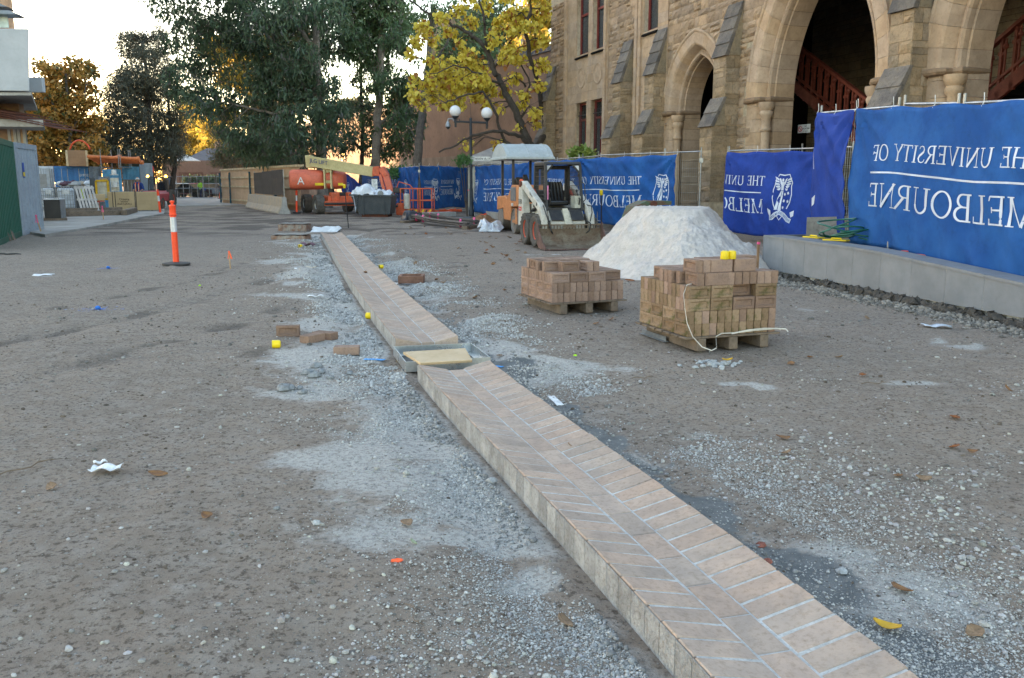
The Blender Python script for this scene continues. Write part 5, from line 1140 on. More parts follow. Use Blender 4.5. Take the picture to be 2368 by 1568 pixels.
mb.box(.03, L, .06, .33, -.2, .116); mb.build('core', pm('pointing', (.50, .49, .46), .9, dirt=.1), wall_o)
mb = MB(); mb.cur = (.85, .85, .85); mb.hexa([(-.03, 0, .08), (0, 0, .08), (0, .9, .08), (-.03, .9, .08)], [(-.03, 0, wtop(0)), (0, 0, wtop(0)), (0, .9, wtop(0)), (-.03, .9, wtop(0))]); mb.build('end_slab', mbs, wall_o, tint=True)
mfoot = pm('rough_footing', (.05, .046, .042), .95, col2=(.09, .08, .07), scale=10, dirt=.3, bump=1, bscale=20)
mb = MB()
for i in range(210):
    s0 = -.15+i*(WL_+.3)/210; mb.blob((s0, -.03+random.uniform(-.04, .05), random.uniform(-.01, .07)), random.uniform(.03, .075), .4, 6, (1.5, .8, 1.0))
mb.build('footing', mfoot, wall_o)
mb = MB(); [mb.hexa([(s0, .345, -.1), (s1, .345, -.1), (s1, 1.2, -.1), (s0, 1.2, -.1)], [(s0, .345, wtop(s0)-.09), (s1, .345, wtop(s1)-.09), (s1, 1.2, wtop(s1)-.06), (s0, 1.2, wtop(s0)-.06)]) for s0, s1 in ((0, 2.7), (2.7, L))]; mb.build('soil_fill', pm('planter_soil', (.06, .05, .042), .95, scale=6, dirt=.3, bump=1), wall_o)
# rubble strip along the foot of the wall
n = 5200; s_ = RNG.uniform(-.2, WL_+.2, n); dd = np.abs(RNG.normal(0, .16, n))+.06; wn = Vector((wd_.y, -wd_.x, 0)); wn = wn if wn.x < 0 else -wn
x = WA.x+wd_.x*s_+wn.x*dd; y = WA.y+wd_.y*s_+wn.y*dd; S = np.clip(RNG.lognormal(math.log(.012), .55, n), .004, .04)*np.clip(1.25-dd, .4, 1); g = RNG.uniform(.13, .36, n)
scatter('rubble', np.stack([x, y, ground_h(x, y)+S*.3+.05*np.exp(-(dd/.12)**2)], -1), S, mstone, 'crumbled pale rubble along the foot of the grey stone wall', 'rubble', np.stack([g, g*.93, g*.84], -1))
WM = Matrix.Translation(WA) @ Matrix.Rotation(math.atan2(wd_.y, wd_.x), 4, 'Z')
def onwall(s, d): p = WM @ Vector((s, d, wtop(s))); return p
# hose coil, board and trowels on the wall end
mhose = pm('green_hose', (.02, .14, .10), .4, dirt=.15, bump=0)
hp = onwall(1.25, .62); ho = thing('hose', 'coiled green garden hose on the end of the grey stone wall', 'hose', hp)
mb = MB(); pts = []
for i in range(230):
    a = i*.21; r = .21+.04*math.sin(i*.31)+.03*math.sin(i*.077); sh_ = .16*math.sin(i*.021)
    pts.append((r*1.5*math.cos(a)*.75+sh_, r*math.sin(a)*1.3, .03+.0013*i*(.5+.5*math.sin(a*.5+1))+0.14*(.5+.5*math.cos(a+1))*(.5+.5*math.sin(i*.05))))
mb.tube(pts, .012, 7); mb.build('coil', mhose, ho, smooth=True)
mb = MB(); q_ = [(0.15, .2, .05), (.25, .35, .02), (.40, .40, .012), (.55, .35, .012)]; mb.tube([(a, -b_*.8, c) for a, b_, c in q_], .012, 7); mb.build('loose_end', mhose, ho)
bp_ = onwall(.75, 1.02); bo = thing('board', 'grey fibre cement board leaning behind the hose coil', 'board', bp_, math.atan2(wd_.y, wd_.x)+R(62)); mb = MB(); mb.hexa([(-.62, -.02, -.35), (.25, -.02, -.35), (.25, .0, -.35), (-.62, .0, -.35)], [(-.62, .10, .30), (.25, .10, .33), (.25, .12, .33), (-.62, .12, .30)]); mb.build('sheet', pm('board_grey', (.26, .245, .22), .85), bo)
myel = pm('yellow_plastic', (.85, .62, .01), .4, dirt=.08, bump=0)
for k, (s, d, l) in enumerate(((.75, .42, 'yellow plastic plasterer float lying left, beside the hose coil'), (1.35, .42, 'yellow plastic plasterer float lying right, in front of the hose coil'))):
    o = thing('float_tool', l, 'tool', onwall(s, d)+Vector((0, 0, .002)), R(-70+25*k), 'yellow floats on the wall'); mb = MB(); mb.box(-.18, .18, -.07, .07, 0, .018); mb.build('blade', myel, o, bevel=.004); mb = MB(); mb.tube([(-.08, 0, .018), (-.07, 0, .035), (.07, 0, .035), (.08, 0, .018)], .010, 8); mb.build('handle', myel, o)
# ------------------------------------------------------------ sand heap
msd = pm('white_sand', (.62, .56, .51), .95, col2=(.52, .47, .43), scale=5, dirt=.16, bump=1.0, bscale=38, spec=.1)
def heap(name, label, cx, cy, rx, ryf, ryb, h, plateau, mat, n=150, amp=.05, seed=3, sx=0):
    a = np.linspace(-1.12, 1.12, n); X, Y = np.meshgrid(a, a); x = X*rx; y = np.where(Y < 0, Y*ryf, Y*ryb)
    wob = (fbm(x*1.1+5, y*1.1, seed, 3)-.45)*.35; r = np.hypot(X-sx*Y, Y)+wob
    z = h*np.clip((1-r)/(1-plateau), 0, 1); z = np.where(z > h*.97, h*.97+(z-h*.97)*.2, z)
    flank = np.clip(z/h, 0, 1)*np.clip(1.05-z/h, 0, 1)*4
    z = z+flank*amp*(fbm(x*5, y*5, seed+4, 4)-.45)*2.2+amp*.35*(fbm(x*14, y*14, seed+9, 3)-.45)
    g = 1-np.abs(2*fbm(x*1.6+y*.5, y*1.2, seed+20, 3)-1); z = z-flank*amp*.5*np.clip(g-.6, 0, 1)*2; z = z+(.25+flank)*amp*.9*(fbm(x*24, y*24, seed+13, 3)-.45)
    z = z+np.clip(.10-np.maximum(r-1, 0)*.8, 0, .1)*.5-.03
    V = np.stack([x, y, z], -1).reshape(-1, 3); I = np.arange(n*n).reshape(n, n); F = np.stack([I[:-1, :-1], I[:-1, 1:], I[1:, 1:], I[1:, :-1]], -1).reshape(-1, 4)
    k = (z.reshape(-1)[F] > -.02).any(1); o = npmesh(name, V, F[k], mat, smooth=True); o.location = (cx, cy, 0); return tag(o, label, 'heap')
heap('sand_heap', 'large flat topped heap of white sand behind the brick pallets', 2.98, 16.2, 1.60, 3.3, 2.0, 1.06, .36, msd, n=260, amp=.055)
# ------------------------------------------------------------ pallets of pavers
mbr = pm('paver_brick', (.285, .195, .15), .9, col2=(.235, .165, .135), scale=7, dirt=.22, bump=.35, bscale=60, tint=True, spec=.15)
mmoss = pm('mossy_brick', (.255, .18, .12), .95, col2=(.115, .10, .045), scale=7, thr=(.52, .64), dirt=.25, bump=.5, bscale=50, tint=True, spec=.15)
mtimb = pm('weathered_timber', (.20, .15, .11), .9, col2=(.14, .11, .085), scale=5, dirt=.3, bump=.5, bscale=25)
def brick_mesh(frog, mat, k):
    mb = MB(); mb.cur = k; L, W, H_ = .112, .0365, .056; c = .004
    vs = []; 
    def ring(y, e): return [(-L+e, y, -H_+e), (L-e, y, -H_+e), (L-e, y, H_-e), (-L+e, y, H_-e)]
    rings = [ring(-W, c), ring(-W+c, 0), ring(W-c, 0), ring(W, c)]
    if frog: rings = [ring(-W+.013, .032), ring(-W, .024)]+rings+[ring(W, .024), ring(W-.013, .032)]
    for r_ in rings: vs += r_
    m = len(rings); fs = [(i*4+j, i*4+(j+1) % 4, (i+1)*4+(j+1) % 4, (i+1)*4+j) for i in range(m-1) for j in range(4)]
    fs = [tuple(reversed(f)) for f in fs]
    fs += [(0, 1, 2, 3), ((m-1)*4+3, (m-1)*4+2, (m-1)*4+1, (m-1)*4)]; mb.add(vs, fs); return mb.build('paver_brick', mat, None, tint=True)
BR = {}
for i in range(5):
    for fr in (0, 1):
        for ms in (0, 1):
            k = .85+.09*i; t_i = (k*1.02, k*(.98+.01*i), k*(.93+.02*i)); o = brick_mesh(fr, (mmoss if ms else mbr), t_i); BR[(i, fr, ms)] = o.data; bpy.data.objects.remove(o)
def brick(loc, rz, label, group, frog=1, moss=0, rx=0):
    o = bpy.data.objects.new('paver_brick', BR[(random.randrange(5), frog, moss)]); col.objects.link(o); o.location = loc; o.rotation_euler = (rx, 0, rz+random.uniform(-.012, .012)); return tag(o, label, 'brick', group)
ORD = ['first', 'second', 'third', 'fourth', 'fifth', 'sixth', 'seventh', 'eighth', 'ninth', 'tenth', 'eleventh', 'twelfth']
def pallet_of(pn, pl, pr, desc, layers, top):
    """near, left and right picture corners of the deck -> a pallet with edge-laid bricks"""
    A_ = Vector((*G(*pn, .13), 0)); B_ = Vector((*G(*pr, .13), 0)); C_ = Vector((*G(*pl, .13), 0)); u = (B_-A_).normalized(); v = Vector((-u.y, u.x, 0)); S_ = .93
    rz = math.atan2(u.y, u.x); M = Matrix.Translation(A_) @ Matrix.Rotation(rz, 4, 'Z')
    o = thing('pallet', 'worn timber pallet under the '+desc, 'pallet', A_, rz, 'timber pallets')
    for i in range(7): mb = MB(); mb.box(-.03, .97, i*.145-.02, i*.145+.09, .115, .133); mb.build('deck_board', mtimb, o, bevel=.003)
    for x in (.10, .43, .76): mb = MB(); mb.box(x, x+.09, -.02, .96, .0, .113); mb.build('bearer', mtimb, o, bevel=.006)
    g = 'brick pavers stacked as the '+desc; z = .134; H_ = .1135
    def B(cu, cv, z_, along_u, lab, frog=1, moss=0): p = M @ Vector((cu+random.uniform(-.003, .003), cv+random.uniform(-.003, .003), z_+.057)); brick(p, rz+(0 if along_u else PI/2), lab, g, frog, moss)
    for li, (kind, moss, full, missing) in enumerate(layers):
        nm = ['bottom', 'second', 'third', 'fourth', 'fifth'][li]
        for a in range(12):
            for b_ in range(4):
                edge = b_ in (0, 3) or a in (0, 11)
                if not (edge or full): continue
                cs, cl_ = (a+.5)*.0775, (b_+.5)*.2325
                if kind == 'h': cu, cv, al = cs, cl_, False; face = 'front' if b_ == 0 else ('left' if a == 0 else ('rear' if b_ == 3 else 'right')); idx = (b_, a)
                else: cu, cv, al = cl_, cs, True; face = 'front' if a == 0 else ('left' if b_ == 0 else ('rear' if a == 11 else 'right')); idx = (b_, a)
                if not edge: face = 'middle'
                if idx in missing: continue
                n_th = (a if kind == 'h' else b_) if face in ('front', 'rear', 'middle') else (b_ if kind == 'h' else a)
                showf = (al and a == 0) or (not al and a == 0)
                B(cu, cv, z, al, f"{ORD[n_th]} brick from {'left' if face in ('front', 'rear', 'middle') else 'the near corner'}, {nm} course, {face} of the {desc}", 1, 1 if (moss and face in ('front', 'left') and random.random() < .75) else 0)
        z += H_
    for (cu, cv, lv, al, frog) in top: B(cu, cv, z+lv*H_, al, f"brick on the {'loose upper' if lv == 0 else 'very top'} course of the {desc}, {'front' if cv < .3 else ('middle' if cv < .6 else 'rear')} {'left' if cu < .35 else ('centre' if cu < .65 else 'right')}", frog, 0)
    return M, z
tops = [(.13+.0775*i, .12, 0, False, 1) for i in range(11) if i not in (2, 3)]+[(.12+.232*i, .36, 0, True, 1) for i in range(4)]+[(.12+.232*i, .44, 0, True, 1) for i in range(4)]+[(.12+.232*i, .52, 0, True, 0) for i in range(4)]+[(.16, .28, 0, True, 1), (.30, .04, 0, True, 0)]
tops += [(.12+.0775*i, .70, 0, False, 1) for i in range(10)]
tops += [(.36, .08, 1, True, 0), (.60, .08, 1, True, 0), (.13, .16, 1, False, 1), (.21, .16, 1, False, 0), (.36, .16, 1, True, 0), (.60, .16, 1, True, 0), (.36, .24, 1, True, 0), (.60, .24, 1, True, 0), (.80, .36, 1, True, 0), (.36, .32, 1, True, 1), (.58, .33, 1, True, 1), (.80, .45, 1, True, 0)]
MBIG, zb = pallet_of((1588, 781), (1488, 748), (1789, 768), 'tall mossy pallet stack', [('h', 1, 0, ()), ('h', 1, 0, ()), ('f', 1, 0, ()), ('f', 1, 1, ((2, 0),))], tops)
tops2 = [(.06+.0775*i, .60, 0, False, 1) for i in range(9)]+[(.10+.232*i, .42, 0, True, 1) for i in range(3)]+[(.30, .16, 0, True, 1), (.30, .24, 0, True, 1), (.52, .17, 0, False, 1), (.60, .17, 0, False, 0), (.13, .30, 0, True, 1), (.06, .5, 0, False, 1), (.14, .78, 0, True, 0), (.38, .80, 0, True, 0), (.62, .78, 0, True, 0)]
pallet_of((1276, 702), (1219, 679), (1419, 694), 'low clean pallet stack', [('h', 0, 0, ()), ('h', 0, 0, ()), ('f', 0, 1, ((3, 0),))], tops2)
def plug(loc, label, rot=(0, 0, 0), r=.037, h=.075):
    o = thing('safety_cap', label, 'cap', loc, 0, 'yellow plastic bar caps'); o.rotation_euler = rot
    mb = MB(); mb.lathe([(r*.98, 0), (r, .004), (r, h*.78), (r*.92, h*.92), (r*.6, h), (0, h)], 22); mb.build('shell', myel, o, smooth=True)
    mb = MB(); mb.lathe([(r*.32, -.001), (r*.6, -.0015), (r*.6, .0), (r*.32, 0)], 16); mb.build('socket', mblk, o); return o
for (cu, cv, l) in ((.40, .07, 'left yellow cap of the pair on the tall brick stack'), (.475, .07, 'right yellow cap of the pair on the tall brick stack')): plug(MBIG @ Vector((cu, cv, zb+2*.1135+.001)), l)
def gp(px, py, dz=0.0):
    x, y = G(px, py); z = gz(x, y); return Vector((x, y, z+dz))
for px, py, l, rz in ((630, 806, 'yellow cap on its side by the four loose bricks', 10), (848, 733, 'yellow cap on its side against the left flank of the drain', -20), (877, 620, 'yellow cap on the earth right of the far drain', 30), (692, 571, 'small yellow cap beside the purple rag', 60)):
    p = gp(px, py, .036); plug(p, l, (R(90), 0, R(90+rz)))
for (px, py, rz, l, rx, fr) in ((667, 776, 8, 'loose brick standing on edge with its hollow face to the camera', 0, 1), (723, 793, 60, 'loose paver brick lying flat with its end to the camera', 90, 0), (752, 784, -25, 'loose paver brick lying flat behind its neighbour', 90, 0), (802, 814, 5, 'loose paver brick lying flat nearest the drain', 90, 0), (785, 0, 0, '', 0, 0)):
    if py: o = brick(gp(px, py, .055 if not rx else .036), R(rz), l, None, fr, 0, R(rx))
# bundle strap hanging from the tall stack
mstrap = pm('white_strap', (.62, .60, .56), .5, dirt=.15, bump=0)
so_ = thing('packing_strap', 'white plastic packing strap looped over the tall mossy brick stack', 'strap', MBIG @ Vector((0, 0, .13)), 0); Mi = MBIG
def ribbon(mb, pts, w_, th=.002):
    pts = [Vector(p) for p in pts]
    for a, b_ in zip(pts[:-1], pts[1:]): mb.bar(a, b_, th*2, w_)
o0 = so_.location; pts = []
ctrl = [(.12, .12, .60), (.02, .06, .60), (-.03, .03, .52), (-.03, .0, .40), (-.03, -.05, .27), (-.01, -.12, .16), (.04, -.20, .08), (.10, -.26, .055), (.16, -.24, .07), (.25, -.08, .14), (.34, -.03, .155), (.50, -.015, .15), (.70, -.015, .16), (.95, -.015, .165), (1.0, .0, .14)]
for i in range(len(ctrl)-1):
    for q in range(4): pts.append(Vector(ctrl[i]).lerp(Vector(ctrl[i+1]), q/4))
mb = MB(); ribbon(mb, [(Mi @ p)-o0 for p in pts], .009, .001); mb.build('band', mstrap, so_)
mb = MB(); ribbon(mb, [(Mi @ Vector(p))-o0 for p in [(.45, -.02, .145), (.62, -.03, .17), (.8, -.02, .175), (1.02, -.03, .16), (1.06, -.02, .13)]], .012); mb.build('band', mstrap, so_)
ao = thing('angle_iron', 'short grey steel angle lying left of the tall brick stack', 'steel angle', gp(1485, 772, .0)); a = Vector(gp(1485, 771, .015))-ao.location; b_ = Vector(gp(1541, 792, .012))-ao.location
mb = MB(); mb.bar(a, b_, .05, .006); mb.build('flange', mfin, ao); mb = MB(); mb.bar(a+Vector((0, .02, .02)), b_+Vector((0, .02, .02)), .005, .045); mb.build('web', mfin, ao)
# ------------------------------------------------------------ tray between the two runs of the drain
mzinc = pm('zinc_plated', (.55, .58, .60), .3, col2=(.42, .45, .47), scale=12, dirt=.12, metal=.8, bump=.05)
tr_ = thing('steel_tray', 'galvanised square steel tray set into the gap in the drain', 'tray', (*G(938, 860), 0)); T0 = tr_.location
c4 = [Vector((*G(938, 861), .0)), Vector((*G(1134, 849), .0)), Vector((*G(1090, 815), .0)), Vector((*G(910, 823), .0))]
cc = sum(c4, Vector())/4
for i in range(4):
    a, b_ = c4[i]-T0, c4[(i+1) % 4]-T0; n_ = (b_-a).normalized().cross(Vector((0, 0, 1))); n_ = -n_ if n_.dot(cc-T0-a) < 0 else n_
    mb = MB(); mb.hexa([a, b_, b_+n_*.006, a+n_*.006], [a+Vector((0, 0, .085)), b_+Vector((0, 0, .085)), b_+n_*.006+Vector((0, 0, .085)), a+n_*.006+Vector((0, 0, .085))]); mb.build('rim', mzinc, tr_)
    mb = MB(); e = (b_-a).normalized()*.02; mb.hexa([a+e+n_*.004+Vector((0, 0, .004)), b_-e+n_*.004+Vector((0, 0, .004)), b_-e+n_*.05+Vector((0, 0, .004)), a+e+n_*.05+Vector((0, 0, .004))], [a+e+n_*.004+Vector((0, 0, .01)), b_-e+n_*.004+Vector((0, 0, .01)), b_-e+n_*.05+Vector((0, 0, .01)), a+e+n_*.05+Vector((0, 0, .01))]); mb.build('flange', mzinc, tr_)
mb = MB(); mb.add([c-T0+Vector((0, 0, .0085))+(cc-c)*.05 for c in c4], [(0, 1, 2, 3)]); mb.build('wet_floor', pm('tray_dirt', (.05, .045, .04), .6, scale=12, dirt=.3, bump=.5), tr_)
mply = pm('plywood', (.56, .42, .26), .75, col2=(.50, .36, .21), scale=3, dirt=.1, bump=.1)
pc = [Vector((*G(972, 845, .07), .07)), Vector((*G(1092, 838, .07), .07)), Vector((*G(1076, 816, .07), .09)), Vector((*G(932, 818, .09), .085))]
po_ = thing('plywood_board', 'pale plywood offcut resting across the steel tray', 'board', pc[0]); mb = MB(); mb.hexa([p-pc[0] for p in pc], [p-pc[0]+Vector((0, 0, .022)) for p in pc]); mb.build('sheet', mply, po_, bevel=.002)
mb = MB(); a, b_ = pc[0]-pc[0], pc[1]-pc[0]
for z in (.006, .014): mb.bar(a+Vector((.0, -.001, z)), b_+Vector((0, -.001, z)), .002, .002)
mb.build('ply_edge', pm('ply_glue', (.22, .13, .07), .8), po_)
# ------------------------------------------------------------ bollards, stakes, small poles
mref = pm('reflective_silver', (.62, .66, .72), .35, dirt=.1, metal=.3, bump=0); mrub = pm('black_rubber', (.025, .025, .027), .75, col2=(.05, .05, .05), scale=8, dirt=.2, bump=.2)
mhiO = pm('bollard_orange', (.90, .075, .02), .45, col2=(.80, .07, .02), scale=6, dirt=.12, bump=.03)
def bollard(px, py, label, tilt=0, base=True, h=1.15, rb=.19, group='orange bollards with silver bands'):
    p = gp(px, py); o = thing('bollard', label, 'bollard', (p.x, p.y, max(p.z, 0)+.0), 0, group); o.rotation_euler = (0, R(tilt), 0)
    if base:
        mb = MB(); mb.lathe([(rb*.98, .01), (rb, .02), (rb, .045), (rb*.8, .055), (.08, .07), (.065, .07)], 26); mb.build('base', mrub, o, smooth=True)
    mb = MB(); mb.lathe([(.052, .05), (.052, .62), (.049, .622), (.049, .60)], 20); mb.build('stem', mhiO, o, smooth=True)
    mb = MB(); mb.lathe([(.0535, .60), (.0535, .86)], 20); mb.build('reflective_band', mref, o, smooth=True)
    mb = MB(); mb.lathe([(.052, .86), (.052, .885), (.066, .895), (.066, .91), (.056, .92), (.056, 1.04), (.062, 1.05), (.060, 1.07), (.024, 1.08), (.022, 1.10), (.038, 1.115), (.040, 1.135), (.03, 1.15), (0, 1.152)], 20); mb.build('cap', mhiO, o, smooth=True)
    return o
b0_ = bollard(408, 618, 'nearest orange bollard with silver band on a round black base', 0, rb=.24)
mb = MB(); mb.add([(0, 0, 0)], []) if False else None
bollard(686, 494, 'orange bollard with silver band leaning by the concrete barrier end', 2); bollard(371, 495, 'orange and silver bollard at the right end of the board stack', -3); bollard(508, 461, 'far orange bollard at the left end of the plywood hoarding', 4)
mwood = pm('stake_wood', (.45, .30, .17), .85, scale=9, dirt=.15); mpink = pm('pink_tape', (.95, .10, .30), .5, dirt=0, bump=0); mrib = pm('orange_ribbon', (.95, .13, .04), .5, dirt=0, bump=0)
def stake(px, py, h, label, lean=(0, 0), rib=None, w_=.025, mat=None, band=None, group='survey stakes'):
    p = gp(px, py); o = thing('stake', label, 'stake', p, 0, group); mb = MB(); top = Vector((lean[0], lean[1], h)); mb.bar((0, 0, -.05), top, w_, w_); mb.build('peg', mat or mwood, o, bevel=.002)
    if rib:
        mb = MB(); q_ = top*.95; 
        for s_ in (-.35, .8):
            mb.hexa([q_+Vector((0, -w_*.6, .02)), q_+Vector((s_*.02, -w_*.6, .02)), q_+Vector((s_*.02, -w_*.55, .02)), q_+Vector((0, -w_*.55, .02))], [q_+Vector((s_*.03, -w_*.8, -h*.35)), q_+Vector((s_*.075, -w_*.8, -h*.38)), q_+Vector((s_*.075, -w_*.75, -h*.38)), q_+Vector((s_*.03, -w_*.75, -h*.35))])
        mb.box(-w_*.6+q_.x, w_*.6+q_.x, q_.y-w_*.6, q_.y+w_*.6, q_.z-.01, q_.z+.03); mb.build('ribbon', rib, o)
    if band: mb = MB(); q_ = top*.93; mb.box(q_.x-w_*.56, q_.x+w_*.56, q_.y-w_*.56, q_.y+w_*.56, q_.z-.015, q_.z+.02); mb.build('band', band, o)
    return o
stake(533, 622, .30, 'short wooden stake with orange ribbon right of the nearest bollard', (-.01, 0), mrib, .018)
stake(97, 541, .55, 'leaning wooden stake with pink ribbon before the grey container', (-.13, 0), mpink, .03); stake(240, 512, .58, 'upright wooden stake with pink ribbon at the edge of the slab', (-.02, 0), mpink, .03)
stake(1750, 648, .62, 'brown survey peg with pink band between the sand heap and stone wall', (0, 0), None, .035, pm('dark_peg', (.26, .15, .08), .8), mpink)
def pole(px, py, h, label, lean=0):
    p = gp(px, py); o = thing('marker_pole', label, 'pole', p, 0, 'black marker poles with yellow caps'); mb = MB(); mb.tube([(0, 0, -.03), (lean, 0, h)], .016, 8); mb.build('rod', mblk, o)
    mb = MB(); mb.lathe([(.04, -.06), (.045, -.05), (.045, .05), (.03, .07), (0, .075)], 12, (lean, 0, h)); mb.build('cap', myel, o, smooth=True); return o
pole(806, 527, 1.36, 'black marker pole with yellow cap at the far end of the drain', -.09); pole(1391, 560, 1.25, 'black marker pole with yellow cap right of the loader bucket', -.03)
# ------------------------------------------------------------ small litter and rubble
def lump(label, cat, px, py, r, mat, sq=(1, 1, .6), n=1, spread=.0, jit=.22, group=None, name='stone'):
    for _ in range(n):
        p = gp(px, py)+Vector((random.gauss(0, spread), random.gauss(0, spread*1.2), 0)); rr = r*random.uniform(.6, 1.3); p.z = gz(p.x, p.y)+rr*sq[2]*.4; o = thing(name, label, cat, p, random.uniform(0, 6), group)
        bpy.data.objects.remove(o); mb = MB(); mb.blob((0, 0, 0), rr, jit, 7, sq); o = mb.build(name, mat, None, tint=False); o.location = p; o.rotation_euler = (0, 0, random.uniform(0, 6)); tag(o, label, cat, group)
mstn = pm('blue_grey_stone', (.27, .28, .285), .9, scale=20, dirt=.2, bump=.5); mchip = pm('pale_grey_stone', (.42, .43, .43), .9, scale=20, dirt=.2, bump=.5); mredst = pm('red_stone', (.28, .10, .07), .9, scale=20, dirt=.2, bump=.6)
lump('grey stone chip in the loose pile before the tall brick stack', 'stone', 1660, 842, .026, mchip, n=26, spread=.10, group='stone chips before the tall stack', sq=(1.2, .9, .7))
for px, py, l in ((1570, 846, 'grey stone left of the chip pile, nearer the pallet'), (1607, 853, 'grey stone just left of the chip pile'), (1572, 848, 'second grey stone by the pallet bearer')): lump(l, 'stone', px, py, .022, mchip)
lump('angular blue grey stone in the scatter below the loose bricks', 'stone', 735, 862, .042, mstn, n=7, spread=.09, group='blue grey stones left of the tray', sq=(1.1, .8, .7))
lump('blue grey stone in the second scatter left of the drain', 'stone', 695, 897, .048, mstn, n=4, spread=.07, group='blue grey stones further left')
for px, py, r, l, m in ((1138, 1112, .03, 'square grey stone against the left flank of the near drain', mchip), (1408, 888, .025, 'single grey stone behind the right of the drain', mchip), (1760, 1250, .026, 'upper red stone on the dark slurry', mredst), (1776, 1292, .03, 'lower red stone touching the drain edge', mredst), (732, 1218, .018, 'small white stone left of the pale dust', mchip), (1948, 1316, .03, 'grey stone at the tip of the dark slurry', mchip), (765, 872, .03, 'blue grey stone nearest the tray corner', mstn), (640, 1185, .02, 'grey pebble in the open earth on the left', mstn)): lump(l, 'stone', px, py, r, m)
def sheetlet(name, label, cat, px, py, w_, d, rz, mat, curl=.02, n=6, group=None, shape=None, z0=.004):
    p = gp(px, py, z0); mb = MB(); s_ = random.uniform(0, 50)
    def f(u, v):
        x = (u-.5)*w_; y = (v-.5)*d
        if shape == 'leaf': y *= math.sin(PI*min(max(u, .03), .97))**.7
        if shape == 'torn': x *= 1-.3*float(vn(v*4, s_, 3)); y *= 1-.35*float(vn(u*4, s_, 4))
        if shape == 'leaf': return (x, y, curl*((2*u-1)**2*.8*(.4+s_/50)+(2*v-1)**2*.5)+.003)
        return (x, y, curl*(abs(math.sin(u*5+s_))+.6*abs(math.sin(v*4+s_*2)))+.002)
    mb.sheet(f, n, n); o = mb.build(name, mat, None, smooth=True, solid=.0015); o.location = p; o.rotation_euler = (0, 0, R(rz))
    if shape == 'leaf' and group: o.rotation_euler = (R(random.uniform(-22, 22)), R(random.uniform(-22, 22)), R(rz)); o.location.z += .006
    return tag(o, label, cat, group)
mpap = pm('white_paper', (.82, .82, .82), .7, scale=12, dirt=.12, bump=.1); mplast = pm('clear_plastic', (.62, .66, .72), .25, scale=12, dirt=.1, bump=.1); mbluep = pm('blue_card', (.05, .30, .68), .6, dirt=.05, bump=0); mlf = pm('dry_leaf', (.17, .085, .045), .8, col2=(.26, .13, .05), scale=30, dirt=.2); mlf2 = pm('pale_dry_leaf', (.30, .19, .11), .8, scale=30, dirt=.3); mlf3 = pm('russet_leaf', (.30, .11, .04), .8, scale=30, dirt=.2); mlfy = pm('yellow_leaf', (.62, .36, .03), .7, dirt=.1); mpurp = pm('purple_rag', (.16, .09, .12), .9, dirt=.2)
sheetlet('paper_sheet', 'torn white paper sheet lying on the earth at far left', 'paper', 100, 637, .34, .30, 20, mpap, .012, shape='torn')
sheetlet('paper_cup', 'crushed white paper cup on the earth at lower left', 'cup', 246, 1092, .15, .10, 5, mpap, .022, 8); sheetlet('cup_lid', 'small torn white flap behind the crushed cup', 'paper', 233, 1078, .07, .05, 30, mpap, .02)
sheetlet('plastic_card', 'bright blue plastic strip left of the steel tray', 'plastic card', 866, 830, .19, .06, -12, mbluep, .003); sheetlet('plastic_card', 'bright blue strip at the right corner of the steel tray', 'plastic card', 1152, 853, .09, .05, -25, mbluep, .003)
sheetlet('paper_strip', 'narrow white paper strip right of the near drain', 'paper', 1285, 918, .05, .27, 12, mpap, .004)
sheetlet('plastic_bag', 'crumpled clear plastic bag in front of the stone wall', 'bag', 2165, 757, .34, .17, -5, mplast, .022, 10, shape='torn')
sheetlet('fabric_scrap', 'purple grey rag left of the far drain', 'rag', 713, 568, .42, .22, -20, mpurp, .06, 8, shape='torn'); sheetlet('paper_litter', 'white litter scrap in the cement dust left of the drain', 'litter', 730, 692, .22, .10, 10, mpap, .025, 8, shape='torn'); sheetlet('paper_litter', 'smaller white scrap beside the purple rag', 'litter', 690, 628, .22, .12, -20, mpap, .02, 6, shape='torn'); sheetlet('paper_litter', 'cream torn wrapper beyond the loose bricks', 'litter', 716, 633, .30, .12, -14, pm('cream_paper', (.6, .52, .42), .8), .03, 8, shape='torn')
sheetlet('metal_plate', 'pale steel plate under the small brick box', 'plate', 952, 654, .62, .24, 0, mzinc, .002); sheetlet('timber_offcut', 'thin timber offcut right of the small brick box', 'offcut', 1020, 636, .42, .07, -5, mtimb, .004)
bb = thing('brick_surround', 'small four sided box of rust brown bricks on a steel plate', 'brick box', gp(952, 652, .012), R(2)); bw = pm('rust_brick', (.24, .125, .085), .9, dirt=.3, bump=.4)
for x0, x1, y0, y1 in ((-.19, .19, -.19, -.14), (-.19, .19, .14, .19), (-.19, -.14, -.138, .138), (.14, .19, -.138, .138)): mb = MB(); mb.box(x0, x1, y0, y1, 0, .11); mb.build('side_brick', bw, bb, bevel=.006)
for px, py, l in ((462, 663, 'lime green paint dot on the open earth at left'), (1330, 828, 'lime green plastic tab right of the tray')): lump(l, 'marker', px, py, .018, pm('lime_marker', (.45, .85, .02), .5, dirt=0), name='marker_tab')
lump('torn orange plastic clip on the gravel at lower left', 'clip', 917, 1308, .02, mrib, sq=(1.4, .5, .5), name='plastic_clip')
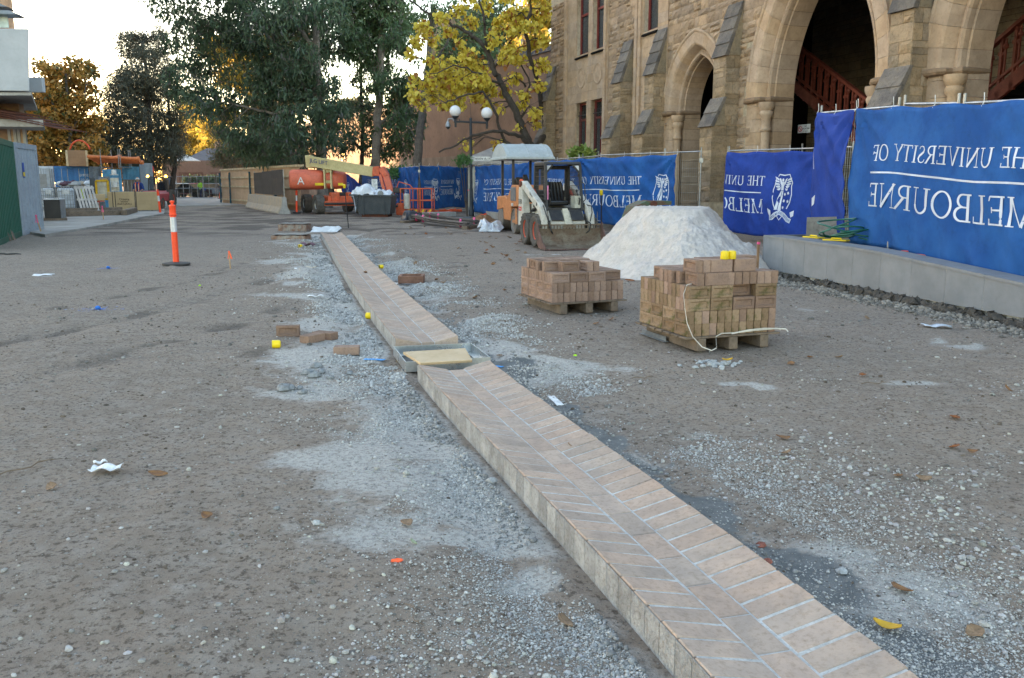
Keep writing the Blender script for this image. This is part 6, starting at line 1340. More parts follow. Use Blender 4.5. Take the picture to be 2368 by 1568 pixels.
for px, py, r, l in ((227, 717, .15, 'larger blue spray paint mark around a peg on the earth'), (250, 622, .12, 'smaller blue spray paint mark on the earth beyond')):
    p = gp(px, py, .006); mb = MB()
    for k in range(90):
        a = random.uniform(0, 6.28); rr = abs(random.gauss(0, .45))*r*2.2; s_ = random.uniform(.006, .018); x, y = rr*math.cos(a)*1.2, rr*math.sin(a)*.6; z = gz(p.x+x, p.y+y)-p.z+.008
        mb.add([(x-s_, y-s_*.6, z), (x+s_, y-s_*.4, z), (x+s_*.7, y+s_*.6, z), (x-s_*.8, y+s_*.5, z)], [(0, 1, 2, 3)])
    mb.blob((0, 0, .02), .035, .2, 6, (1, 1, .7)); o = mb.build('paint_mark', pm('blue_spray', (.03, .18, .62), .7, dirt=.1), None); o.location = p; tag(o, l, 'paint mark', kind='stuff')
LF = [(1379,749),(1414,740),(1995,872),(1873,828),(1940,828),(2077,1100),(2135,1106),(2207,970),(2005,735),(1323,1063),(1306,1430),(1489,1522),(2085,1365),(1155,827),(1830,842),(2330,907),(2250,1043),(845,640),(720,553),(1215,585),(960,612),(1050,900),(2255,1460),(2208,1035),(940,1218),(365,1098),(480,1205),(120,1130),(1810,1018),(1560,765),(1520,735),(1820,1055),(1140,612),(1260,640),(1060,575),(1110,560),(1180,600)]
LF += [(random.uniform(1120, 1215), random.uniform(548, 600)) for _ in range(16)]+[(random.uniform(1000, 1750), random.uniform(560, 700)) for _ in range(14)]+[(random.uniform(930, 1150), random.uniform(508, 548)) for _ in range(16)]
for i, (px, py) in enumerate(LF):
    if abs(float(chan_d(*[np.array([v_]) for v_ in G(px, py)])[0])) < .3 and G(px, py)[1] < FY1 and px not in (845, 1323): continue
    big = py > 700; s_ = .09 if big else .14; dz = .085 if px in (845, 1323) else .004
    where = 'far right yard' if py < 620 else ('gravel right of the drain' if px > 1200 else 'earth left of the drain')
    sheetlet('fallen_leaf', 'curled brown fallen leaf on the '+where, 'leaf', px, py, s_*random.uniform(.5, 1.1), s_*random.uniform(.4, .75), random.uniform(0, 180), random.choice([mlf, mlf, mlf2, mlf2, mlf3]), .010 if big else .02, 5, 'fallen leaves on the '+where, 'leaf', dz)
sheetlet('fallen_leaf', 'bright yellow curled leaf at the lower right edge of the slurry', 'leaf', 2052, 1440, .09, .05, -35, mlfy, .015, 8, None, 'leaf', .012); sheetlet('fallen_leaf', 'yellow leaf lying in the stone chip pile', 'leaf', 1682, 843, .09, .05, 10, mlfy, .02, 5, None, 'leaf', .035); sheetlet('fallen_leaf', 'long pale green leaf in the cement dust', 'leaf', 957, 1262, .06, .016, -60, L_bush and pm('pale_leaf', (.30, .34, .20), .7), .004, 6, None, 'leaf', .006)
def twig(px, py, L, rz, label, th=.004, mat=None):
    p = gp(px, py, .008); o = thing('twig', label, 'twig', p, R(rz)); mb = MB(); pts = [(L*(i/6-.5), .06*L*math.sin(i*1.7+px), .006+.01*math.sin(i*2.1)**2) for i in range(7)]; mb.tube(pts, [th]*5+[th*.7, th*.4], 6); mb.tube([pts[4], (pts[4][0]+L*.12, pts[4][1]+L*.13, .02)], [th*.7, th*.3], 5); mb.build('stem', mat or mtimb, o)
twig(70, 1085, .34, 60, 'long bent dry twig on the earth at lower left'); twig(1490, 880, .2, 10, 'thin twig beyond the pale powder patch'); twig(960, 1440, .22, -70, 'thin curved twig left of the gravel patch', .002); twig(2030, 890, .25, 5, 'dark twig left of the white streaks')
twig(18, 590, .55, 0, 'short black hose offcut on the earth at the left edge', .02, mrub)
# ------------------------------------------------------------ far end of the drain: blocks, fabric, timber
mold = pm('old_brick_block', (.26, .14, .09), .95, col2=(.33, .29, .25), scale=5, dirt=.3, bump=.8)
for (x0, x1, y0, y1, l) in ((643, 708, 534, 519, 'upper rough concrete and brick footing block by the drain end'), (627, 706, 556, 545, 'lower rough brick footing block left of the drain end')):
    a = G(x0, y0); b_ = G(x1, y0); o = thing('footing_block', l, 'block', (*a, 0), 0); L = b_[0]-a[0]; h = (y0-y1)/2000*a[1]*.95; mb = MB(); n = 14
    mb.sheet(lambda u, v: (u*L, .03*math.sin(u*19), -.05+(h+.05)*v+.012*math.sin(u*31)), n, 3); mb.sheet(lambda u, v: (u*L+.02*math.sin(v*9), .03*math.sin(u*19)*(1-v)+v*.7, h+.012*math.sin(u*31)*(1-v)+.02*float(vn(u*9, v*5, 3))), n, 5); mb.build('face', mold, o)
    mb = MB(); mb.box(.01, L-.01, .05, .7, -.1, h-.01); mb.build('core', mold, o); mb = MB(); mb.sheet(lambda u, v: (u*L+.02*math.sin(v*9), .04+v*.66, h+.022+.02*float(vn(u*9, v*5, 3))), n, 5); mb.build('mortar_top', pm('block_mortar', (.36, .33, .29), .95, scale=14, dirt=.3, bump=.6), o)
def drape(name, label, cat, px0, px1, py, hpx, mat, depth=.5, n=26, fold=.08, seed=4, group=None):
    a = G(px0, py); b_ = G(px1, py); L = b_[0]-a[0]; h = hpx/2000*a[1]; o = thing(name, label, cat, (a[0], a[1], gz(a[0], a[1])), 0, group); mb = MB()
    def f(u, v):
        prof = math.sin(PI*v)**.55; t = h*(.45+.75*float(vn(u*4.0, seed, seed)))*math.sin(PI*min(max(u, .015), .985))**.35
        return (u*L+fold*math.sin(v*7+u*5)*.5, (v-.5)*depth+fold*(float(vn(u*9, v*6, seed))-.5), max(.004, t*prof+fold*.8*(float(vn(u*13+2, v*9, seed+5))-.5)*prof))
    mb.sheet(f, n, n); mb.build('folds', mat, o, smooth=True); return o
mgeo = pm('white_fabric', (.80, .82, .86), .75, scale=3, dirt=.04, bump=.15)
drape('fabric_roll', 'crumpled roll of white fabric at the far end of the drain', 'fabric', 723, 787, 534, 18, mgeo, .55, seed=8)
sheetlet('timber_offcut', 'pale flat board under the white fabric roll', 'offcut', 745, 537, .95, .3, 3, pm('pale_board', (.42, .39, .35), .85), .004)
def plank(label, p0, p1, wd, ht, mat, name='plank', cat='plank', group=None, z=0):
    a = Vector((*G(*p0), z)); b_ = Vector((*G(*p1), z)); o = thing(name, label, cat, a, 0, group); mb = MB(); mb.bar(Vector((0, 0, ht/2)), b_-a+Vector((0, 0, ht/2)), wd, ht); mb.build('beam', mat, o, bevel=.008); return o
plank('grey concrete sleeper lying beyond the steel bar bundle', (985, 502), (1046, 500), .55, .2, mconc, 'concrete_sleeper', 'sleeper')
plank('left timber bearer under the steel bar bundle', (930, 516), (975, 512), .18, .09, mtimb, group='bearers under the bar bundle'); plank('right timber bearer under the steel bar bundle', (1074, 531), (1125, 524), .18, .12, mtimb, group='bearers under the bar bundle')
plank('upper grey steel channel behind the bar bundle', (1040, 509), (1085, 507), .25, .1, mfin, 'steel_channel', 'steel channel'); plank('lower grey steel channel beside the plastic wrap', (1050, 515), (1104, 511), .25, .1, mfin, 'steel_channel', 'steel channel')
msteel = pm('dark_reinforcing_steel', (.085, .082, .082), .6, col2=(.13, .12, .115), scale=4, dirt=.25, metal=.4, bump=.1)
for k, (p0, p1, p2, l) in enumerate((((955, 512), (1000, 520), (1080, 530), 'nearer curved bundle of thin dark steel bars'), ((985, 508), (1040, 516), (1112, 525), 'further bundle of thin dark steel bars'))):
    A_, B_, C_ = [Vector((*G(*p), .16)) for p in (p0, p1, p2)]; o = thing('steel_bar_bundle', l, 'steel bars', A_, 0, 'bundles of steel bars')
    for i in range(26):
        a = random.uniform(0, 6.28); r = .13*math.sqrt(random.random()); dd = (C_-A_).normalized(); n_ = Vector((-dd.y, dd.x, 0)); off_ = n_*r*math.cos(a)*1.4+Vector((0, 0, r*math.sin(a)*.6)); j = random.uniform(-.25, .25); mb = MB()
        mb.tube([off_-dd*j*.5+Vector((0, 0, .06)), (B_-A_)+off_*.95, (C_-A_)+off_+dd*j], .014, 5); mb.build('bar', msteel, o)
    for t_ in (.2, .55, .9): q_ = (B_-A_)*t_*1.0 if t_ < .6 else (C_-A_)*t_; mb = MB(); mb.lathe([(.19, -.03), (.195, 0), (.19, .03)], 14, (0, 0, 0), 'x'); mb.v = [(v_[0]+q_.x, v_[1]*1.15+q_.y, v_[2]*.72+q_.z+.01) for v_ in mb.v]; mb.build('pink_tie', mpink, o)
drape('rag_bundle', 'tangle of black sheeting with pink tape before the lift basket', 'sheeting', 928, 978, 512, 24, pm('black_sheet', (.03, .03, .04), .4), .8, seed=17, fold=.12); drape('pink_tape', 'loose pink tape heap beside the black sheeting', 'tape', 936, 948, 512, 9, mpink, .2, seed=18)
drape('plastic_wrap', 'crumpled clear plastic wrap at the end of the bar bundle', 'plastic', 1108, 1162, 534, 27, mplast, .9, seed=27, fold=.14, n=34)
lump('round grey stone block by the fence foot', 'stone', 1132, 492, .28, mchip, name='stone'); lump('orange plastic lump on the planter edge left of the roller', 'plastic', 1110, 497, .2, morange, sq=(1.4, .8, .5), name='plastic_lump')
kb = thing('planter_kerb', 'low grey kerb of the planting bed behind the bar bundle', 'kerb', (*G(1082, 494), 0)); a = Vector((*G(1082, 494), 0)); b_ = Vector((*G(1170, 510), 0)); mb = MB(); mb.bar(Vector((0, 0, .12)), b_-a+Vector((0, 0, .12)), .2, .3); mb.build('kerb_stone', mconc, kb)
plank('long grey kerb beside the sand heap and loader', (1398, 528), (1478, 512), .3, .32, mconc, 'kerb', 'kerb'); drape('leaf_litter', 'heap of brown leaf litter behind the plastic wrap', 'leaf litter', 1092, 1160, 516, 14, mlf, .9, seed=33, fold=.16)
# digger bucket half buried behind the sand heap
q_ = Vector((3.0, 18.6, .75)); o = thing('digger_bucket', 'rusty green digger bucket behind the crest of the sand heap', 'bucket', q_, R(10)); mb = MB(); mb.prism([(0, 0), (.1, .25), (.35, .36), (.9, .36), (.9, .28), (.4, .26), (.25, .15), (.2, -.1), (.05, -.25)], lambda p, q, w: (p-.6, w, q), -.3, .3); mb.build('shell', pm('green_rust', (.05, .11, .07), .7, col2=(.13, .07, .045), scale=4, dirt=.3), o)
for x, z in ((-.38, .12), (-.1, .30)): mb = MB(); mb.lathe([(.05, -.36), (.07, -.36), (.07, .36), (.05, .36)], 12, (x, 0, z), 'y'); mb.build('pin', mrust, o)
# ------------------------------------------------------------ machines
mwht = pm('machine_white', (.62, .60, .54), .5, col2=(.50, .47, .40), scale=5, dirt=.22, bump=.06); mblack = pm('machine_black', (.022, .022, .024), .5, col2=(.045, .043, .04), scale=8, dirt=.2, bump=.06)
mtyre = pm('tyre_rubber', (.075, .070, .064), .9, col2=(.12, .105, .09), scale=9, dirt=.25, bump=.3); mrimO = pm('orange_rim', (.62, .10, .05), .6, col2=(.48, .09, .05), scale=7, dirt=.25, bump=.1)
mrusty = pm('worn_bucket_steel', (.17, .115, .075), .75, col2=(.26, .215, .155), scale=3.5, dirt=.35, metal=.25, bump=.35); mrust2 = pm('dark_rust_edge', (.17, .09, .075), .8, col2=(.11, .07, .055), scale=6, dirt=.3, bump=.3)
mseat = pm('black_vinyl', (.012, .012, .013), .3, dirt=.08, bump=.05)
def wheel(parent, c, ax, R_, W_, rim, rimr=.55, lugs=16, name='wheel'):
    """tyre with chevron lugs, dished rim; ax = unit axis pointing to the outside"""
    ax = Vector(ax).normalized(); up = Vector((0, 0, 1)); s_ = up.cross(ax).normalized(); M = Matrix(((s_.x, up.x, ax.x, c[0]), (s_.y, up.y, ax.y, c[1]), (s_.z, up.z, ax.z, c[2]), (0, 0, 0, 1)))
    w_ = thing(name, None, None); w_.parent = parent; w_.matrix_local = M; h = W_/2
    mb = MB(); mb.lathe([(R_*rimr, -h*.8), (R_*.8, -h*.98), (R_*.93, -h*.9), (R_*.955, -h*.6), (R_*.955, h*.6), (R_*.93, h*.9), (R_*.8, h*.98), (R_*rimr, h*.8), (R_*rimr*.98, h*.5)], 28)
    for i in range(lugs):
        for sg in (-1, 1):
            a = 2*PI*(i+(.5 if sg > 0 else 0))/lugs; da = .5*2*PI/lugs
            def p(r, t, z): return (r*math.cos(t), r*math.sin(t), z)
            a2 = a+da*.9; z0, z1 = sg*h*.05, sg*h*.97; t_ = da*.5
            b_ = [p(R_*.94, a-t_/2, z0), p(R_*.94, a+t_/2, z0), p(R_*.90, a2+t_/2, z1), p(R_*.90, a2-t_/2, z1)]; tp = [p(R_*1.0, a-t_/2, z0), p(R_*1.0, a+t_/2, z0), p(R_*.975, a2+t_/2, z1), p(R_*.975, a2-t_/2, z1)]
            if sg < 0: b_ = b_[::-1]; tp = tp[::-1]
            mb.hexa(b_, tp)
    mb.build('tyre', mtyre, w_, smooth=False)
    mb = MB(); r = R_*rimr; mb.lathe([(r*.98, -h*.5), (r*1.0, h*.55), (r*1.06, h*.62), (r*1.04, h*.70), (r*.90, h*.62), (r*.84, h*.30), (r*.55, h*.22), (r*.40, h*.34), (r*.22, h*.36), (0, h*.36)], 24)
    for i in range(8): a = i*PI/4; mb.cyl((r*.62*math.cos(a), r*.62*math.sin(a), h*.2), (r*.62*math.cos(a), r*.62*math.sin(a), h*.28), .018, n=6)
    mb.build('rim', rim, w_, smooth=True); return w_
SK = thing('skid_steer_loader', 'white skid steer loader with orange wheel rims and rusty bucket on the ground', 'loader', (1.10, 20.95, 0), R(194.5))
for x in (.60, -.60):
    for y in (.44, -.42): wheel(SK, (x, y, .385), (1 if x > 0 else -1, 0, 0), .39, .27, mrimO, .56)
mb = MB(); mb.prism([(-1.15, .28), (-1.2, .45), (-1.15, .95), (-.6, 1.0), (.1, .86), (.55, .84), (.74, .62), (.74, .40), (.55, .26)], lambda p, q, w: (w, p, q), -.43, .43); mb.build('body', mwht, SK, bevel=.015)
mb = MB(); mb.box(-.42, .42, .745, .80, .42, .60); mb.build('front_panel', mwht, SK, bevel=.012)
for x0, x1 in ((-.40, -.10), (.10, .40)): mb = MB(); mb.hexa([(x0, .56, .845), (x1, .56, .845), (x1, .80, .62), (x0, .80, .62)], [(x0, .57, .86), (x1, .57, .86), (x1, .81, .635), (x0, .81, .635)]); mb.build('tread_pad', mblack, SK, bevel=.004)
mb = MB(); mb.hexa([(-.07, .52, .84), (.07, .52, .84), (.09, .86, .50), (-.09, .86, .50)], [(-.07, .54, .90), (.07, .54, .90), (.09, .90, .53), (-.09, .90, .53)]); mb.build('centre_cowl', pm('machine_cream', (.60, .55, .42), .5, dirt=.2), SK, bevel=.01)
for sx in (1, -1):
    x0, x1 = (sx*.48, sx*.66) if sx > 0 else (sx*.66, sx*.48)
    mb = MB(); mb.prism([(-1.22, .42), (-1.18, 1.30), (-1.10, 1.46), (-.93, 1.48), (-.86, 1.2), (-.70, .62), (-.85, .50)], lambda p, q, w: (w, p, q), x0, x1); mb.build('tower', mwht, SK, bevel=.012)
    mb = MB(); mb.prism([(-1.10, 1.40), (-1.04, 1.53), (-.90, 1.53), (.48, 1.02), (.66, .92), (.80, .76), (.84, .50), (.86, .34), (.74, .32), (.70, .50), (.60, .70), (.42, .86), (-.95, 1.36)], lambda p, q, w: (w, p, q), sx*.50 if sx > 0 else sx*.64, sx*.64 if sx > 0 else sx*.50); mb.build('lift_arm', mwht, SK, bevel=.012)
    mb = MB(); mb.tube([(sx*.47, -.55, .82), (sx*.47, .25, 1.0)], .045, 10); mb.tube([(sx*.47, .2, .98), (sx*.47, .52, 1.0)], .028, 8); mb.build('hydraulic_ram', mblack, SK, smooth=True)
    mb = MB(); mb.bar((sx*.455, -.50, 1.30), (sx*.455, .12, .92), .03, .09); mb.build('orange_strut', mrimO, SK)
    mb = MB(); mb.lathe([(.07, -.09), (.075, -.08), (.075, .09), (.04, .10), (0, .10)], 14, (sx*.60, -.98, 1.45), 'x'); mb.build('pivot_pin', mrust, SK)
    mb = MB(); mb.tube([(sx*.44, .80, .62), (sx*.50, .93, .56), (sx*.46, .97, .40), (sx*.40, .9, .33)], .016, 6); mb.tube([(sx*.52, .5, .98), (sx*.58, .75, .95), (sx*.56, .86, .80), (sx*.5, .9, .6)], .014, 6); mb.build('hose', mblack, SK, smooth=True)
mb = MB(); mb.box(-.50, .50, .70, .78, .30, .42); mb.build('arm_crossmember', mwht, SK, bevel=.01)
# roll cage cab
cab = thing('cab', None, None); cab.parent = SK
def fr(nm, pts, r=.035, m=mblack): mb = MB(); [mb.bar(a, b_, r*1.5, r*2) for a, b_ in zip(pts[:-1], pts[1:])]; mb.build(nm, m, cab, bevel=.008)
for sx in (1, -1):
    fr('pillar', [(sx*.43, .52, .84), (sx*.43, .46, 1.15), (sx*.42, .34, 1.90)], .04); fr('pillar', [(sx*.43, -.52, .9), (sx*.42, -.50, 1.90)], .04); fr('roof_rail', [(sx*.42, .34, 1.92), (sx*.42, -.50, 1.92)], .04)
    fr('corner_brace', [(sx*.42, .36, 1.70), (sx*.24, .34, 1.90)], .022); mb = MB(); mb.add([(sx*.41, .375, 1.73), (sx*.41, .355, 1.88), (sx*.26, .355, 1.88)], [(0, 1, 2)]); mb.build('corner_lamp', mglass2 if False else pm('lamp_lens', (.55, .55, .55), .25, dirt=.1, bump=0), cab)
    mb = MB()
    for i in range(13): y = -.48+.075*i; mb.bar((sx*.43, y, .95), (sx*.425, y*.92-.02, 1.90), .008, .008)
    for i in range(9): z = 1.0+.105*i; mb.bar((sx*.43, -.5, z), (sx*.43, .46-.12*(z-1.0), z), .008, .010)
    mb.build('side_mesh', mblack, cab)
    mb = MB(); mb.tube([(sx*.36, .50, .98), (sx*.36, .56, 1.10), (sx*.36, .45, 1.16), (sx*.33, .40, 1.28)], .016, 8); mb.blob((sx*.33, .40, 1.30), .035, .05); mb.build('lever', mblack, cab, smooth=True)
    mb = MB(); mb.tube([(sx*.47, .50, 1.05), (sx*.50, .55, 1.1), (sx*.50, .48, 1.45), (sx*.46, .42, 1.5)], .012, 7); mb.build('grab_handle', mblack, cab)
mb = MB(); mb.hexa([(-.46, -.56, 1.915), (.46, -.56, 1.915), (.46, .38, 1.905), (-.46, .38, 1.905)], [(-.42, -.52, 1.99), (.42, -.52, 1.99), (.43, .33, 1.965), (-.43, .33, 1.965)]); mb.build('roof', mblack, cab, bevel=.02)
mb = MB(); mb.box(-.36, -.12, -.535, -.505, .95, 1.86); mb.box(.12, .36, -.535, -.505, .95, 1.86) if False else None; mb = MB(); mb.box(-.42, .42, -.54, -.51, .9, 1.22); mb.box(-.42, -.33, -.54, -.51, 1.22, 1.9); mb.box(.33, .42, -.54, -.51, 1.22, 1.9); mb.box(-.33, .33, -.54, -.51, 1.80, 1.9); mb.build('rear_frame', mblack, cab)
seat = MB(); seat.box(-.24, .24, -.35, .12, .95, 1.06); so2 = seat.build('seat', mseat, cab, bevel=.03)
for i in range(6): mb = MB(); x = -.21+.084*i; mb.tube([(x, -.28, 1.05), (x*1.02, -.37, 1.22), (x*.95, -.42, 1.42), (x*.75, -.43, 1.50)], .046, 8); mb.build('backrest_rib', mseat, so2, smooth=True)
mb = MB(); mb.box(-.40, .40, -.5, .5, .86, .90); mb.build('floor_plate', mblack, cab); mb = MB(); mb.box(-.40, -.26, .2, .5, .90, 1.18); mb.build('door_pocket', pm('yellow_placard', (.5, .5, .42), .6), cab)
mb = MB(); mb.box(-.35, .35, -.52, -.5, 1.0, 1.14); mb.build('beige_liner', pm('cab_liner', (.22, .20, .16), .8), cab)
mb = MB(); mb.box(.405, .435, .535, .55, 1.10, 1.42); mb.build('pink_sticker', pm('pink_sticker', (.75, .25, .45), .6), cab)
for z, s_, sz, m_ in ((1.02, 'S130', .17, mblk),): text_mesh(s_, sz, 'lettering', m_, SK, frameM((.665, -1.02, z), (0, 1, 0), (0, 0, 1)) @ Matrix.Rotation(0, 4, 'Z'), .001)
mb = MB(); mb.box(.661, .665, -1.15, -.90, .80, .90); mb.build('red_badge', msred, SK); text_mesh('Bobcat', .06, 'lettering', mwhite, SK, frameM((.667, -1.025, .85), (0, 1, 0), (0, 0, 1)), .001)
mb = MB(); mb.lathe([(.0, -.001), (.05, 0), (.0, .001)], 5, (.6425, .38, .99), 'x'); mb.build('animal_badge', mblk, SK); text_mesh('Bobcat', .09, 'lettering', mblk, SK, frameM((.6425, -.10, 1.20), (0, .93, -.36), (0, .36, .93)), .001)
mb = MB(); mb.box(-.42, .42, -1.28, -.62, 1.0, 1.30); mb.build('engine_cover', mblack, SK, bevel=.03)
# bucket: open towards the camera side
bk = thing('bucket', None, None); bk.parent = SK; bk.location = (0, .88, 0); bk.scale = (1, 1, .86)
prof = [(.0, .50), (.01, .34), (.06, .18), (.17, .07), (.32, .035), (.62, .02)]
mb = MB(); mb.prism(prof+[(.62, .035), (.32, .052), (.18, .09), (.085, .19), (.035, .34), (.03, .50)], lambda p, q, w: (w, p, q), -.76, .76); mb.build('shell', mrusty, bk)
mb = MB(); mb.box(-.76, .76, -.005, .04, .60, .635); mb.box(-.76, .76, -.005, .04, .50, .52); 
for i in range(21): x = -.74+.074*i; mb.box(x-.009, x+.009, .0, .03, .52, .60)
mb.box(-.14, .14, -.002, .034, .54, .60); mb.build('spill_grille', mrusty, bk)
mb = MB(); mb.box(-.80, .80, .60, .72, .004, .024); mb.build('cutting_edge', mrust2, bk, bevel=.004)
for i in range(8): mb = MB(); x = -.70+.2*i; mb.hexa([(x-.02, .70, .026), (x+.02, .70, .026), (x+.015, .78, .010), (x-.015, .78, .010)], [(x-.02, .70, .045), (x+.02, .70, .045), (x+.015, .78, .020), (x-.015, .78, .020)]); mb.build('tooth', mrust2, bk)
for sx in (-1, 1): mb = MB(); mb.prism([(-.02, .62), (-.01, .30), (.05, .12), (.2, .02), (.70, .0), (.68, .08), (.45, .22), (.16, .48), (.08, .68)], lambda p, q, w: (w, p, q), sx*.775-.012, sx*.775+.012); mb.build('side_plate', mrust2, bk, bevel=.004)
# ---- tandem roller with grey canopy
mro = pm('roller_orange', (.62, .24, .09), .5, col2=(.50, .20, .08), scale=5, dirt=.22, bump=.05); mcan = pm('grey_canopy', (.42, .46, .47), .75, col2=(.36, .40, .41), scale=3, dirt=.15, bump=.1)
RO = thing('road_roller', 'orange road roller with curved grey canopy parked behind the loader', 'roller', (.42, 27.0, 0), R(194))
mb = MB(); mb.lathe([(.0, -.52), (.12, -.52), (.14, -.50), (.335, -.49), (.345, -.52), (.36, -.52), (.365, -.5), (.365, .5), (.36, .52), (.345, .52), (.335, .49), (.14, .50), (.12, .52), (0, .52)], 36, (.10, .95, .365), 'x'); mb.build('drum', pm('drum_steel', (.26, .24, .22), .55, col2=(.20, .18, .16), scale=3, dirt=.25, metal=.4), RO, smooth=True)
mb = MB(); mb.lathe([(.0, -.48), (.345, -.48), (.36, -.46), (.36, .46), (.345, .48), (0, .48)], 32, (.10, -.95, .36), 'x'); mb.build('rear_drum', mdrum if False else MATS['drum_steel'], RO, smooth=True)
mb = MB(); mb.prism([(-1.35, .62), (-1.30, 1.05), (-.2, 1.10), (.0, 1.0), (.6, 1.42), (1.25, 1.42), (1.38, 1.2), (1.36, .80), (.5, .75), (.45, .35), (-.4, .35), (-.5, .70)], lambda p, q, w: (w, p, q), -.40, .60); mb.build('body', mro, RO, bevel=.03)
mb = MB(); mb.prism([(1.36, .74), (1.42, .30), (1.30, .28), (1.25, .74)], lambda p, q, w: (w, p, q), .62, .66); mb.bar((.64, 1.3, .36), (.64, .95, .36), .04, .08); mb.build('drum_yoke', mro, RO)
mb = MB(); mb.box(.601, .62, .55, 1.15, .95, 1.35); mb.build('side_grille', mfin, RO, bevel=.01); mb = MB(); mb.box(.602, .622, .66, .84, .80, .88); mb.build('number_plate', mwhite, RO)
mb = MB(); mb.box(-.2, .2, -.5, -.05, 1.12, 1.25); mb.box(-.2, .2, -.55, -.45, 1.25, 1.65); mb.build('seat', mseat, RO, bevel=.03); mb = MB(); mb.bar((.1, .55, 1.35), (.1, .2, 1.6), .12, .3); mb.build('console', mblack, RO); mb = MB(); mb.lathe([(.03, -.05), (.06, -.05), (.06, .05), (.04, .08), (0, .09)], 12, (.45, 1.2, 1.5)); mb.build('beacon', morange, RO)
for x, y in ((.55, .62), (-.35, .62), (.55, -.75), (-.35, -.75)): mb = MB(); mb.bar((x, y, 1.0), (x, y, 2.30), .07, .07); mb.build('post', mblack, RO)
mb = MB(); mb.tube([(.5, .75, 1.1), (.5, .95, 1.5), (.5, .7, 1.6), (.5, .55, 1.2)], .022, 7); mb.build('handrail', mblack, RO)
mb = MB(); mb.sheet(lambda u, v: (-.62+1.44*v, -1.1+2.0*u, 2.24+.40*math.sin(PI*u)**.75 if 0 < u < 1 else 2.24), 24, 6); mb.sheet(lambda u, v: (-.62+1.44*(1-v), -1.1+2.0*u, 2.22), 24, 6)
for x_ in (-.62, .82): mb.add([(x_, -1.1+2.0*i/24, 2.22) for i in range(25)]+[(x_, -1.1+2.0*i/24, 2.24+(.40*math.sin(PI*i/24)**.75 if 0 < i < 24 else 0)) for i in range(25)], [(i, i+1, 26+i, 25+i) for i in range(24)])
cnp = mb.build('canopy', mcan, RO, smooth=True)
mb = MB(); mb.box(-.66, .86, -1.14, .94, 2.16, 2.245); mb.build('canopy_valance', mcan, RO, bevel=.02)
for k in (-.5, .1, .7): mb = MB(); mb.tube([(k, -1.1+2.0*i/16, 2.245+(.405*math.sin(PI*i/16)**.75 if 0 < i < 16 else 0)) for i in range(17)], .012, 5); mb.build('canopy_rib', mcan, cnp)
# ---- boom lift
LZ = 41.2
def lp(px, py, dy=0.0):
    k = 2000/(LZ+dy); return ((px-740)*(LZ+dy)/2000, dy, At(740, py, LZ+dy)[2])
mlo = pm('lift_orange', (.72, .16, .085), .5, col2=(.60, .14, .08), scale=3, dirt=.18, bump=.04); mlf2 = pm('lift_chassis_orange', (.68, .13, .05), .55, col2=(.50, .11, .05), scale=3, dirt=.25); mcr = pm('lift_cream', (.58, .50, .26), .5, col2=(.52, .44, .22), scale=3, dirt=.15, bump=.03)
LI = thing('boom_lift', 'orange boom lift with cream boom folded over a rounded orange engine hood', 'boom lift', ((740-1184)/2000*LZ, LZ, 0))
ax = (-.87, -.50, 0)
wheel(LI, (*[0.05, .0], .46), ax, .46, .40, mzinc, .5, 14); wheel(LI, (-1.05, 2.3, .46), ax, .46, .40, mzinc, .5, 14); wheel(LI, (1.85, 1.0, .46), (.87, .5, 0), .46, .40, mzinc, .5, 14); wheel(LI, (.8, 3.3, .46), (.87, .5, 0), .46, .40, mzinc, .5, 14)
chm = Matrix.Translation((.40, 1.65, 0)) @ Matrix.Rotation(R(30), 4, 'Z')
mb = MB(); mb.box(-.75, .75, -1.5, 1.3, .42, .85, chm); mb.build('chassis', mlf2, LI, bevel=.04); mb = MB(); mb.box(-1.0, 1.0, -1.75, -1.45, .40, .62, chm); mb.build('axle', mlf2, LI, bevel=.02); mb = MB(); mb.box(-.6, -.2, -1.6, -1.2, .6, 1.02, chm); mb.box(.2, .6, -1.6, -1.2, .6, 1.02, chm); mb.build('steer_box', mlf2, LI, bevel=.05)
mb = MB(); mb.tube([chm @ Vector((-1.0, -1.78, .5)), chm @ Vector((1.0, -1.78, .5))], .05, 8); mb.build('steer_ram', mblack, LI)
mb = MB(); mb.lathe([(.55, .85), (.58, .90), (.58, 1.0), (.5, 1.02)], 24, (.85, 1.2, 0)); mb.build('slew_ring', mblack, LI)
def hood(nm, x0, x1, y0, y1, z0, z1, nose):
    mb = MB(); n = 10; prof = []
    for (xx, sc) in ([(x0, .55), (x0+.05, .8), (x0+.2, .96), (x0+.45, 1.0), (x1, 1.0)] if nose < 0 else [(x0, .9), (x0+.06, 1.0), (x1-.8, 1.0), (x1-.45, .94), (x1-.2, .82), (x1-.05, .62), (x1, .45)]):
        ring = []
        for i in range(20):
            a = 2*PI*i/20; cy = (y0+y1)/2; cz = (z0+z1)/2; c_, s_ = math.cos(a), math.sin(a); e = .62
            ring.append((xx, cy+(y1-y0)/2*sc*math.copysign(abs(c_)**e, c_), cz-.06*(1-sc)+(z1-z0)/2*(.6+.4*sc)*math.copysign(abs(s_)**e, s_)))
        prof.append(ring)
    vs = [p for r_ in prof for p in r_]; m = len(prof); fs = [(i*20+k, (i+1)*20+k, (i+1)*20+(k+1) % 20, i*20+(k+1) % 20) for i in range(m-1) for k in range(20)]+[tuple(range(20)), tuple((m-1)*20+k for k in range(19, -1, -1))]
    mb.add(vs, fs); return mb.build(nm, mlo, LI, smooth=True)
z_t, z_b = lp(0, 391)[2], lp(0, 439)[2]
hood('engine_hood', lp(672, 0)[0], lp(752, 0)[0], .3, 1.7, z_b, z_t, 1); hood('tank_hood', lp(770, 0)[0], lp(794, 0)[0], .5, 1.9, z_b+.02, lp(0, 393)[2], 1)
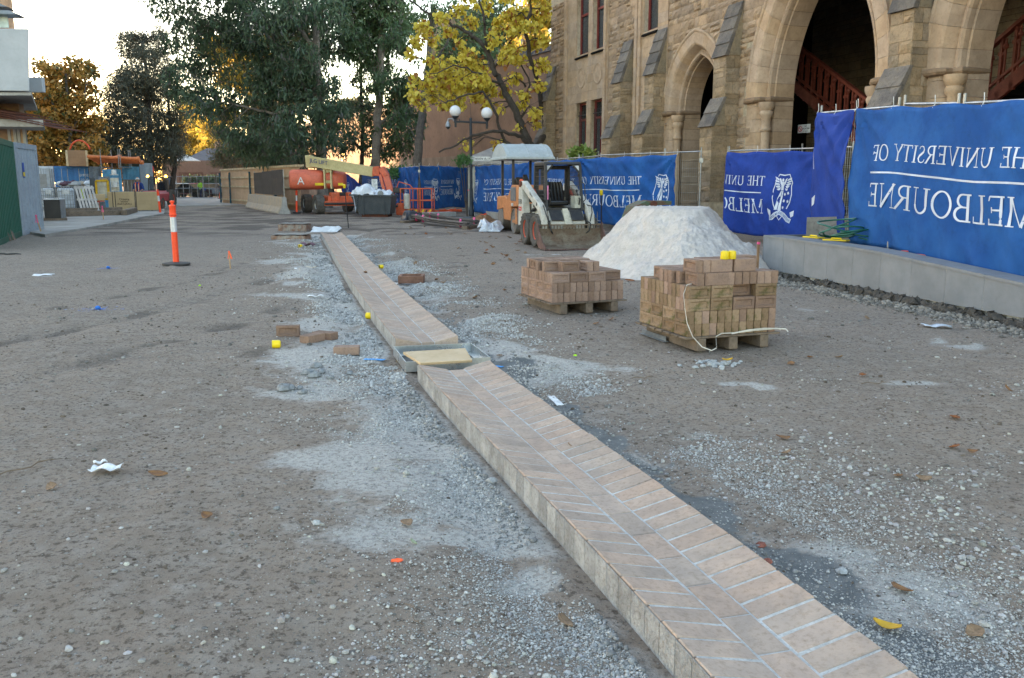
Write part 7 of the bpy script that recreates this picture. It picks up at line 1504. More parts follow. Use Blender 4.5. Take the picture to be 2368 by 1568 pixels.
mb = MB(); mb.box(lp(753, 0)[0], lp(756, 0)[0], .25, 1.75, z_b+.05, z_t-.03); mb.box(lp(768, 0)[0], lp(771, 0)[0], .25, 1.8, z_b+.05, z_t-.05); mb.box(lp(756, 0)[0], lp(768, 0)[0], .5, 1.2, lp(0, 424)[2], lp(0, 417)[2]); mb.build('turntable_frame', mcr, LI)
mb = MB(); mb.box(lp(757, 0)[0], lp(767, 0)[0], .8, 1.2, 1.0, lp(0, 395)[2]); mb.build('centre_post', mblack, LI)
text_mesh('A', .5, 'logo', mwhite, LI, frameM((lp(700, 0)[0], .285, lp(0, 419)[2]), (1, 0, 0), (0, 0, 1)), .006)
for px_, py_, w_ in ((742, 426, .2), (791, 426, .12)): mb = MB(); x, _, z = lp(px_, py_); mb.box(x-w_, x+w_, .30, .32, z-.06, z+.06); mb.build('yellow_decal', myel, LI)
bz = lambda px, py, y: (lp(px, py)[0], y, lp(px, py)[2])
mb = MB(); mb.hexa([bz(708, 388, .75), bz(730, 388, .75), bz(730, 388, 1.25), bz(708, 388, 1.25)], [bz(706, 358, .75), bz(722, 358, .75), bz(722, 358, 1.25), bz(706, 358, 1.25)]); mb.build('boom_upright', mcr, LI, bevel=.03)
mb = MB(); mb.hexa([bz(722, 385, .55), bz(869, 409, -.2), bz(869, 409, .2), bz(722, 385, .95)], [bz(716, 359, .55), bz(872, 386, -.2), bz(872, 386, .2), bz(716, 359, .95)]); mb.build('boom', mcr, LI, bevel=.02)
mb = MB(); mb.hexa([bz(750, 400, .5), bz(768, 398, .5), bz(768, 398, .8), bz(750, 400, .8)], [bz(748, 383, .5), bz(775, 386, .5), bz(775, 386, .8), bz(748, 383, .8)]); mb.build('boom_bracket', mcr, LI, bevel=.01)
bdir = (bz(869, 398, -.2)[0]-bz(722, 372, .55)[0], -.75, bz(869, 398, -.2)[2]-bz(722, 372, .55)[2])
text_mesh('JLG LIFT', .26, 'lettering', pm('decal_blue', (.03, .06, .22), .5, dirt=0, bump=0), LI, frameM((bz(742, 374, 0)[0], .36, bz(742, 374, 0)[2]), bdir, (0, 0, 1)) , .004)
mb = MB(); mb.hexa([bz(868, 407, -.3), bz(885, 407, -.3), bz(885, 407, .3), bz(868, 407, .3)], [bz(870, 386, -.3), bz(884, 384, -.3), bz(884, 384, .3), bz(870, 386, .3)]); mb.build('jib_head', mlf2, LI, bevel=.03)
mb = MB(); mb.bar(bz(888, 388, -.1), bz(900, 408, -.15), .35, .28); mb.bar(bz(898, 404, -.12), bz(915, 465, -.3), .30, .34); mb.build('jib_arm', mlo, LI, bevel=.03); mb = MB(); mb.bar(bz(887, 404, -.35), bz(908, 495, -.45), .12, .22); mb.build('jib_link', mlo, LI, bevel=.01)
mb = MB(); mb.tube([bz(908, 466, -.4), bz(914, 478, -.5), bz(925, 476, -.5), bz(932, 466, -.4)], .06, 8); mb.build('hose_loop', mblack, LI, smooth=True); mb = MB(); mb.lathe([(.0, -.3), (.26, -.3), (.3, -.2), (.3, .2), (.26, .3), (0, .3)], 18, bz(935, 484, -.3)); mb.build('rotator', mlf2, LI)
BA = thing('basket', None, None); BA.parent = LI; x0, _, _ = bz(934, 0, 0); x1 = bz(1004, 0, 0)[0]; z0 = lp(0, 491)[2]+.02; z1 = lp(0, 436)[2]
def tb(pts, r=.028, m=mlf2, nm='rail'): mb = MB(); mb.tube(pts, r, 6); return mb.build(nm, m, BA, smooth=True)
ya, yb_ = -.7, .5
mb = MB(); mb.box(x0, x1, ya, yb_, z0, z0+.14); mb.build('floor', mlf2, BA); 
for y in (ya, yb_):
    tb([(x0, y, z1), (x1-.08, y, z1), (x1, y, z1-.06), (x1, y, z0)]); tb([(x0, y, z0), (x0, y, z1)]); tb([(x0, y, (z0+z1)/2), (x1, y, (z0+z1)/2)])
    for k in (.3, .55, .62): xx = x0+(x1-x0)*k; tb([(xx, y, z0), (xx, y, z1)])
for x in (x0, x1): tb([(x, ya, z1), (x, yb_, z1)]); tb([(x, ya, (z0+z1)/2), (x, yb_, (z0+z1)/2)])
tb([bz(924, 438, -.6), bz(930, 420, -.6), bz(955, 428, -.6), bz(962, 437, -.6)]); mb = MB(); mb.box(x0-.35, x0+.1, -.65, -.2, lp(0, 446)[2], lp(0, 434)[2]); mb.build('control_box', mblack, BA, bevel=.03)
mb = MB(); mb.lathe([(.0, 0), (.13, .0), (.14, .05), (.14, .65), (.1, .7), (0, .7)], 14, (bz(948, 0, 0)[0], -.75, lp(0, 482)[2])); mb.build('white_canister', mwht, BA, smooth=True)
for i in range(7): mb = MB(); xx = x0+.3+(x1-x0-.3)*i/7; mb.hexa([(xx, ya-.012, z0+.01), (xx+.08, ya-.012, z0+.01), (xx+.08, ya-.003, z0+.01), (xx, ya-.003, z0+.01)], [(xx+.06, ya-.012, z0+.13), (xx+.14, ya-.012, z0+.13), (xx+.14, ya-.003, z0+.13), (xx+.06, ya-.003, z0+.13)]); mb.build('hazard_stripe', myel if i % 2 == 0 else mblk, BA)
# ---- skip bin
mskip = pm('skip_grey', (.045, .055, .065), .6, col2=(.065, .072, .08), scale=4, dirt=.25, bump=.1)
sk_ = thing('skip_bin', 'dark grey steel skip bin heaped with white sheeting', 'skip', ((860-1184)/2000*37.8, 37.8, 0)); kk = 37.8/2000; a0, a1, b0, b1 = (815-860)*kk, (909-860)*kk, (833-860)*kk, (909-860)*kk
hz = lambda py: 1.5+(421-py)*kk
mb = MB(); mb.hexa([(b0, .1, .12), (b1-.1, .1, .12), (b1-.1, 1.6, .12), (b0, 1.6, .12)], [(a0, 0, hz(450)), (a1, 0, hz(452)), (a1, 1.8, hz(452)), (a0, 1.8, hz(450))]); mb.build('body', mskip, sk_, bevel=.01)
mb = MB(); mb.bar((a0-.03, -.03, hz(450)), (a1+.03, -.03, hz(452)), .07, .07); mb.bar((a0-.03, 1.83, hz(450)), (a1+.03, 1.83, hz(452)), .07, .07); mb.bar((a0-.03, 0, hz(450)), (a0-.03, 1.8, hz(450)), .07, .07); mb.build('rim', mskip, sk_)
for xx in (.2, 1.1): mb = MB(); mb.bar((b0+xx, .06, .1), (a0+.35+xx*1.0, -.01, hz(452)), .05, .04); mb.build('rib', mskip, sk_)
mb = MB(); mb.box(b0+.1, b1-.2, .2, 1.5, .0, .12); mb.build('skids', mrust, sk_); mb = MB(); mb.lathe([(.09, -.02), (.13, -.02), (.13, .02), (.09, .02)], 12, ((884-860)*kk, -.02, hz(447)), 'y'); mb.build('lifting_ring', mfin, sk_)
def bag_on(label, px0, px1, py, top, Yd, depth, seed, spill=None):
    k = Yd/2000; X0 = (px0-1184)*k; L = (px1-px0)*k; zb_ = 1.5+(421-py)*k; h = (py-top)*k; o = thing('plastic_sheeting', label, 'sheeting', (X0, Yd, zb_), 0, 'white sheeting in the skip'); mb = MB(); n = 26
    def f(u, v):
        t = h*(.35+.9*float(vn(u*3.3, v*2, seed)))*math.sin(PI*min(max(u, .02), .98))**.4*math.sin(PI*v)**.4; return (u*L, v*depth+.1*(float(vn(u*9, v*7, seed+1))-.5), t+.14*(float(vn(u*8, v*8, seed+3))-.5)-(.0 if not spill or v > .12 or abs(u-spill) > .09 else .75*(1-abs(u-spill)/.09)))
    mb.sheet(f, n, n); mb.build('folds', mgeo, o, smooth=True)
bag_on('large white sheeting spilling over the left rim of the skip', 816, 868, 450, 428, 37.75, 1.5, 5, .2); bag_on('lower white sheeting heap at the right of the skip', 858, 905, 451, 437, 37.9, 1.4, 15)
# ---- concrete barriers with dark mesh panels, hoarding
mbar = pm('barrier_concrete', (.47, .38, .28), .9, col2=(.40, .35, .29), scale=2, dirt=.2, bump=.3)
A_ = Vector((-15.7, 52.5, 0)); B_ = Vector((-10.75, 41.4, 0)); d_ = (B_-A_).normalized(); BL = (B_-A_).length
cb = thing('concrete_barrier', 'long sloped concrete barrier carrying black mesh screens', 'barrier', A_, math.atan2(d_.y, d_.x))
mb = MB(); mb.prism([(-.30, 0), (.30, 0), (.30, .08), (.16, .34), (.11, .80), (-.11, .80), (-.16, .34), (-.30, .08)], lambda p, q, w: (w, p, q), 0, BL-.25); mb.build('profile', mbar, cb, bevel=.02)
mb = MB(); mb.prism([(-.26, 0), (.26, 0), (.12, .34), (.08, .78), (-.08, .78), (-.12, .34)], lambda p, q, w: (w, p, q), BL-.25, BL); mb.build('end_pocket', mconc, cb)
mscr = pm('black_shade_mesh', (.052, .046, .042), .9, col2=(.07, .06, .055), scale=2, dirt=.1, bump=.5, bscale=90)
for i in range(3): mb = MB(); x0 = 2.2+(BL-2.4)*i/3; x1 = 2.2+(BL-2.4)*(i+1)/3-.04; mb.box(x0, x1, -.02, .02, .86, 2.02+.03*i); mb.build('mesh_screen', mscr, cb)
mb = MB(); [mb.tube([(2.2+(BL-2.4)*i/3-.02, .03, .8), (2.2+(BL-2.4)*i/3-.02, .03, 2.1)], .02, 6) for i in range(4)]; mb.build('screen_post', mgalv, cb)
mhp = pm('hoarding_ply', (.62, .41, .25), .85, col2=(.54, .35, .21), scale=.9, dirt=.12, bump=.15); mpostb = pm('blue_green_post', (.02, .10, .15), .5, dirt=.15); mbat = pm('batten_pine', (.72, .56, .34), .8, scale=3, dirt=.12)
A_ = Vector((-21.0, 63.5, 0)); B_ = Vector((-10.8, 45.8, 0)); d_ = (B_-A_).normalized(); HL = (B_-A_).length
ho_ = thing('plywood_hoarding', 'tall plywood hoarding with battens and dark blue posts', 'hoarding', A_, math.atan2(d_.y, d_.x))
for i in range(int(HL/1.22)): mb = MB(); mb.box(i*1.22+.006, (i+1)*1.22-.006, 0, .018, 0, 2.42); mb.build('sheet', mhp, ho_)
for z in (.25, 1.15, 1.75, 2.30): mb = MB(); mb.box(0, HL, -.075, -.002, z, z+.10); mb.build('batten', mbat, ho_)
for x in (.05, 3.2, 9, 15): mb = MB(); mb.box(x-.05, x+.05, -.17, -.06, -.1, 2.15); mb.bar((x, -.16, 2.0), (x, -1.2, .0), .06, .06) if False else None; mb.build('post', mpostb, ho_)
# ---- street lamp
mpole = pm('lamp_pole_paint', (.025, .032, .042), .5, dirt=.1, bump=.03); mglobe = pm('opal_globe', (.80, .80, .82), .25, col2=(.76, .76, .78), scale=2, dirt=.03, bump=0)
LY = 39.0; SL = thing('street_lamp', 'twin globe street lamp with camera dome in front of the yellow tree', 'street lamp', ((1089.5-1184)/2000*LY*.985, LY, 0)); lk_ = LY/2000
def LX(px): return (px-1089.5)*lk_
def LZz(py): return At(1089, py, LY)[2]
mb = MB(); mb.lathe([(.12, -.05), (.12, .25), (.085, .32), (.08, 1.2), (.065, 1.25), (.06, LZz(274)), (.05, LZz(274)+.02), (0, LZz(274)+.03)], 16); mb.build('pole', mpole, SL, smooth=True)
mb = MB(); mb.tube([(LX(1054), 0, LZz(281)), (LX(1126), 0, LZz(284))], .045, 10); mb.build('crossarm', mpole, SL)
mb = MB(); mb.tube([(LX(1126), 0, LZz(298)), (LX(1126), 0, LZz(273))], .05, 10); mb.build('arm', mpole, SL); mb = MB(); mb.tube([(LX(1055.5), 0, LZz(294)), (LX(1055.5), 0, LZz(276))], .05, 10); mb.build('arm', mpole, SL)
for px_, py_ in ((1055, 257), (1126, 261.5)):
    g_ = thing('globe_head', None, None); g_.parent = SL; g_.location = (LX(px_), 0, LZz(py_)); mb = MB(); n = 14; mb.lathe([(.25*math.sin(PI*i/n), -.25*math.cos(PI*i/n)) for i in range(1, n)]+[(0, .25)], 24); mb.build('globe', mglobe, g_, smooth=True); mb = MB(); mb.lathe([(.05, -.34), (.12, -.27), (.15, -.24), (.15, -.21), (.1, -.2)], 16); mb.build('collar', mpole, g_)
cm = thing('camera_dome', None, None); cm.parent = SL; cm.location = (LX(1038.5), 0, LZz(289)); mb = MB(); mb.lathe([(.0, .17), (.05, .16), (.10, .05), (.12, -.06), (.11, -.08)], 16); mb.build('housing', mgalv, cm, smooth=True); mb = MB(); mb.lathe([(.085, -.08), (.08, -.13), (.04, -.17), (0, -.18)], 14); mb.build('dome', mblack, cm, smooth=True)
mb = MB(); mb.tube([(0, 0, .17), (.02, 0, .26), (.18, 0, .27), (.30, 0, .16)], .035, 8); mb.build('bracket', mgalv, cm, smooth=True); mb = MB(); x, z = LX(1059), LZz(275.5); mb.box(x-.13, x+.13, -.06, .06, z-.02, z+.0); mb.box(x-.13, x-.10, -.06, .06, z-.13, z-.02); mb.box(x+.10, x+.13, -.06, .06, z-.13, z-.02); mb.box(x-.13, x+.13, -.06, .06, z-.16, z-.13); mb.build('floodlight', mpole, SL)
sg2 = thing('direction_sign', 'white Theatre A sign with arrow on the street lamp pole', 'sign', (SL.location.x+.08, LY-.09, LZz(367)), R(-2)); mb = MB(); mb.box(0, .78, -.012, .012, -.085, .085); mb.build('plate', mwhite, sg2, bevel=.003)
text_mesh('Theatre A →', .145, 'lettering', mblk, sg2, frameM((.39, -.0145, 0), (1, 0, 0), (0, 0, 1)), .001); mb = MB(); mb.box(-.16, 0, -.01, .01, -.09, .09); mb.lathe([(.072, -.09), (.072, .09)], 12, (-.08, .09, 0)); mb.build('clip', mgalv, sg2)
mb = MB(); mb.tube([(-1.96, LY-.1, 1.15), (-1.9, LY-.13, 1.14)], .02, 5); o = mb.build('pink_tape', mpink, None); tag(o, 'pink tape tied round the street lamp pole', 'tape')
# patio umbrella
PU = thing('patio_umbrella', 'pale grey square patio umbrella behind the street lamp sign', 'umbrella', ((1140-1184)/2000*42, 42.5, 0)); mb = MB(); hz2 = 2.45; s_ = 1.65; c5 = [(-s_, -s_*.7, hz2), (s_, -s_*.7, hz2), (s_, s_*.7, hz2), (-s_, s_*.7, hz2)]; mb.add(c5+[(0, 0, 3.15)]+[(p[0], p[1], p[2]-.14) for p in c5], [(0, 1, 4), (1, 2, 4), (2, 3, 4), (3, 0, 4), (0, 5, 6, 1), (1, 6, 7, 2), (2, 7, 8, 3), (3, 8, 5, 0)]); mb.build('canopy', pm('pale_canvas', (.48, .45, .44), .85, scale=2, dirt=.08), PU); mb = MB(); mb.tube([(0, 0, 0), (0, 0, 3.1)], .03, 8); mb.build('mast', mpole, PU)
ns = thing('notice_sign', 'white notice board on a stake behind the skip bin', 'sign', ((871-1184)/2000*39.6, 39.6, 0)); nk = 39.6/2000; mb = MB(); mb.box(-.13, .13, -.01, .01, 1.5+(421-437)*nk, 1.5+(421-412)*nk); mb.box(-.02, .02, .0, .03, 0, 1.4); mb.build('plate', mwhite, ns)
for i in range(6): mb = MB(); z = 1.5+(421-417-3*i)*nk; mb.box(-.10, .10-.02*(i % 3), -.0125, -.0105, z-.006, z+.006); mb.build('text_line', mblk, ns)
mb = MB(); z = 1.5+(421-413)*nk; mb.box(-.13, .13, -.0125, -.0105, z-.03, z+.02); mb.build('brown_header', pm('brown_header', (.10, .05, .03), .7), ns)
# ------------------------------------------------------------ left yard
def S(px, py, Y):     # local unit: picture columns and rows at depth Y -> x, z
    return (px-1184)/2000*Y*.985, At(px, py, Y)[2]
def yb(name, label, cat, px0, px1, py0, py1, Y, dep, mat, group=None, part='body', bevel=.01):
    """thing standing between two picture columns at distance Y, top row py0, bottom row py1"""
    x0, z1 = S(px0, py0, Y); x1, z0 = S(px1, py1, Y); x0, th, L_ = along(px0, px1, Y); o = thing(name, label, cat, (x0, Y, 0 if z0 < .25 else z0), th, group); x1 = x0+L_; zz = o.location.z
    z0 = 0 if z0 < .25 else z0; mb = MB(); mb.box(0, x1-x0, 0, dep, 0, z1-z0); mb.build(part, mat, o, bevel=bevel); o['_w'] = x1-x0; o['_h'] = z1-z0; w_, h = x1-x0, z1-z0; del o['_w']; del o['_h']; return o, w_, h
def along(px0, px1, Y):
    """left corner, turn and length of a box whose end wall lies along the sight line"""
    x0 = S(px0, 0, Y)[0]; r1 = (px1-1184)/2000*.985; th = math.atan2(-x0, Y); c, s = math.cos(th), math.sin(th); return x0, th, (r1*Y-x0)/(c-r1*s)
def corr(mb, L, h, pitch=.28, dpt=.035, z0=0.0, y0=0.0):
    n = int(L/pitch)*4; pts = []
    for i in range(n+1):
        k = i % 4; pts.append((L*i/n, y0+(0 if k in (0, 1) else -dpt)))
    vs = [(x, y, z) for x, y in pts for z in (z0, z0+h)]; mb.add(vs, [(2*i, 2*i+2, 2*i+3, 2*i+1) for i in range(n)])
mgreen = pm('container_green', (.012, .085, .055), .55, col2=(.02, .10, .07), scale=2, dirt=.15, bump=.05); mgrey = pm('container_grey_blue', (.28, .33, .385), .55, col2=(.25, .29, .34), scale=2, dirt=.15, bump=.05)
def container(label, p0, p1, h, mat, depth, group='shipping containers', doors=False, txt=None, back=True):
    a = Vector((p0[0], p0[1], 0)); b_ = Vector((p1[0], p1[1], 0)); d = (b_-a).normalized(); L = (b_-a).length; o = thing('shipping_container', label, 'container', a, math.atan2(d.y, d.x), group)
    if doors:
        for i in range(2):
            mb = MB(); mb.box(L/2*i+.12, L/2*(i+1)-.02, .0, .05, .15, h-.15); dr = mb.build('door', mat, o, bevel=.01)
            for j in range(4): mb = MB(); z = .3+j*(h-.5)/4; mb.box(L/2*i+.25, L/2*(i+1)-.15, -.03, -.001, z, z+(h-.5)/4-.12); mb.build('door_panel', mat, dr, bevel=.01)
            for q_ in (.35, .75): mb = MB(); x = L/2*i+.12+(L/2-.14)*q_; mb.tube([(x, -.05, .15), (x, -.05, h-.15)], .018, 6); mb.build('lock_rod', mgalv, dr)
    else:
        mb = MB(); corr(mb, L-.2, h-.3, z0=.15); mb.v = [(v[0]+.1, v[1], v[2]) for v in mb.v]; mb.build('corrugated_side', mat, o)
    mb = MB(); mb.box(.02, L-.02, .06, depth, .05, h-.03); mb.build('shell', mat, o)
    for x in (0, L-.1): mb = MB(); mb.box(x, x+.1, -.05, .06, 0, h); mb.build('corner_post', mat, o, bevel=.01)
    mb = MB(); mb.box(.102, L-.102, -.045, .06, 0, .15); mb.build('bottom_rail', mat, o); mb = MB(); mb.box(.102, L-.102, -.045, .06, h-.15, h); mb.build('top_rail', mat, o)
    if txt:
        for t_, x, z, sz in txt: text_mesh(t_, sz, 'lettering', mwhite, o, frameM((x, -.058, z), (1, 0, 0), (0, 0, 1)), .001)
    return o
g0, g1, g2 = Vector((*G(-30, 580), 0)), Vector((*G(50, 545), 0)), Vector((*G(99, 535), 0))
container('dark green corrugated container at the left edge of the photo', g0, g1-Vector((.02, .02, 0)), 2.6, mgreen, .8, 'containers by the left edge')
gc = container('pale grey corrugated container beside the dark green one', g1, g2, 2.6, mgrey, 1.2, 'containers by the left edge')
mb = MB(); mb.box(.55, .72, -.052, -.046, 1.62, 2.05); mb.build('blue_yellow_sticker', pm('sticker_blue', (.03, .10, .45), .5), gc); mb = MB(); mb.box(.55, .72, -.056, -.053, 1.66, 1.78); mb.build('sticker_band', myel, gc)
for px0, px1, y, l, k in ((0, 12, 559, 'brown weathered board leaning on the green container', 0), (8, 30, 556, 'grey weathered board leaning beside the brown board', 1)):
    a = Vector((*G(px0-3, y), 0)); o = thing('leaning_board', l, 'board', a, math.atan2(g1.y-g0.y, g1.x-g0.x)-.0, 'boards leaning on the green container'); mb = MB(); w_ = .22+.12*k; mb.hexa([(0, -.28, -.02), (w_, -.28, -.02), (w_, -.25, -.02), (0, -.25, -.02)], [(-.1, -.08, .75), (w_-.12, -.08, .78), (w_-.12, -.05, .78), (-.1, -.05, .75)]); mb.build('timber', mtimb, o)
slab = MB(); pts = [G(104, 548), G(225, 527), G(330, 505), G(380, 497), G(380, 486), G(60, 486), G(60, 540)]; slab.prism([(p[0], p[1]) for p in pts], lambda p, q, w: (p, q, w), -.1, .075); tag(slab.build('concrete_slab', pm('slab_concrete', (.36, .34, .31), .9, scale=.8, dirt=.15), None), kind='structure')
rd = MB(); pts = [G(380, 478), G(700, 474), G(620, 462), G(540, 456), G(330, 456)]; rd.prism([(p[0], p[1]) for p in pts], lambda p, q, w: (p, q, w), -.1, .045); tag(rd.build('road', pm('slab_concrete', (.36, .34, .31)), None), kind='structure')
mwrap = pm('white_wrap', (.66, .70, .74), .5, scale=2, dirt=.08); mcb = pm('container_blue', (.04, .15, .38), .55, col2=(.05, .19, .42), scale=1.5, dirt=.18); mcb2 = pm('container_sky_blue', (.09, .30, .50), .55, scale=1.5, dirt=.15); mcgr = pm('container_worn_grey', (.20, .23, .27), .7, scale=2, dirt=.3)
def cont_px(label, px0, px1, py, Y, mat, **k):
    a, z = S(px0, py, Y); b_, _ = S(px1, py, Y); a, th, L = along(px0, px1, Y); return container(label, (a, Y), (a+L*math.cos(th), Y+L*math.sin(th)), z, mat, 5.5, 'shipping containers across the yard', **k)
cont_px('pale wrapped container at the left of the yard row', 88, 127, 384, 53, mwrap, doors=True)
cont_px('dark blue container with double doors under the plywood crate', 128, 208, 384, 52.4, mcb, doors=True, txt=[('219023', 1.62, 1.9, .2), ('2210', 1.6, 1.62, .2), ('MGW', 1.4, .9, .17)])
cont_px('worn grey blue container in the middle of the yard row', 209, 238, 385, 53, mcgr)
cont_px('light blue corrugated container right of the middle', 239, 283, 391, 52, mcb2)
c_ = cont_px('blue container with brown steel door at the right of the row', 285, 325, 385, 53, mcb2); 
mb = MB(); mb.box(0.0, 1.0, -.09, -.05, .0, 1.65); dd = mb.build('brown_door', pm('brown_door', (.17, .14, .12), .7), c_, bevel=.01)
for i in range(5): mb = MB(); mb.box(.05+.2*i, .07+.2*i, -.11, -.09, .05, 1.6); mb.build('door_bar', mgalv, dd)
cont_px('narrow pale grey container at the right end of the row', 326, 356, 377, 54, mgrey)
o, w_, h = yb('plywood_crate', 'big plywood crate standing on top of the dark blue container', 'crate', 158, 209, 347, 384, 52.3, 2.2, pm('crate_ply', (.38, .22, .12), .85, col2=(.32, .19, .11), scale=1, dirt=.15))
for x in (0, w_-.12): mb = MB(); mb.box(x, x+.12, -.03, -.002, 0, h); mb.build('cleat', mbat, o)
hp_ = thing('orange_hose', 'orange hose loop lying on top of the plywood crate', 'hose', (S(185, 346, 52.5)[0], 52.9, S(0, 347, 52.5)[1]+.02)); mb = MB(); mb.tube([(-.6+.1*i, 0, .52*math.sin(PI*i/12)**.6+.04) for i in range(13)], .05, 7); mb.build('loop', morange, hp_, smooth=True)
mpipe = pm('orange_pvc_pipe', (.74, .22, .07), .5, scale=3, dirt=.1, bump=0)
for i, (xa, ya_, xb, yb2) in enumerate(((209, 362, 321, 367), (209, 365, 318, 371), (210, 368, 315, 373), (209, 371, 317, 375), (212, 377, 262, 361))):
    a = Vector((S(xa, ya_, 52)[0], 52+.25*i, S(xa, ya_, 52)[1])); b_ = Vector((S(xb, yb2, 52)[0], 52+.25*i, S(xb, yb2, 52)[1])); o = thing('plastic_pipe', ['topmost', 'second', 'third', 'lowest level', 'slanting'][i]+' orange plastic pipe over the yard containers', 'pipe', a, 0, 'orange pipes over the containers'); mb = MB(); mb.tube([(0, 0, 0), b_-a], .10, 10); mb.build('barrel', mpipe, o, smooth=True); mb = MB(); mb.lathe([(.08, -.02), (.12, -.02), (.12, .16), (.08, .16)], 12, tuple(b_-a), 'x'); mb.build('socket', mpipe, o)
rk = thing('pipe_rack', 'thin steel rack holding the orange pipes above the containers', 'rack', (S(238, 0, 51.8)[0], 51.8, 2.3))
for px_ in (238, 279, 283): mb = MB(); x = S(px_, 0, 51.8)[0]-rk.location.x; mb.tube([(x, 0, 0), (x, 0, 1.1)], .025, 6); mb.tube([(x, 1.4, 0), (x, 1.4, 1.1)], .025, 6); mb.bar((x, 0, .05), (x, 1.4, .05), .05, .05); mb.build('stanchion', mfin, rk)
db = thing('rubbish_skip', 'black rubbish skip heaped with rubble in front of the containers', 'skip', (S(118, 0, 47)[0], 47, 0)); L = S(206, 0, 47)[0]-S(118, 0, 47)[0]; zt = S(0, 434, 47)[1]
mb = MB(); mb.hexa([(.25, .1, .1), (L-.25, .1, .1), (L-.25, 1.7, .1), (.25, 1.7, .1)], [(0, 0, zt), (L, 0, zt), (L, 1.8, zt), (0, 1.8, zt)]); mb.build('body', mskip, db); mb = MB(); mb.bar((0, -.02, zt), (L, -.02, zt), .08, .08); mb.build('rim', mskip, db); mb = MB(); mb.box(L-.45, L-.25, -.04, -.022, zt-.6, zt-.05); mb.build('lime_panel', pm('lime_panel', (.5, .65, .03), .5), db)
for k in range(16):
    mb = MB(); mb.blob((.3+(L-.6)*random.random(), .5+random.random()*.9, zt+.05+.2*random.random()), random.uniform(.18, .34), .3, 6, (1.3, 1, .7)); mb.build('rubble_piece', random.choice([mchip, mtimb, mbar, mwrap, mpurp]), db)
mibc = pm('translucent_tank', (.62, .68, .76), .4, dirt=.1, bump=0)
def ibc(px0, px1, label):
    Y = 42.9; x0, th, L_ = along(px0, px1, Y); x1 = x0+L_; o = thing('liquid_tank', label, 'tank', (x0, Y, .075), th, 'caged white liquid tanks'); w_ = x1-x0; mb = MB(); mb.box(.04, w_-.04, .04, 1.0, .16, 1.12); mb.build('bottle', mibc, o, bevel=.06)
    for y in (0, 1.04):
        mb = MB(); n = 7
        for i in range(n+1): mb.tube([(w_*i/n, y, .12), (w_*i/n, y, 1.18)], .012, 5)
        for j in range(6): mb.tube([(0, y, .14+.208*j), (w_, y, .14+.208*j)], .012, 5)
        mb.build('cage_side', mgalv, o)
    for x in (0, w_):
        mb = MB()
        for j in range(6): mb.tube([(x, 0, .14+.208*j), (x, 1.04, .14+.208*j)], .012, 5)
        for i in range(1, 6): mb.tube([(x, 1.04*i/6, .12), (x, 1.04*i/6, 1.18)], .012, 5)
        mb.build('cage_side', mgalv, o)
    mb = MB(); mb.box(0, w_, 0, 1.04, 0, .11); mb.build('base', mgalv, o); mb = MB(); mb.box(w_*.3, w_*.7, -.02, -.013, .86, 1.06); mb.build('label_plate', mwhite, o)
ibc(94, 127, 'left caged white liquid tank behind the black box'); ibc(129, 172, 'right caged white liquid tank beside the leaning white pallet')
lp_ = thing('leaning_pallet', 'white painted pallet leaning against the liquid tank', 'pallet', (S(176, 0, 42)[0], 41.6, .08)); mwp = pm('white_painted_timber', (.66, .64, .64), .7, dirt=.15)
for i in range(6): x = .04+i*.155; mb = MB(); mb.hexa([(x+.30-.25*0, 0, 0), (x+.40, 0, 0), (x+.40, .02, 0), (x+.30, .02, 0)], [(x-.12, .38, 1.25), (x-.02, .38, 1.25), (x-.02, .40, 1.25), (x-.12, .40, 1.25)]); mb.build('slat', mwp, lp_)
for z in (.06, .6, 1.15): k = z/1.25; mb = MB(); mb.bar((.28-.42*k, .05+.38*k, z), (1.22-.42*k, .05+.38*k, z), .09, .09); mb.build('bearer', mwp, lp_)
o, w_, h = yb('black_cabinet', 'open black cabinet on a small pallet beside the grey container', 'cabinet', 97, 135, 472, 510, 32.6, .05, pm('black_panel', (.012, .012, .014), .5, dirt=.05, bump=0)); o.location.z = .16
mb = MB(); mb.hexa([(-.0, .0, h), (w_*.92, .0, h), (w_*1.35, .9, h), (.1, .9, h)], [(-.0, -.01, h+.03), (w_*.92, -.01, h+.03), (w_*1.35, .9, h+.03), (.1, .9, h+.03)]); mb.build('top', mwrap, o); mb = MB(); mb.hexa([(w_+.001, .02, 0), (w_*1.35, .8, 0), (w_*1.30, .84, 0), (w_-.02, .06, 0)], [(w_*.93, .0, h), (w_*1.36, .9, h), (w_*1.32, .92, h), (w_*.9, .04, h)]); mb.build('side', mfin, o)
mb = MB(); mb.box(-.08, w_+.2, -.05, .9, -.14, -.0); mb.build('pallet_base', mtimb, o)
for k, (px0, px1, py0, py1, l) in enumerate(((112, 122, 460, 471, 'small grey metal box on top of the black cabinet, left'), (121, 134, 457, 471, 'larger grey metal box on top of the black cabinet, right'))): yb('metal_box', l, 'box', px0, px1, py0, py1, 33.0, .3, mfin, part='casing')
mosb = pm('osb_board', (.50, .37, .21), .85, col2=(.43, .32, .18), scale=1.2, dirt=.08, bump=.2)
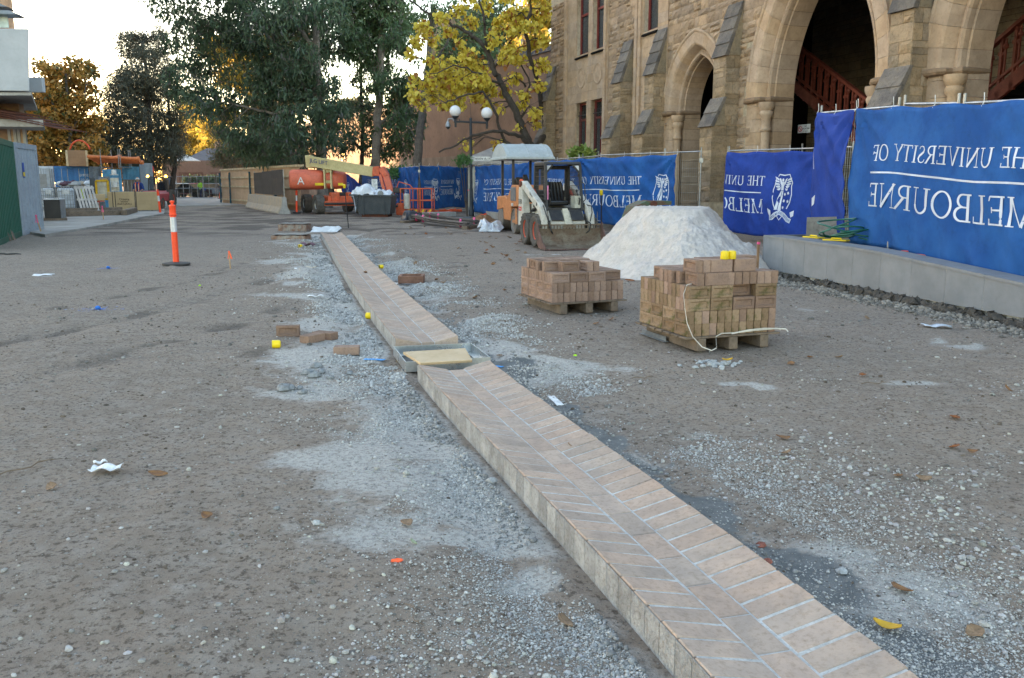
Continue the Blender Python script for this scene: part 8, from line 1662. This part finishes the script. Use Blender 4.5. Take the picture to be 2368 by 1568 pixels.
for i, (p0, p1, l) in enumerate(((248, 310, 'left strapped bundle of pale particle boards with black lettering'), (311, 368, 'right strapped bundle of pale particle boards'))):
    x0, z1 = S(p0, 444, 43.5); x0, th, L_ = along(p0, p1, 43.5+(.0 if i == 0 else .57)); x1 = x0+L_; o = thing('board_bundle', l, 'board stack', (x0, 43.5+(.0 if i == 0 else .57), .0), th, 'stacks of particle board'); nb = 22; hh = z1-.1
    mb = MB()
    for j in range(nb): q_ = random.uniform(-.006, .006); mb.box(q_, x1-x0-.02+q_, q_, 1.2, .1+hh*j/nb, .1+hh*(j+1)/nb-.004)
    mb.build('boards', mosb, o)
    for x in ((.18, .3) if i == 0 else (.02,)): mb = MB(); mb.box(x, x+.03, -.012, -.008, .06, z1+.004); mb.box(x, x+.03, -.012, 1.2, z1+.004, z1+.01); mb.build('strap', mblk, o)
    for x in (.1, .7, 1.15): mb = MB(); mb.box(x, x+.09, .0, 1.2, 0, .098); mb.build('bearer', mtimb, o)
    if i == 0:
        for s_, z in (('Chipping', .66), ('blocks', .54), ('(NATURAL)', .42)): text_mesh(s_, .13, 'lettering', mblk, o, frameM((.72, -.014, z), (1, 0, 0), (0, 0, 1)), .001)
for k, (px0, px1, py0, py1, Y, m_, nm, l, c_) in enumerate(((204, 241, 449, 464, 42, mosb, 'board_bundle', 'short bundle of brown boards left of the particle boards', 'board stack'), (207, 226, 469, 489, 42.5, mgalv, 'zinc_box', 'left zinc box under the short board bundle', 'box'), (227, 241, 467, 487, 43, mcgr, 'zinc_box', 'right dull grey box under the short board bundle', 'box'),
    (228, 255, 408, 443, 47, mcgr, 'steel_cabinet', 'grey steel cabinet with dark window behind the particle boards', 'cabinet'), (256, 276, 411, 443, 47.2, mgalv, 'steel_shelf', 'open steel shelf with paint tins behind the particle boards', 'shelf'), (208, 221, 412, 443, 46, mskip, 'black_drum', 'tall black cylinder cabinet left of the yellow framed panel', 'cabinet'))):
    o, w_, h = yb(nm, l, c_, px0, px1, py0, py1, Y, .7, m_); 
    if nm == 'steel_cabinet': mb = MB(); mb.box(.1, w_-.1, -.01, -.002, h*.55, h-.1); mb.build('window', mglass2, o)
    if nm == 'steel_shelf':
        for z in (.25, .9): mb = MB(); mb.lathe([(.12, 0), (.12, .25), (0, .25)], 12, (w_/2, -.15, z)); mb.build('paint_tin', mwhite, o); mb = MB(); mb.box(0, w_, -.3, 0, z-.03, z); mb.build('shelf', mgalv, o)
yf = thing('framed_panel', 'yellow framed white panel standing behind the short board bundle', 'panel', (S(223, 0, 45.5)[0], 45.5, S(0, 447, 45.5)[1]-.3)); w_ = S(250, 0, 45.5)[0]-S(223, 0, 45.5)[0]; h = S(0, 418, 45.5)[1]-yf.location.z
for a, b_ in (((0, 0, 0), (0, 0, h)), ((w_, 0, 0), (w_, 0, h)), ((0, 0, h), (w_, 0, h)), ((0, 0, .0), (w_, 0, .0))): mb = MB(); mb.bar(a, b_, .09, .09); mb.build('frame_bar', pm('yellow_frame', (.70, .42, .02), .5, dirt=.15), yf)
mb = MB(); mb.box(.04, w_-.04, .0, .01, .04, h-.04); mb.build('panel', pm('cream_panel', (.55, .52, .42), .7), yf)
drape('orange_mesh', 'heap of orange safety mesh behind the short board bundle', 'safety mesh', 228, 243, 488, 46, morange, .4, seed=44); 
o, w_, h = yb('panel_sheet', 'pale grey sheet standing between the wrapped container and skip', 'panel', 90, 110, 402, 436, 46.5, .05, mconc)
for k, (xa, xb, ya2, l) in enumerate(((152, 285, 505, 'front timber sleeper along the concrete slab'), (152, 280, 497, 'rear timber sleeper along the concrete slab'))): plank(l, (xa, ya2), (xb, ya2-4), .3, .22, mtimb, 'timber_sleeper', 'sleeper', 'timber sleepers by the slab', .075)
plank('pale timber offcut leaning on the sleepers end', (287, 502), (312, 494), .25, .3, mtimb, 'timber_offcut', 'offcut')
bn = G(92, 530); lump('pink chalk stone at the slab edge', 'stone', 128, 541, .06, mpink, name='marker_stone')
# red tractor
mtr = pm('tractor_red', (.42, .06, .08), .5, col2=(.36, .07, .08), scale=4, dirt=.15, bump=0)
TR = thing('tractor', 'small red tractor facing the camera with two amber beacons lit', 'tractor', (S(359, 421, 49.5)[0], 49.5, 0)); TR.scale = (.88, .88, 1); TZ = lambda py: S(0, py, 49.5)[1]; tw = 56/2000
mb = MB(); mb.prism([(-.62, .45), (-.66, .85), (-.5, 1.02), (.5, 1.02), (.66, .85), (.62, .45)], lambda p, q, w: (p, w, q), -.9, 1.2); mb.build('bonnet', mtr, TR, bevel=.05); mb = MB(); mb.box(-.35, .35, -.93, -.9, .55, .75); mb.build('grille', mwhite, TR); 
for sx in (-1, 1):
    mb = MB(); mb.lathe([(0, -.0), (.09, 0), (.09, .03), (0, .03)], 12, (sx*.42, -.96, .86), 'y'); mb.build('headlight', mwhite, TR)
    wheel(TR, (sx*.55, -.5, .33), (sx, 0, 0), .33, .2, mrimO, .5, 12); wheel(TR, (sx*.60, 1.0, .55), (sx, 0, 0), .55, .3, mrimO, .5, 14)
    for y in (.4, 1.4): mb = MB(); mb.bar((sx*.60, y, .95), (sx*.56, y, TZ(410)), .06, .06); mb.build('pillar', mblack, TR)
    mb = MB(); mb.lathe([(.0, .14), (.07, .10), (.09, 0), (0, 0)], 10, (sx*.58, .35, TZ(410)+.0)); mb.build('beacon', pm('amber_light', (1.0, .55, .05), .3, dirt=0, bump=0, emit=3.0), TR)
mb = MB(); mb.box(-.62, .62, .3, 1.5, TZ(411), TZ(408)); mb.build('roof', mblack, TR, bevel=.02); mb = MB(); mb.box(-.52, .52, .39, .40, 1.05, TZ(412)); mb.build('windscreen', mglass, TR); mb = MB(); mb.box(-.25, .25, .9, 1.3, .8, 1.5); mb.build('seat', mseat, TR)
# ---- people
mskin = pm('skin', (.42, .24, .16), .6, dirt=.05, bump=0); mhiv = pm('hi_vis_lime', (.38, .75, .04), .7, dirt=.05, bump=0); mnavy = pm('navy_cloth', (.015, .022, .06), .85, dirt=.08, bump=.1); mhair = pm('grey_hair', (.20, .18, .16), .9); mvo = pm('hi_vis_orange', (.95, .20, .04), .7, dirt=.05, bump=0)
def skin_mesh(name, verts, edges, mat, parent, sub=1):
    me = bpy.data.meshes.new(name); me.from_pydata([v[:3] for v in verts], edges, []); me.update(); o = bpy.data.objects.new(name, me); col.objects.link(o); me.materials.append(mat)
    if parent is not None: o.parent = parent
    md = o.modifiers.new('skin', 'SKIN'); md.use_smooth_shade = True
    if not me.skin_vertices: me.attributes
    sv_ = me.skin_vertices[0].data if me.skin_vertices else None
    if sv_:
        for i, v in enumerate(verts): sv_[i].radius = (v[3], v[4] if len(v) > 4 else v[3])
        sv_[0].use_root = True
    s2 = o.modifiers.new('sub', 'SUBSURF'); s2.levels = sub; s2.render_levels = sub; return o
def skinned(name, chains, mat, parent):
    """tapered tubes merged by joints: chains of (x,y,z,r)"""
    mb = MB()
    for ch in chains:
        pts = [c[:3] for c in ch]; rs = [c[3] for c in ch]; mb.tube(pts, rs, 12)
        for c in (ch[0], ch[-1]): mb.blob(c[:3], c[3]*.99, 0, 10)
    o = mb.build(name, mat, parent, smooth=True); rm = o.modifiers.new('merge', 'REMESH'); rm.mode = 'VOXEL'; rm.voxel_size = .018; rm.use_smooth_shade = True; sm = o.modifiers.new('soft', 'SMOOTH'); sm.iterations = 4; return o
def person(label, loc, rz, stride, top_m, leg_m, hair_m, arms, lean=0.04, cap=None, vest=None):
    o = thing('person', label, 'person', loc, rz); s_ = stride
    legs = []
    for sx, f in ((-1, 1), (1, -1)):
        hip = (sx*.09, 0, .90, .095); kn = (sx*.10, f*s_*.55+.05, .50, .062); an = (sx*.10, f*s_*1.1-(.10 if f < 0 else 0), .10, .042); toe = (sx*.11, f*s_*1.1+.14-(.10 if f < 0 else 0), .04, .036); legs.append((hip, kn, an, toe))
    sh = 1.42; L_ = lean
    torso = [(0, 0, .90, .135), (0, L_*.3, 1.08, .125), (0, L_*.7, 1.28, .150), (0, L_, 1.40, .115), (0, L_*1.1, 1.48, .055), (0, L_*1.2, 1.52, .055)]
    head = [(0, L_*1.3+.005, 1.555, .072), (0, L_*1.35+.01, 1.62, .092), (0, L_*1.4, 1.69, .080)]
    ac = []
    for sx, (ex, ey, ez, hx, hy, hz_) in arms: ac.append((sx, [(sx*.13, L_, 1.40, .075), (sx*.20, L_, 1.37, .058), (sx*ex, ey, ez, .042), (sx*hx, hy, hz_, .030)]))
    nose = [(0, L_*1.35+.095, 1.60, .016), (0, L_*1.35+.115, 1.585, .014)]
    hands = []
    for sx, a in ac:
        p = a[-1]; hands.append([(p[0], p[1], p[2], .030), (p[0], p[1]+.01, p[2]-.07, .034)])
        for k in range(4): hands.append([(p[0]+(k-1.5)*.0, p[1]-.025+k*.018, p[2]-.08, .010), (p[0], p[1]-.025+k*.018+.005, p[2]-.13+abs(k-1.5)*.008, .009), (p[0]-sx*.015, p[1]-.02+k*.018, p[2]-.155+abs(k-1.5)*.01, .008)])
        hands.append([(p[0], p[1]+.035, p[2]-.03, .011), (p[0]-sx*.01, p[1]+.06, p[2]-.08, .010)])
    body = skinned('body', [torso, head, nose]+[list(l) for l in legs]+[a for _, a in ac]+hands, mskin, o)
    grow = lambda ch, g: [(c[0], c[1], c[2], c[3]+g) for c in ch]
    skinned('shirt', [grow(torso[:4], .022)]+[grow(a[:3], .020) for _, a in ac], top_m, o)
    skinned('trousers', [[(0, 0, .98, .155), (0, 0, .88, .150)]]+[[(l[0][0], l[0][1], .88, .118), (*l[1][:3], .084), (l[2][0], l[2][1], l[2][2]+.03, .066)] for l in legs], leg_m, o)
    for l in legs: skinned('boot', [[(*l[2][:3], .055), (l[2][0], l[2][1], .05, .05), (*l[3][:2], .045, .046)]], mrub, o)
    hy = L_*1.38; mb = MB(); mb.blob((0, hy-.012, 1.655), .104, .03, 14, (.92, 1.0, .95)); mb.v = [(v[0], v[1], max(v[2], 1.60+max(0, v[1]-hy)*.6)) for v in mb.v]; mb.build('hard_hat' if cap else 'hair', hair_m, o, smooth=True)
    if cap: mb = MB(); mb.lathe([(.10, 1.655), (.135, 1.648), (.135, 1.656), (.10, 1.67)], 16, (0, hy+.01, 0)); mb.build('hat_brim', hair_m, o)
    for sx in (-1, 1): mb = MB(); mb.blob((sx*.094, hy, 1.61), .022, 0, 7, (.5, 1, 1.3)); mb.build('ear', mskin, o, smooth=True); mb = MB(); mb.blob((sx*.032, L_*1.35+.09, 1.622), .011, 0, 7); mb.build('eye', mblk, o)
    if vest:
        for sx in (-1, 1): mb = MB(); mb.tube([(sx*.085, .155+L_, 1.0), (sx*.09, .175+L_*.8, 1.28), (sx*.09, .12+L_, 1.44), (sx*.09, .0, 1.47)], [.035, .035, .032, .03], 8); mb.v = mb.v; mb.build('vest_panel', vest, o); mb = MB(); mb.bar((sx*.09, .205+L_*.8, 1.02), (sx*.09, .21+L_*.8, 1.38), .03, .008); mb.build('reflective_strip', pm('strip', (.75, .75, .6), .4), o)
    return o
pw = G(465, 459); P_w = person('person in lime hi vis top and navy trousers walking away towards the gate', (pw[0], pw[1], .05), R(-10), .24, mhiv, mnavy, mhair, [(-1, (.30, .05, 1.12, .24, .18, .98)), (1, (.29, -.02, 1.12, .30, .05, .90))], .10)
P_w.scale = (.92, .92, .92)
bg_ = thing('shoulder_bag', 'blue bag carried at the side of the walking person', 'bag', (pw[0]+.36, pw[1]-.05, .72)); mb = MB(); mb.box(-.16, .16, -.08, .08, 0, .26); mb.build('pouch', pm('blue_bag', (.03, .08, .35), .7), bg_, bevel=.03); mb = MB(); mb.tube([(-.12, 0, .26), (-.05, 0, .40), (.05, 0, .40), (.12, 0, .26)], .012, 6); mb.build('strap', mblk, bg_)
xw = S(322, 0, 48.5)[0]; person('person in orange vest, blue shirt and pale hard hat behind the particle boards', (xw, 48.5, 0), R(176), .08, pm('blue_shirt', (.02, .05, .22), .85), mnavy, pm('pale_hat', (.60, .60, .55), .6), [(-1, (.28, .10, 1.12, .20, .30, 1.02)), (1, (.28, .10, 1.12, .20, .30, 1.02))], .10, True, mvo)
# ---- gate, mesh fence and things beyond
gx = lambda px, Y=79: S(px, 0, Y)[0]
gt = thing('post_panel', 'grey metal gate post panel at the left of the wire gate', 'gate post', (gx(392), 78.6, 0)); hgt = S(0, 408, 79)[1]; mb = MB(); mb.box(0, gx(408)-gx(392), 0, .2, 0, hgt); mb.build('panel', mcgr, gt, bevel=.01); mb = MB(); mb.box(.2, .38, -.03, -.002, .6, 1.1); mb.build('letter_box', mblack, gt)
for i in range(4):
    a, b_ = 409+i*30, 409+(i+1)*30-1; o = thing('wire_gate', ['first', 'second', 'third', 'fourth'][i]+' grey wire gate leaf right of the metal post panel', 'gate', (gx(a), 79+.3*(i % 2), 0), 0, 'wire gate leaves'); W_ = gx(b_)-gx(a)
    for p, q in (((0, 0, .08), (0, 0, hgt)), ((W_, 0, .08), (W_, 0, hgt)), ((0, 0, hgt), (W_, 0, hgt)), ((0, 0, .1), (W_, 0, .1)), ((0, 0, .95), (W_, 0, .95)), ((W_/2, 0, .1), (W_/2, 0, hgt))): mb = MB(); mb.tube([p, q], .03, 6); mb.build('tube', mgalv, o)
    mb = MB(); n = int(W_/.12)
    for j in range(1, n): mb.tube([(W_*j/n, 0, .1), (W_*j/n, 0, hgt)], .006, 3, False)
    mb.build('wire_mesh', mgalv, o)
o = thing('concrete_barrier', 'short concrete barrier left of the metal gate post', 'barrier', (gx(366, 72), 72, 0)); mb = MB(); mb.prism([(-.3, 0), (.3, 0), (.12, .35), (.09, .85), (-.09, .85), (-.12, .35)], lambda p, q, w: (w, p, q), 0, 1.0); mb.build('profile', mconc, o)
o, w_, h = yb('timber_fence', 'brown timber fence panel between the tractor and gate post', 'fence', 378, 391, 415, 452, 74, .06, mtimb, part='boards'); o, w_, h = yb('white_sign', 'pale panel beside the tractor', 'sign', 369, 377, 418, 446, 70, .06, mwhite, part='board')
rs = thing('round_sign', 'round red and white traffic sign above the containers', 'sign', (S(346, 0, 60)[0], 60, 0)); z = S(0, 391, 60)[1]; mb = MB(); mb.tube([(0, .05, 0), (0, .05, z)], .03, 6); mb.build('post', mgalv, rs); mb = MB(); mb.lathe([(0, -.01), (.38, -.01), (.38, .01), (0, .01)], 20, (0, 0, z), 'y'); mb.build('disc', msred, rs); mb = MB(); mb.lathe([(0, -.016), (.2, -.016), (.2, -.011), (0, -.011)], 16, (0, 0, z), 'y'); mb.build('centre', mwhite, rs)
pu2 = thing('patio_umbrella', 'far white patio umbrella glowing beside the tiled houses', 'umbrella', (S(408, 0, 96)[0], 96, 0)); h = S(0, 373, 96)[1]; mb = MB(); mb.tube([(0, 0, 0), (0, 0, h+.6)], .05, 6); mb.build('mast', mwhite, pu2); mb = MB(); mb.lathe([(1.9, h-.0), (1.9, h+.06), (0.05, h+.85), (0, h+.9)], 10, (.9, 0, 0)); mb.build('canopy', pm('white_canvas', (.7, .66, .6), .8), pu2)
def car(px, Y, mat, label, rz=0):
    o = thing('parked_car', label, 'car', (S(px, 0, Y)[0], Y, 0), rz, 'cars parked beyond the gate'); mb = MB(); mb.prism([(-2.1, .35), (-2.1, .75), (-1.5, .88), (-.9, 1.38), (.8, 1.40), (1.5, .92), (2.1, .8), (2.15, .35)], lambda p, q, w: (p, w, q), -.85, .85); mb.build('body', mat, o, bevel=.08)
    mb = MB(); mb.prism([(-1.38, .92), (-.86, 1.32), (.74, 1.34), (1.35, .94)], lambda p, q, w: (p, w, q), -.865, .865); mb.build('window', mglass2, o)
    for x in (-1.35, 1.35):
        for y in (-.78, .78): mb = MB(); mb.lathe([(0, -.1), (.32, -.1), (.32, .1), (0, .1)], 16, (x, y, .32), 'y'); mb.build('wheel', mrub, o)
for px_, m_, l in ((425, mwhite, 'white car beyond the gate, left of the walking person'), (448, mtr, 'dark red car beyond the gate behind the walking person'), (492, mcgr, 'grey car beyond the gate right of the walking person')): car(px_, 86, m_, l)
o, w_, h = yb('small_bin', 'small dark and white crate beside the far bollard', 'crate', 515, 524, 449, 462, 66, .6, mskip); mb = MB(); mb.box(.02, w_-.02, -.02, -.002, h*.6, h); mb.build('white_band', mwhite, o)
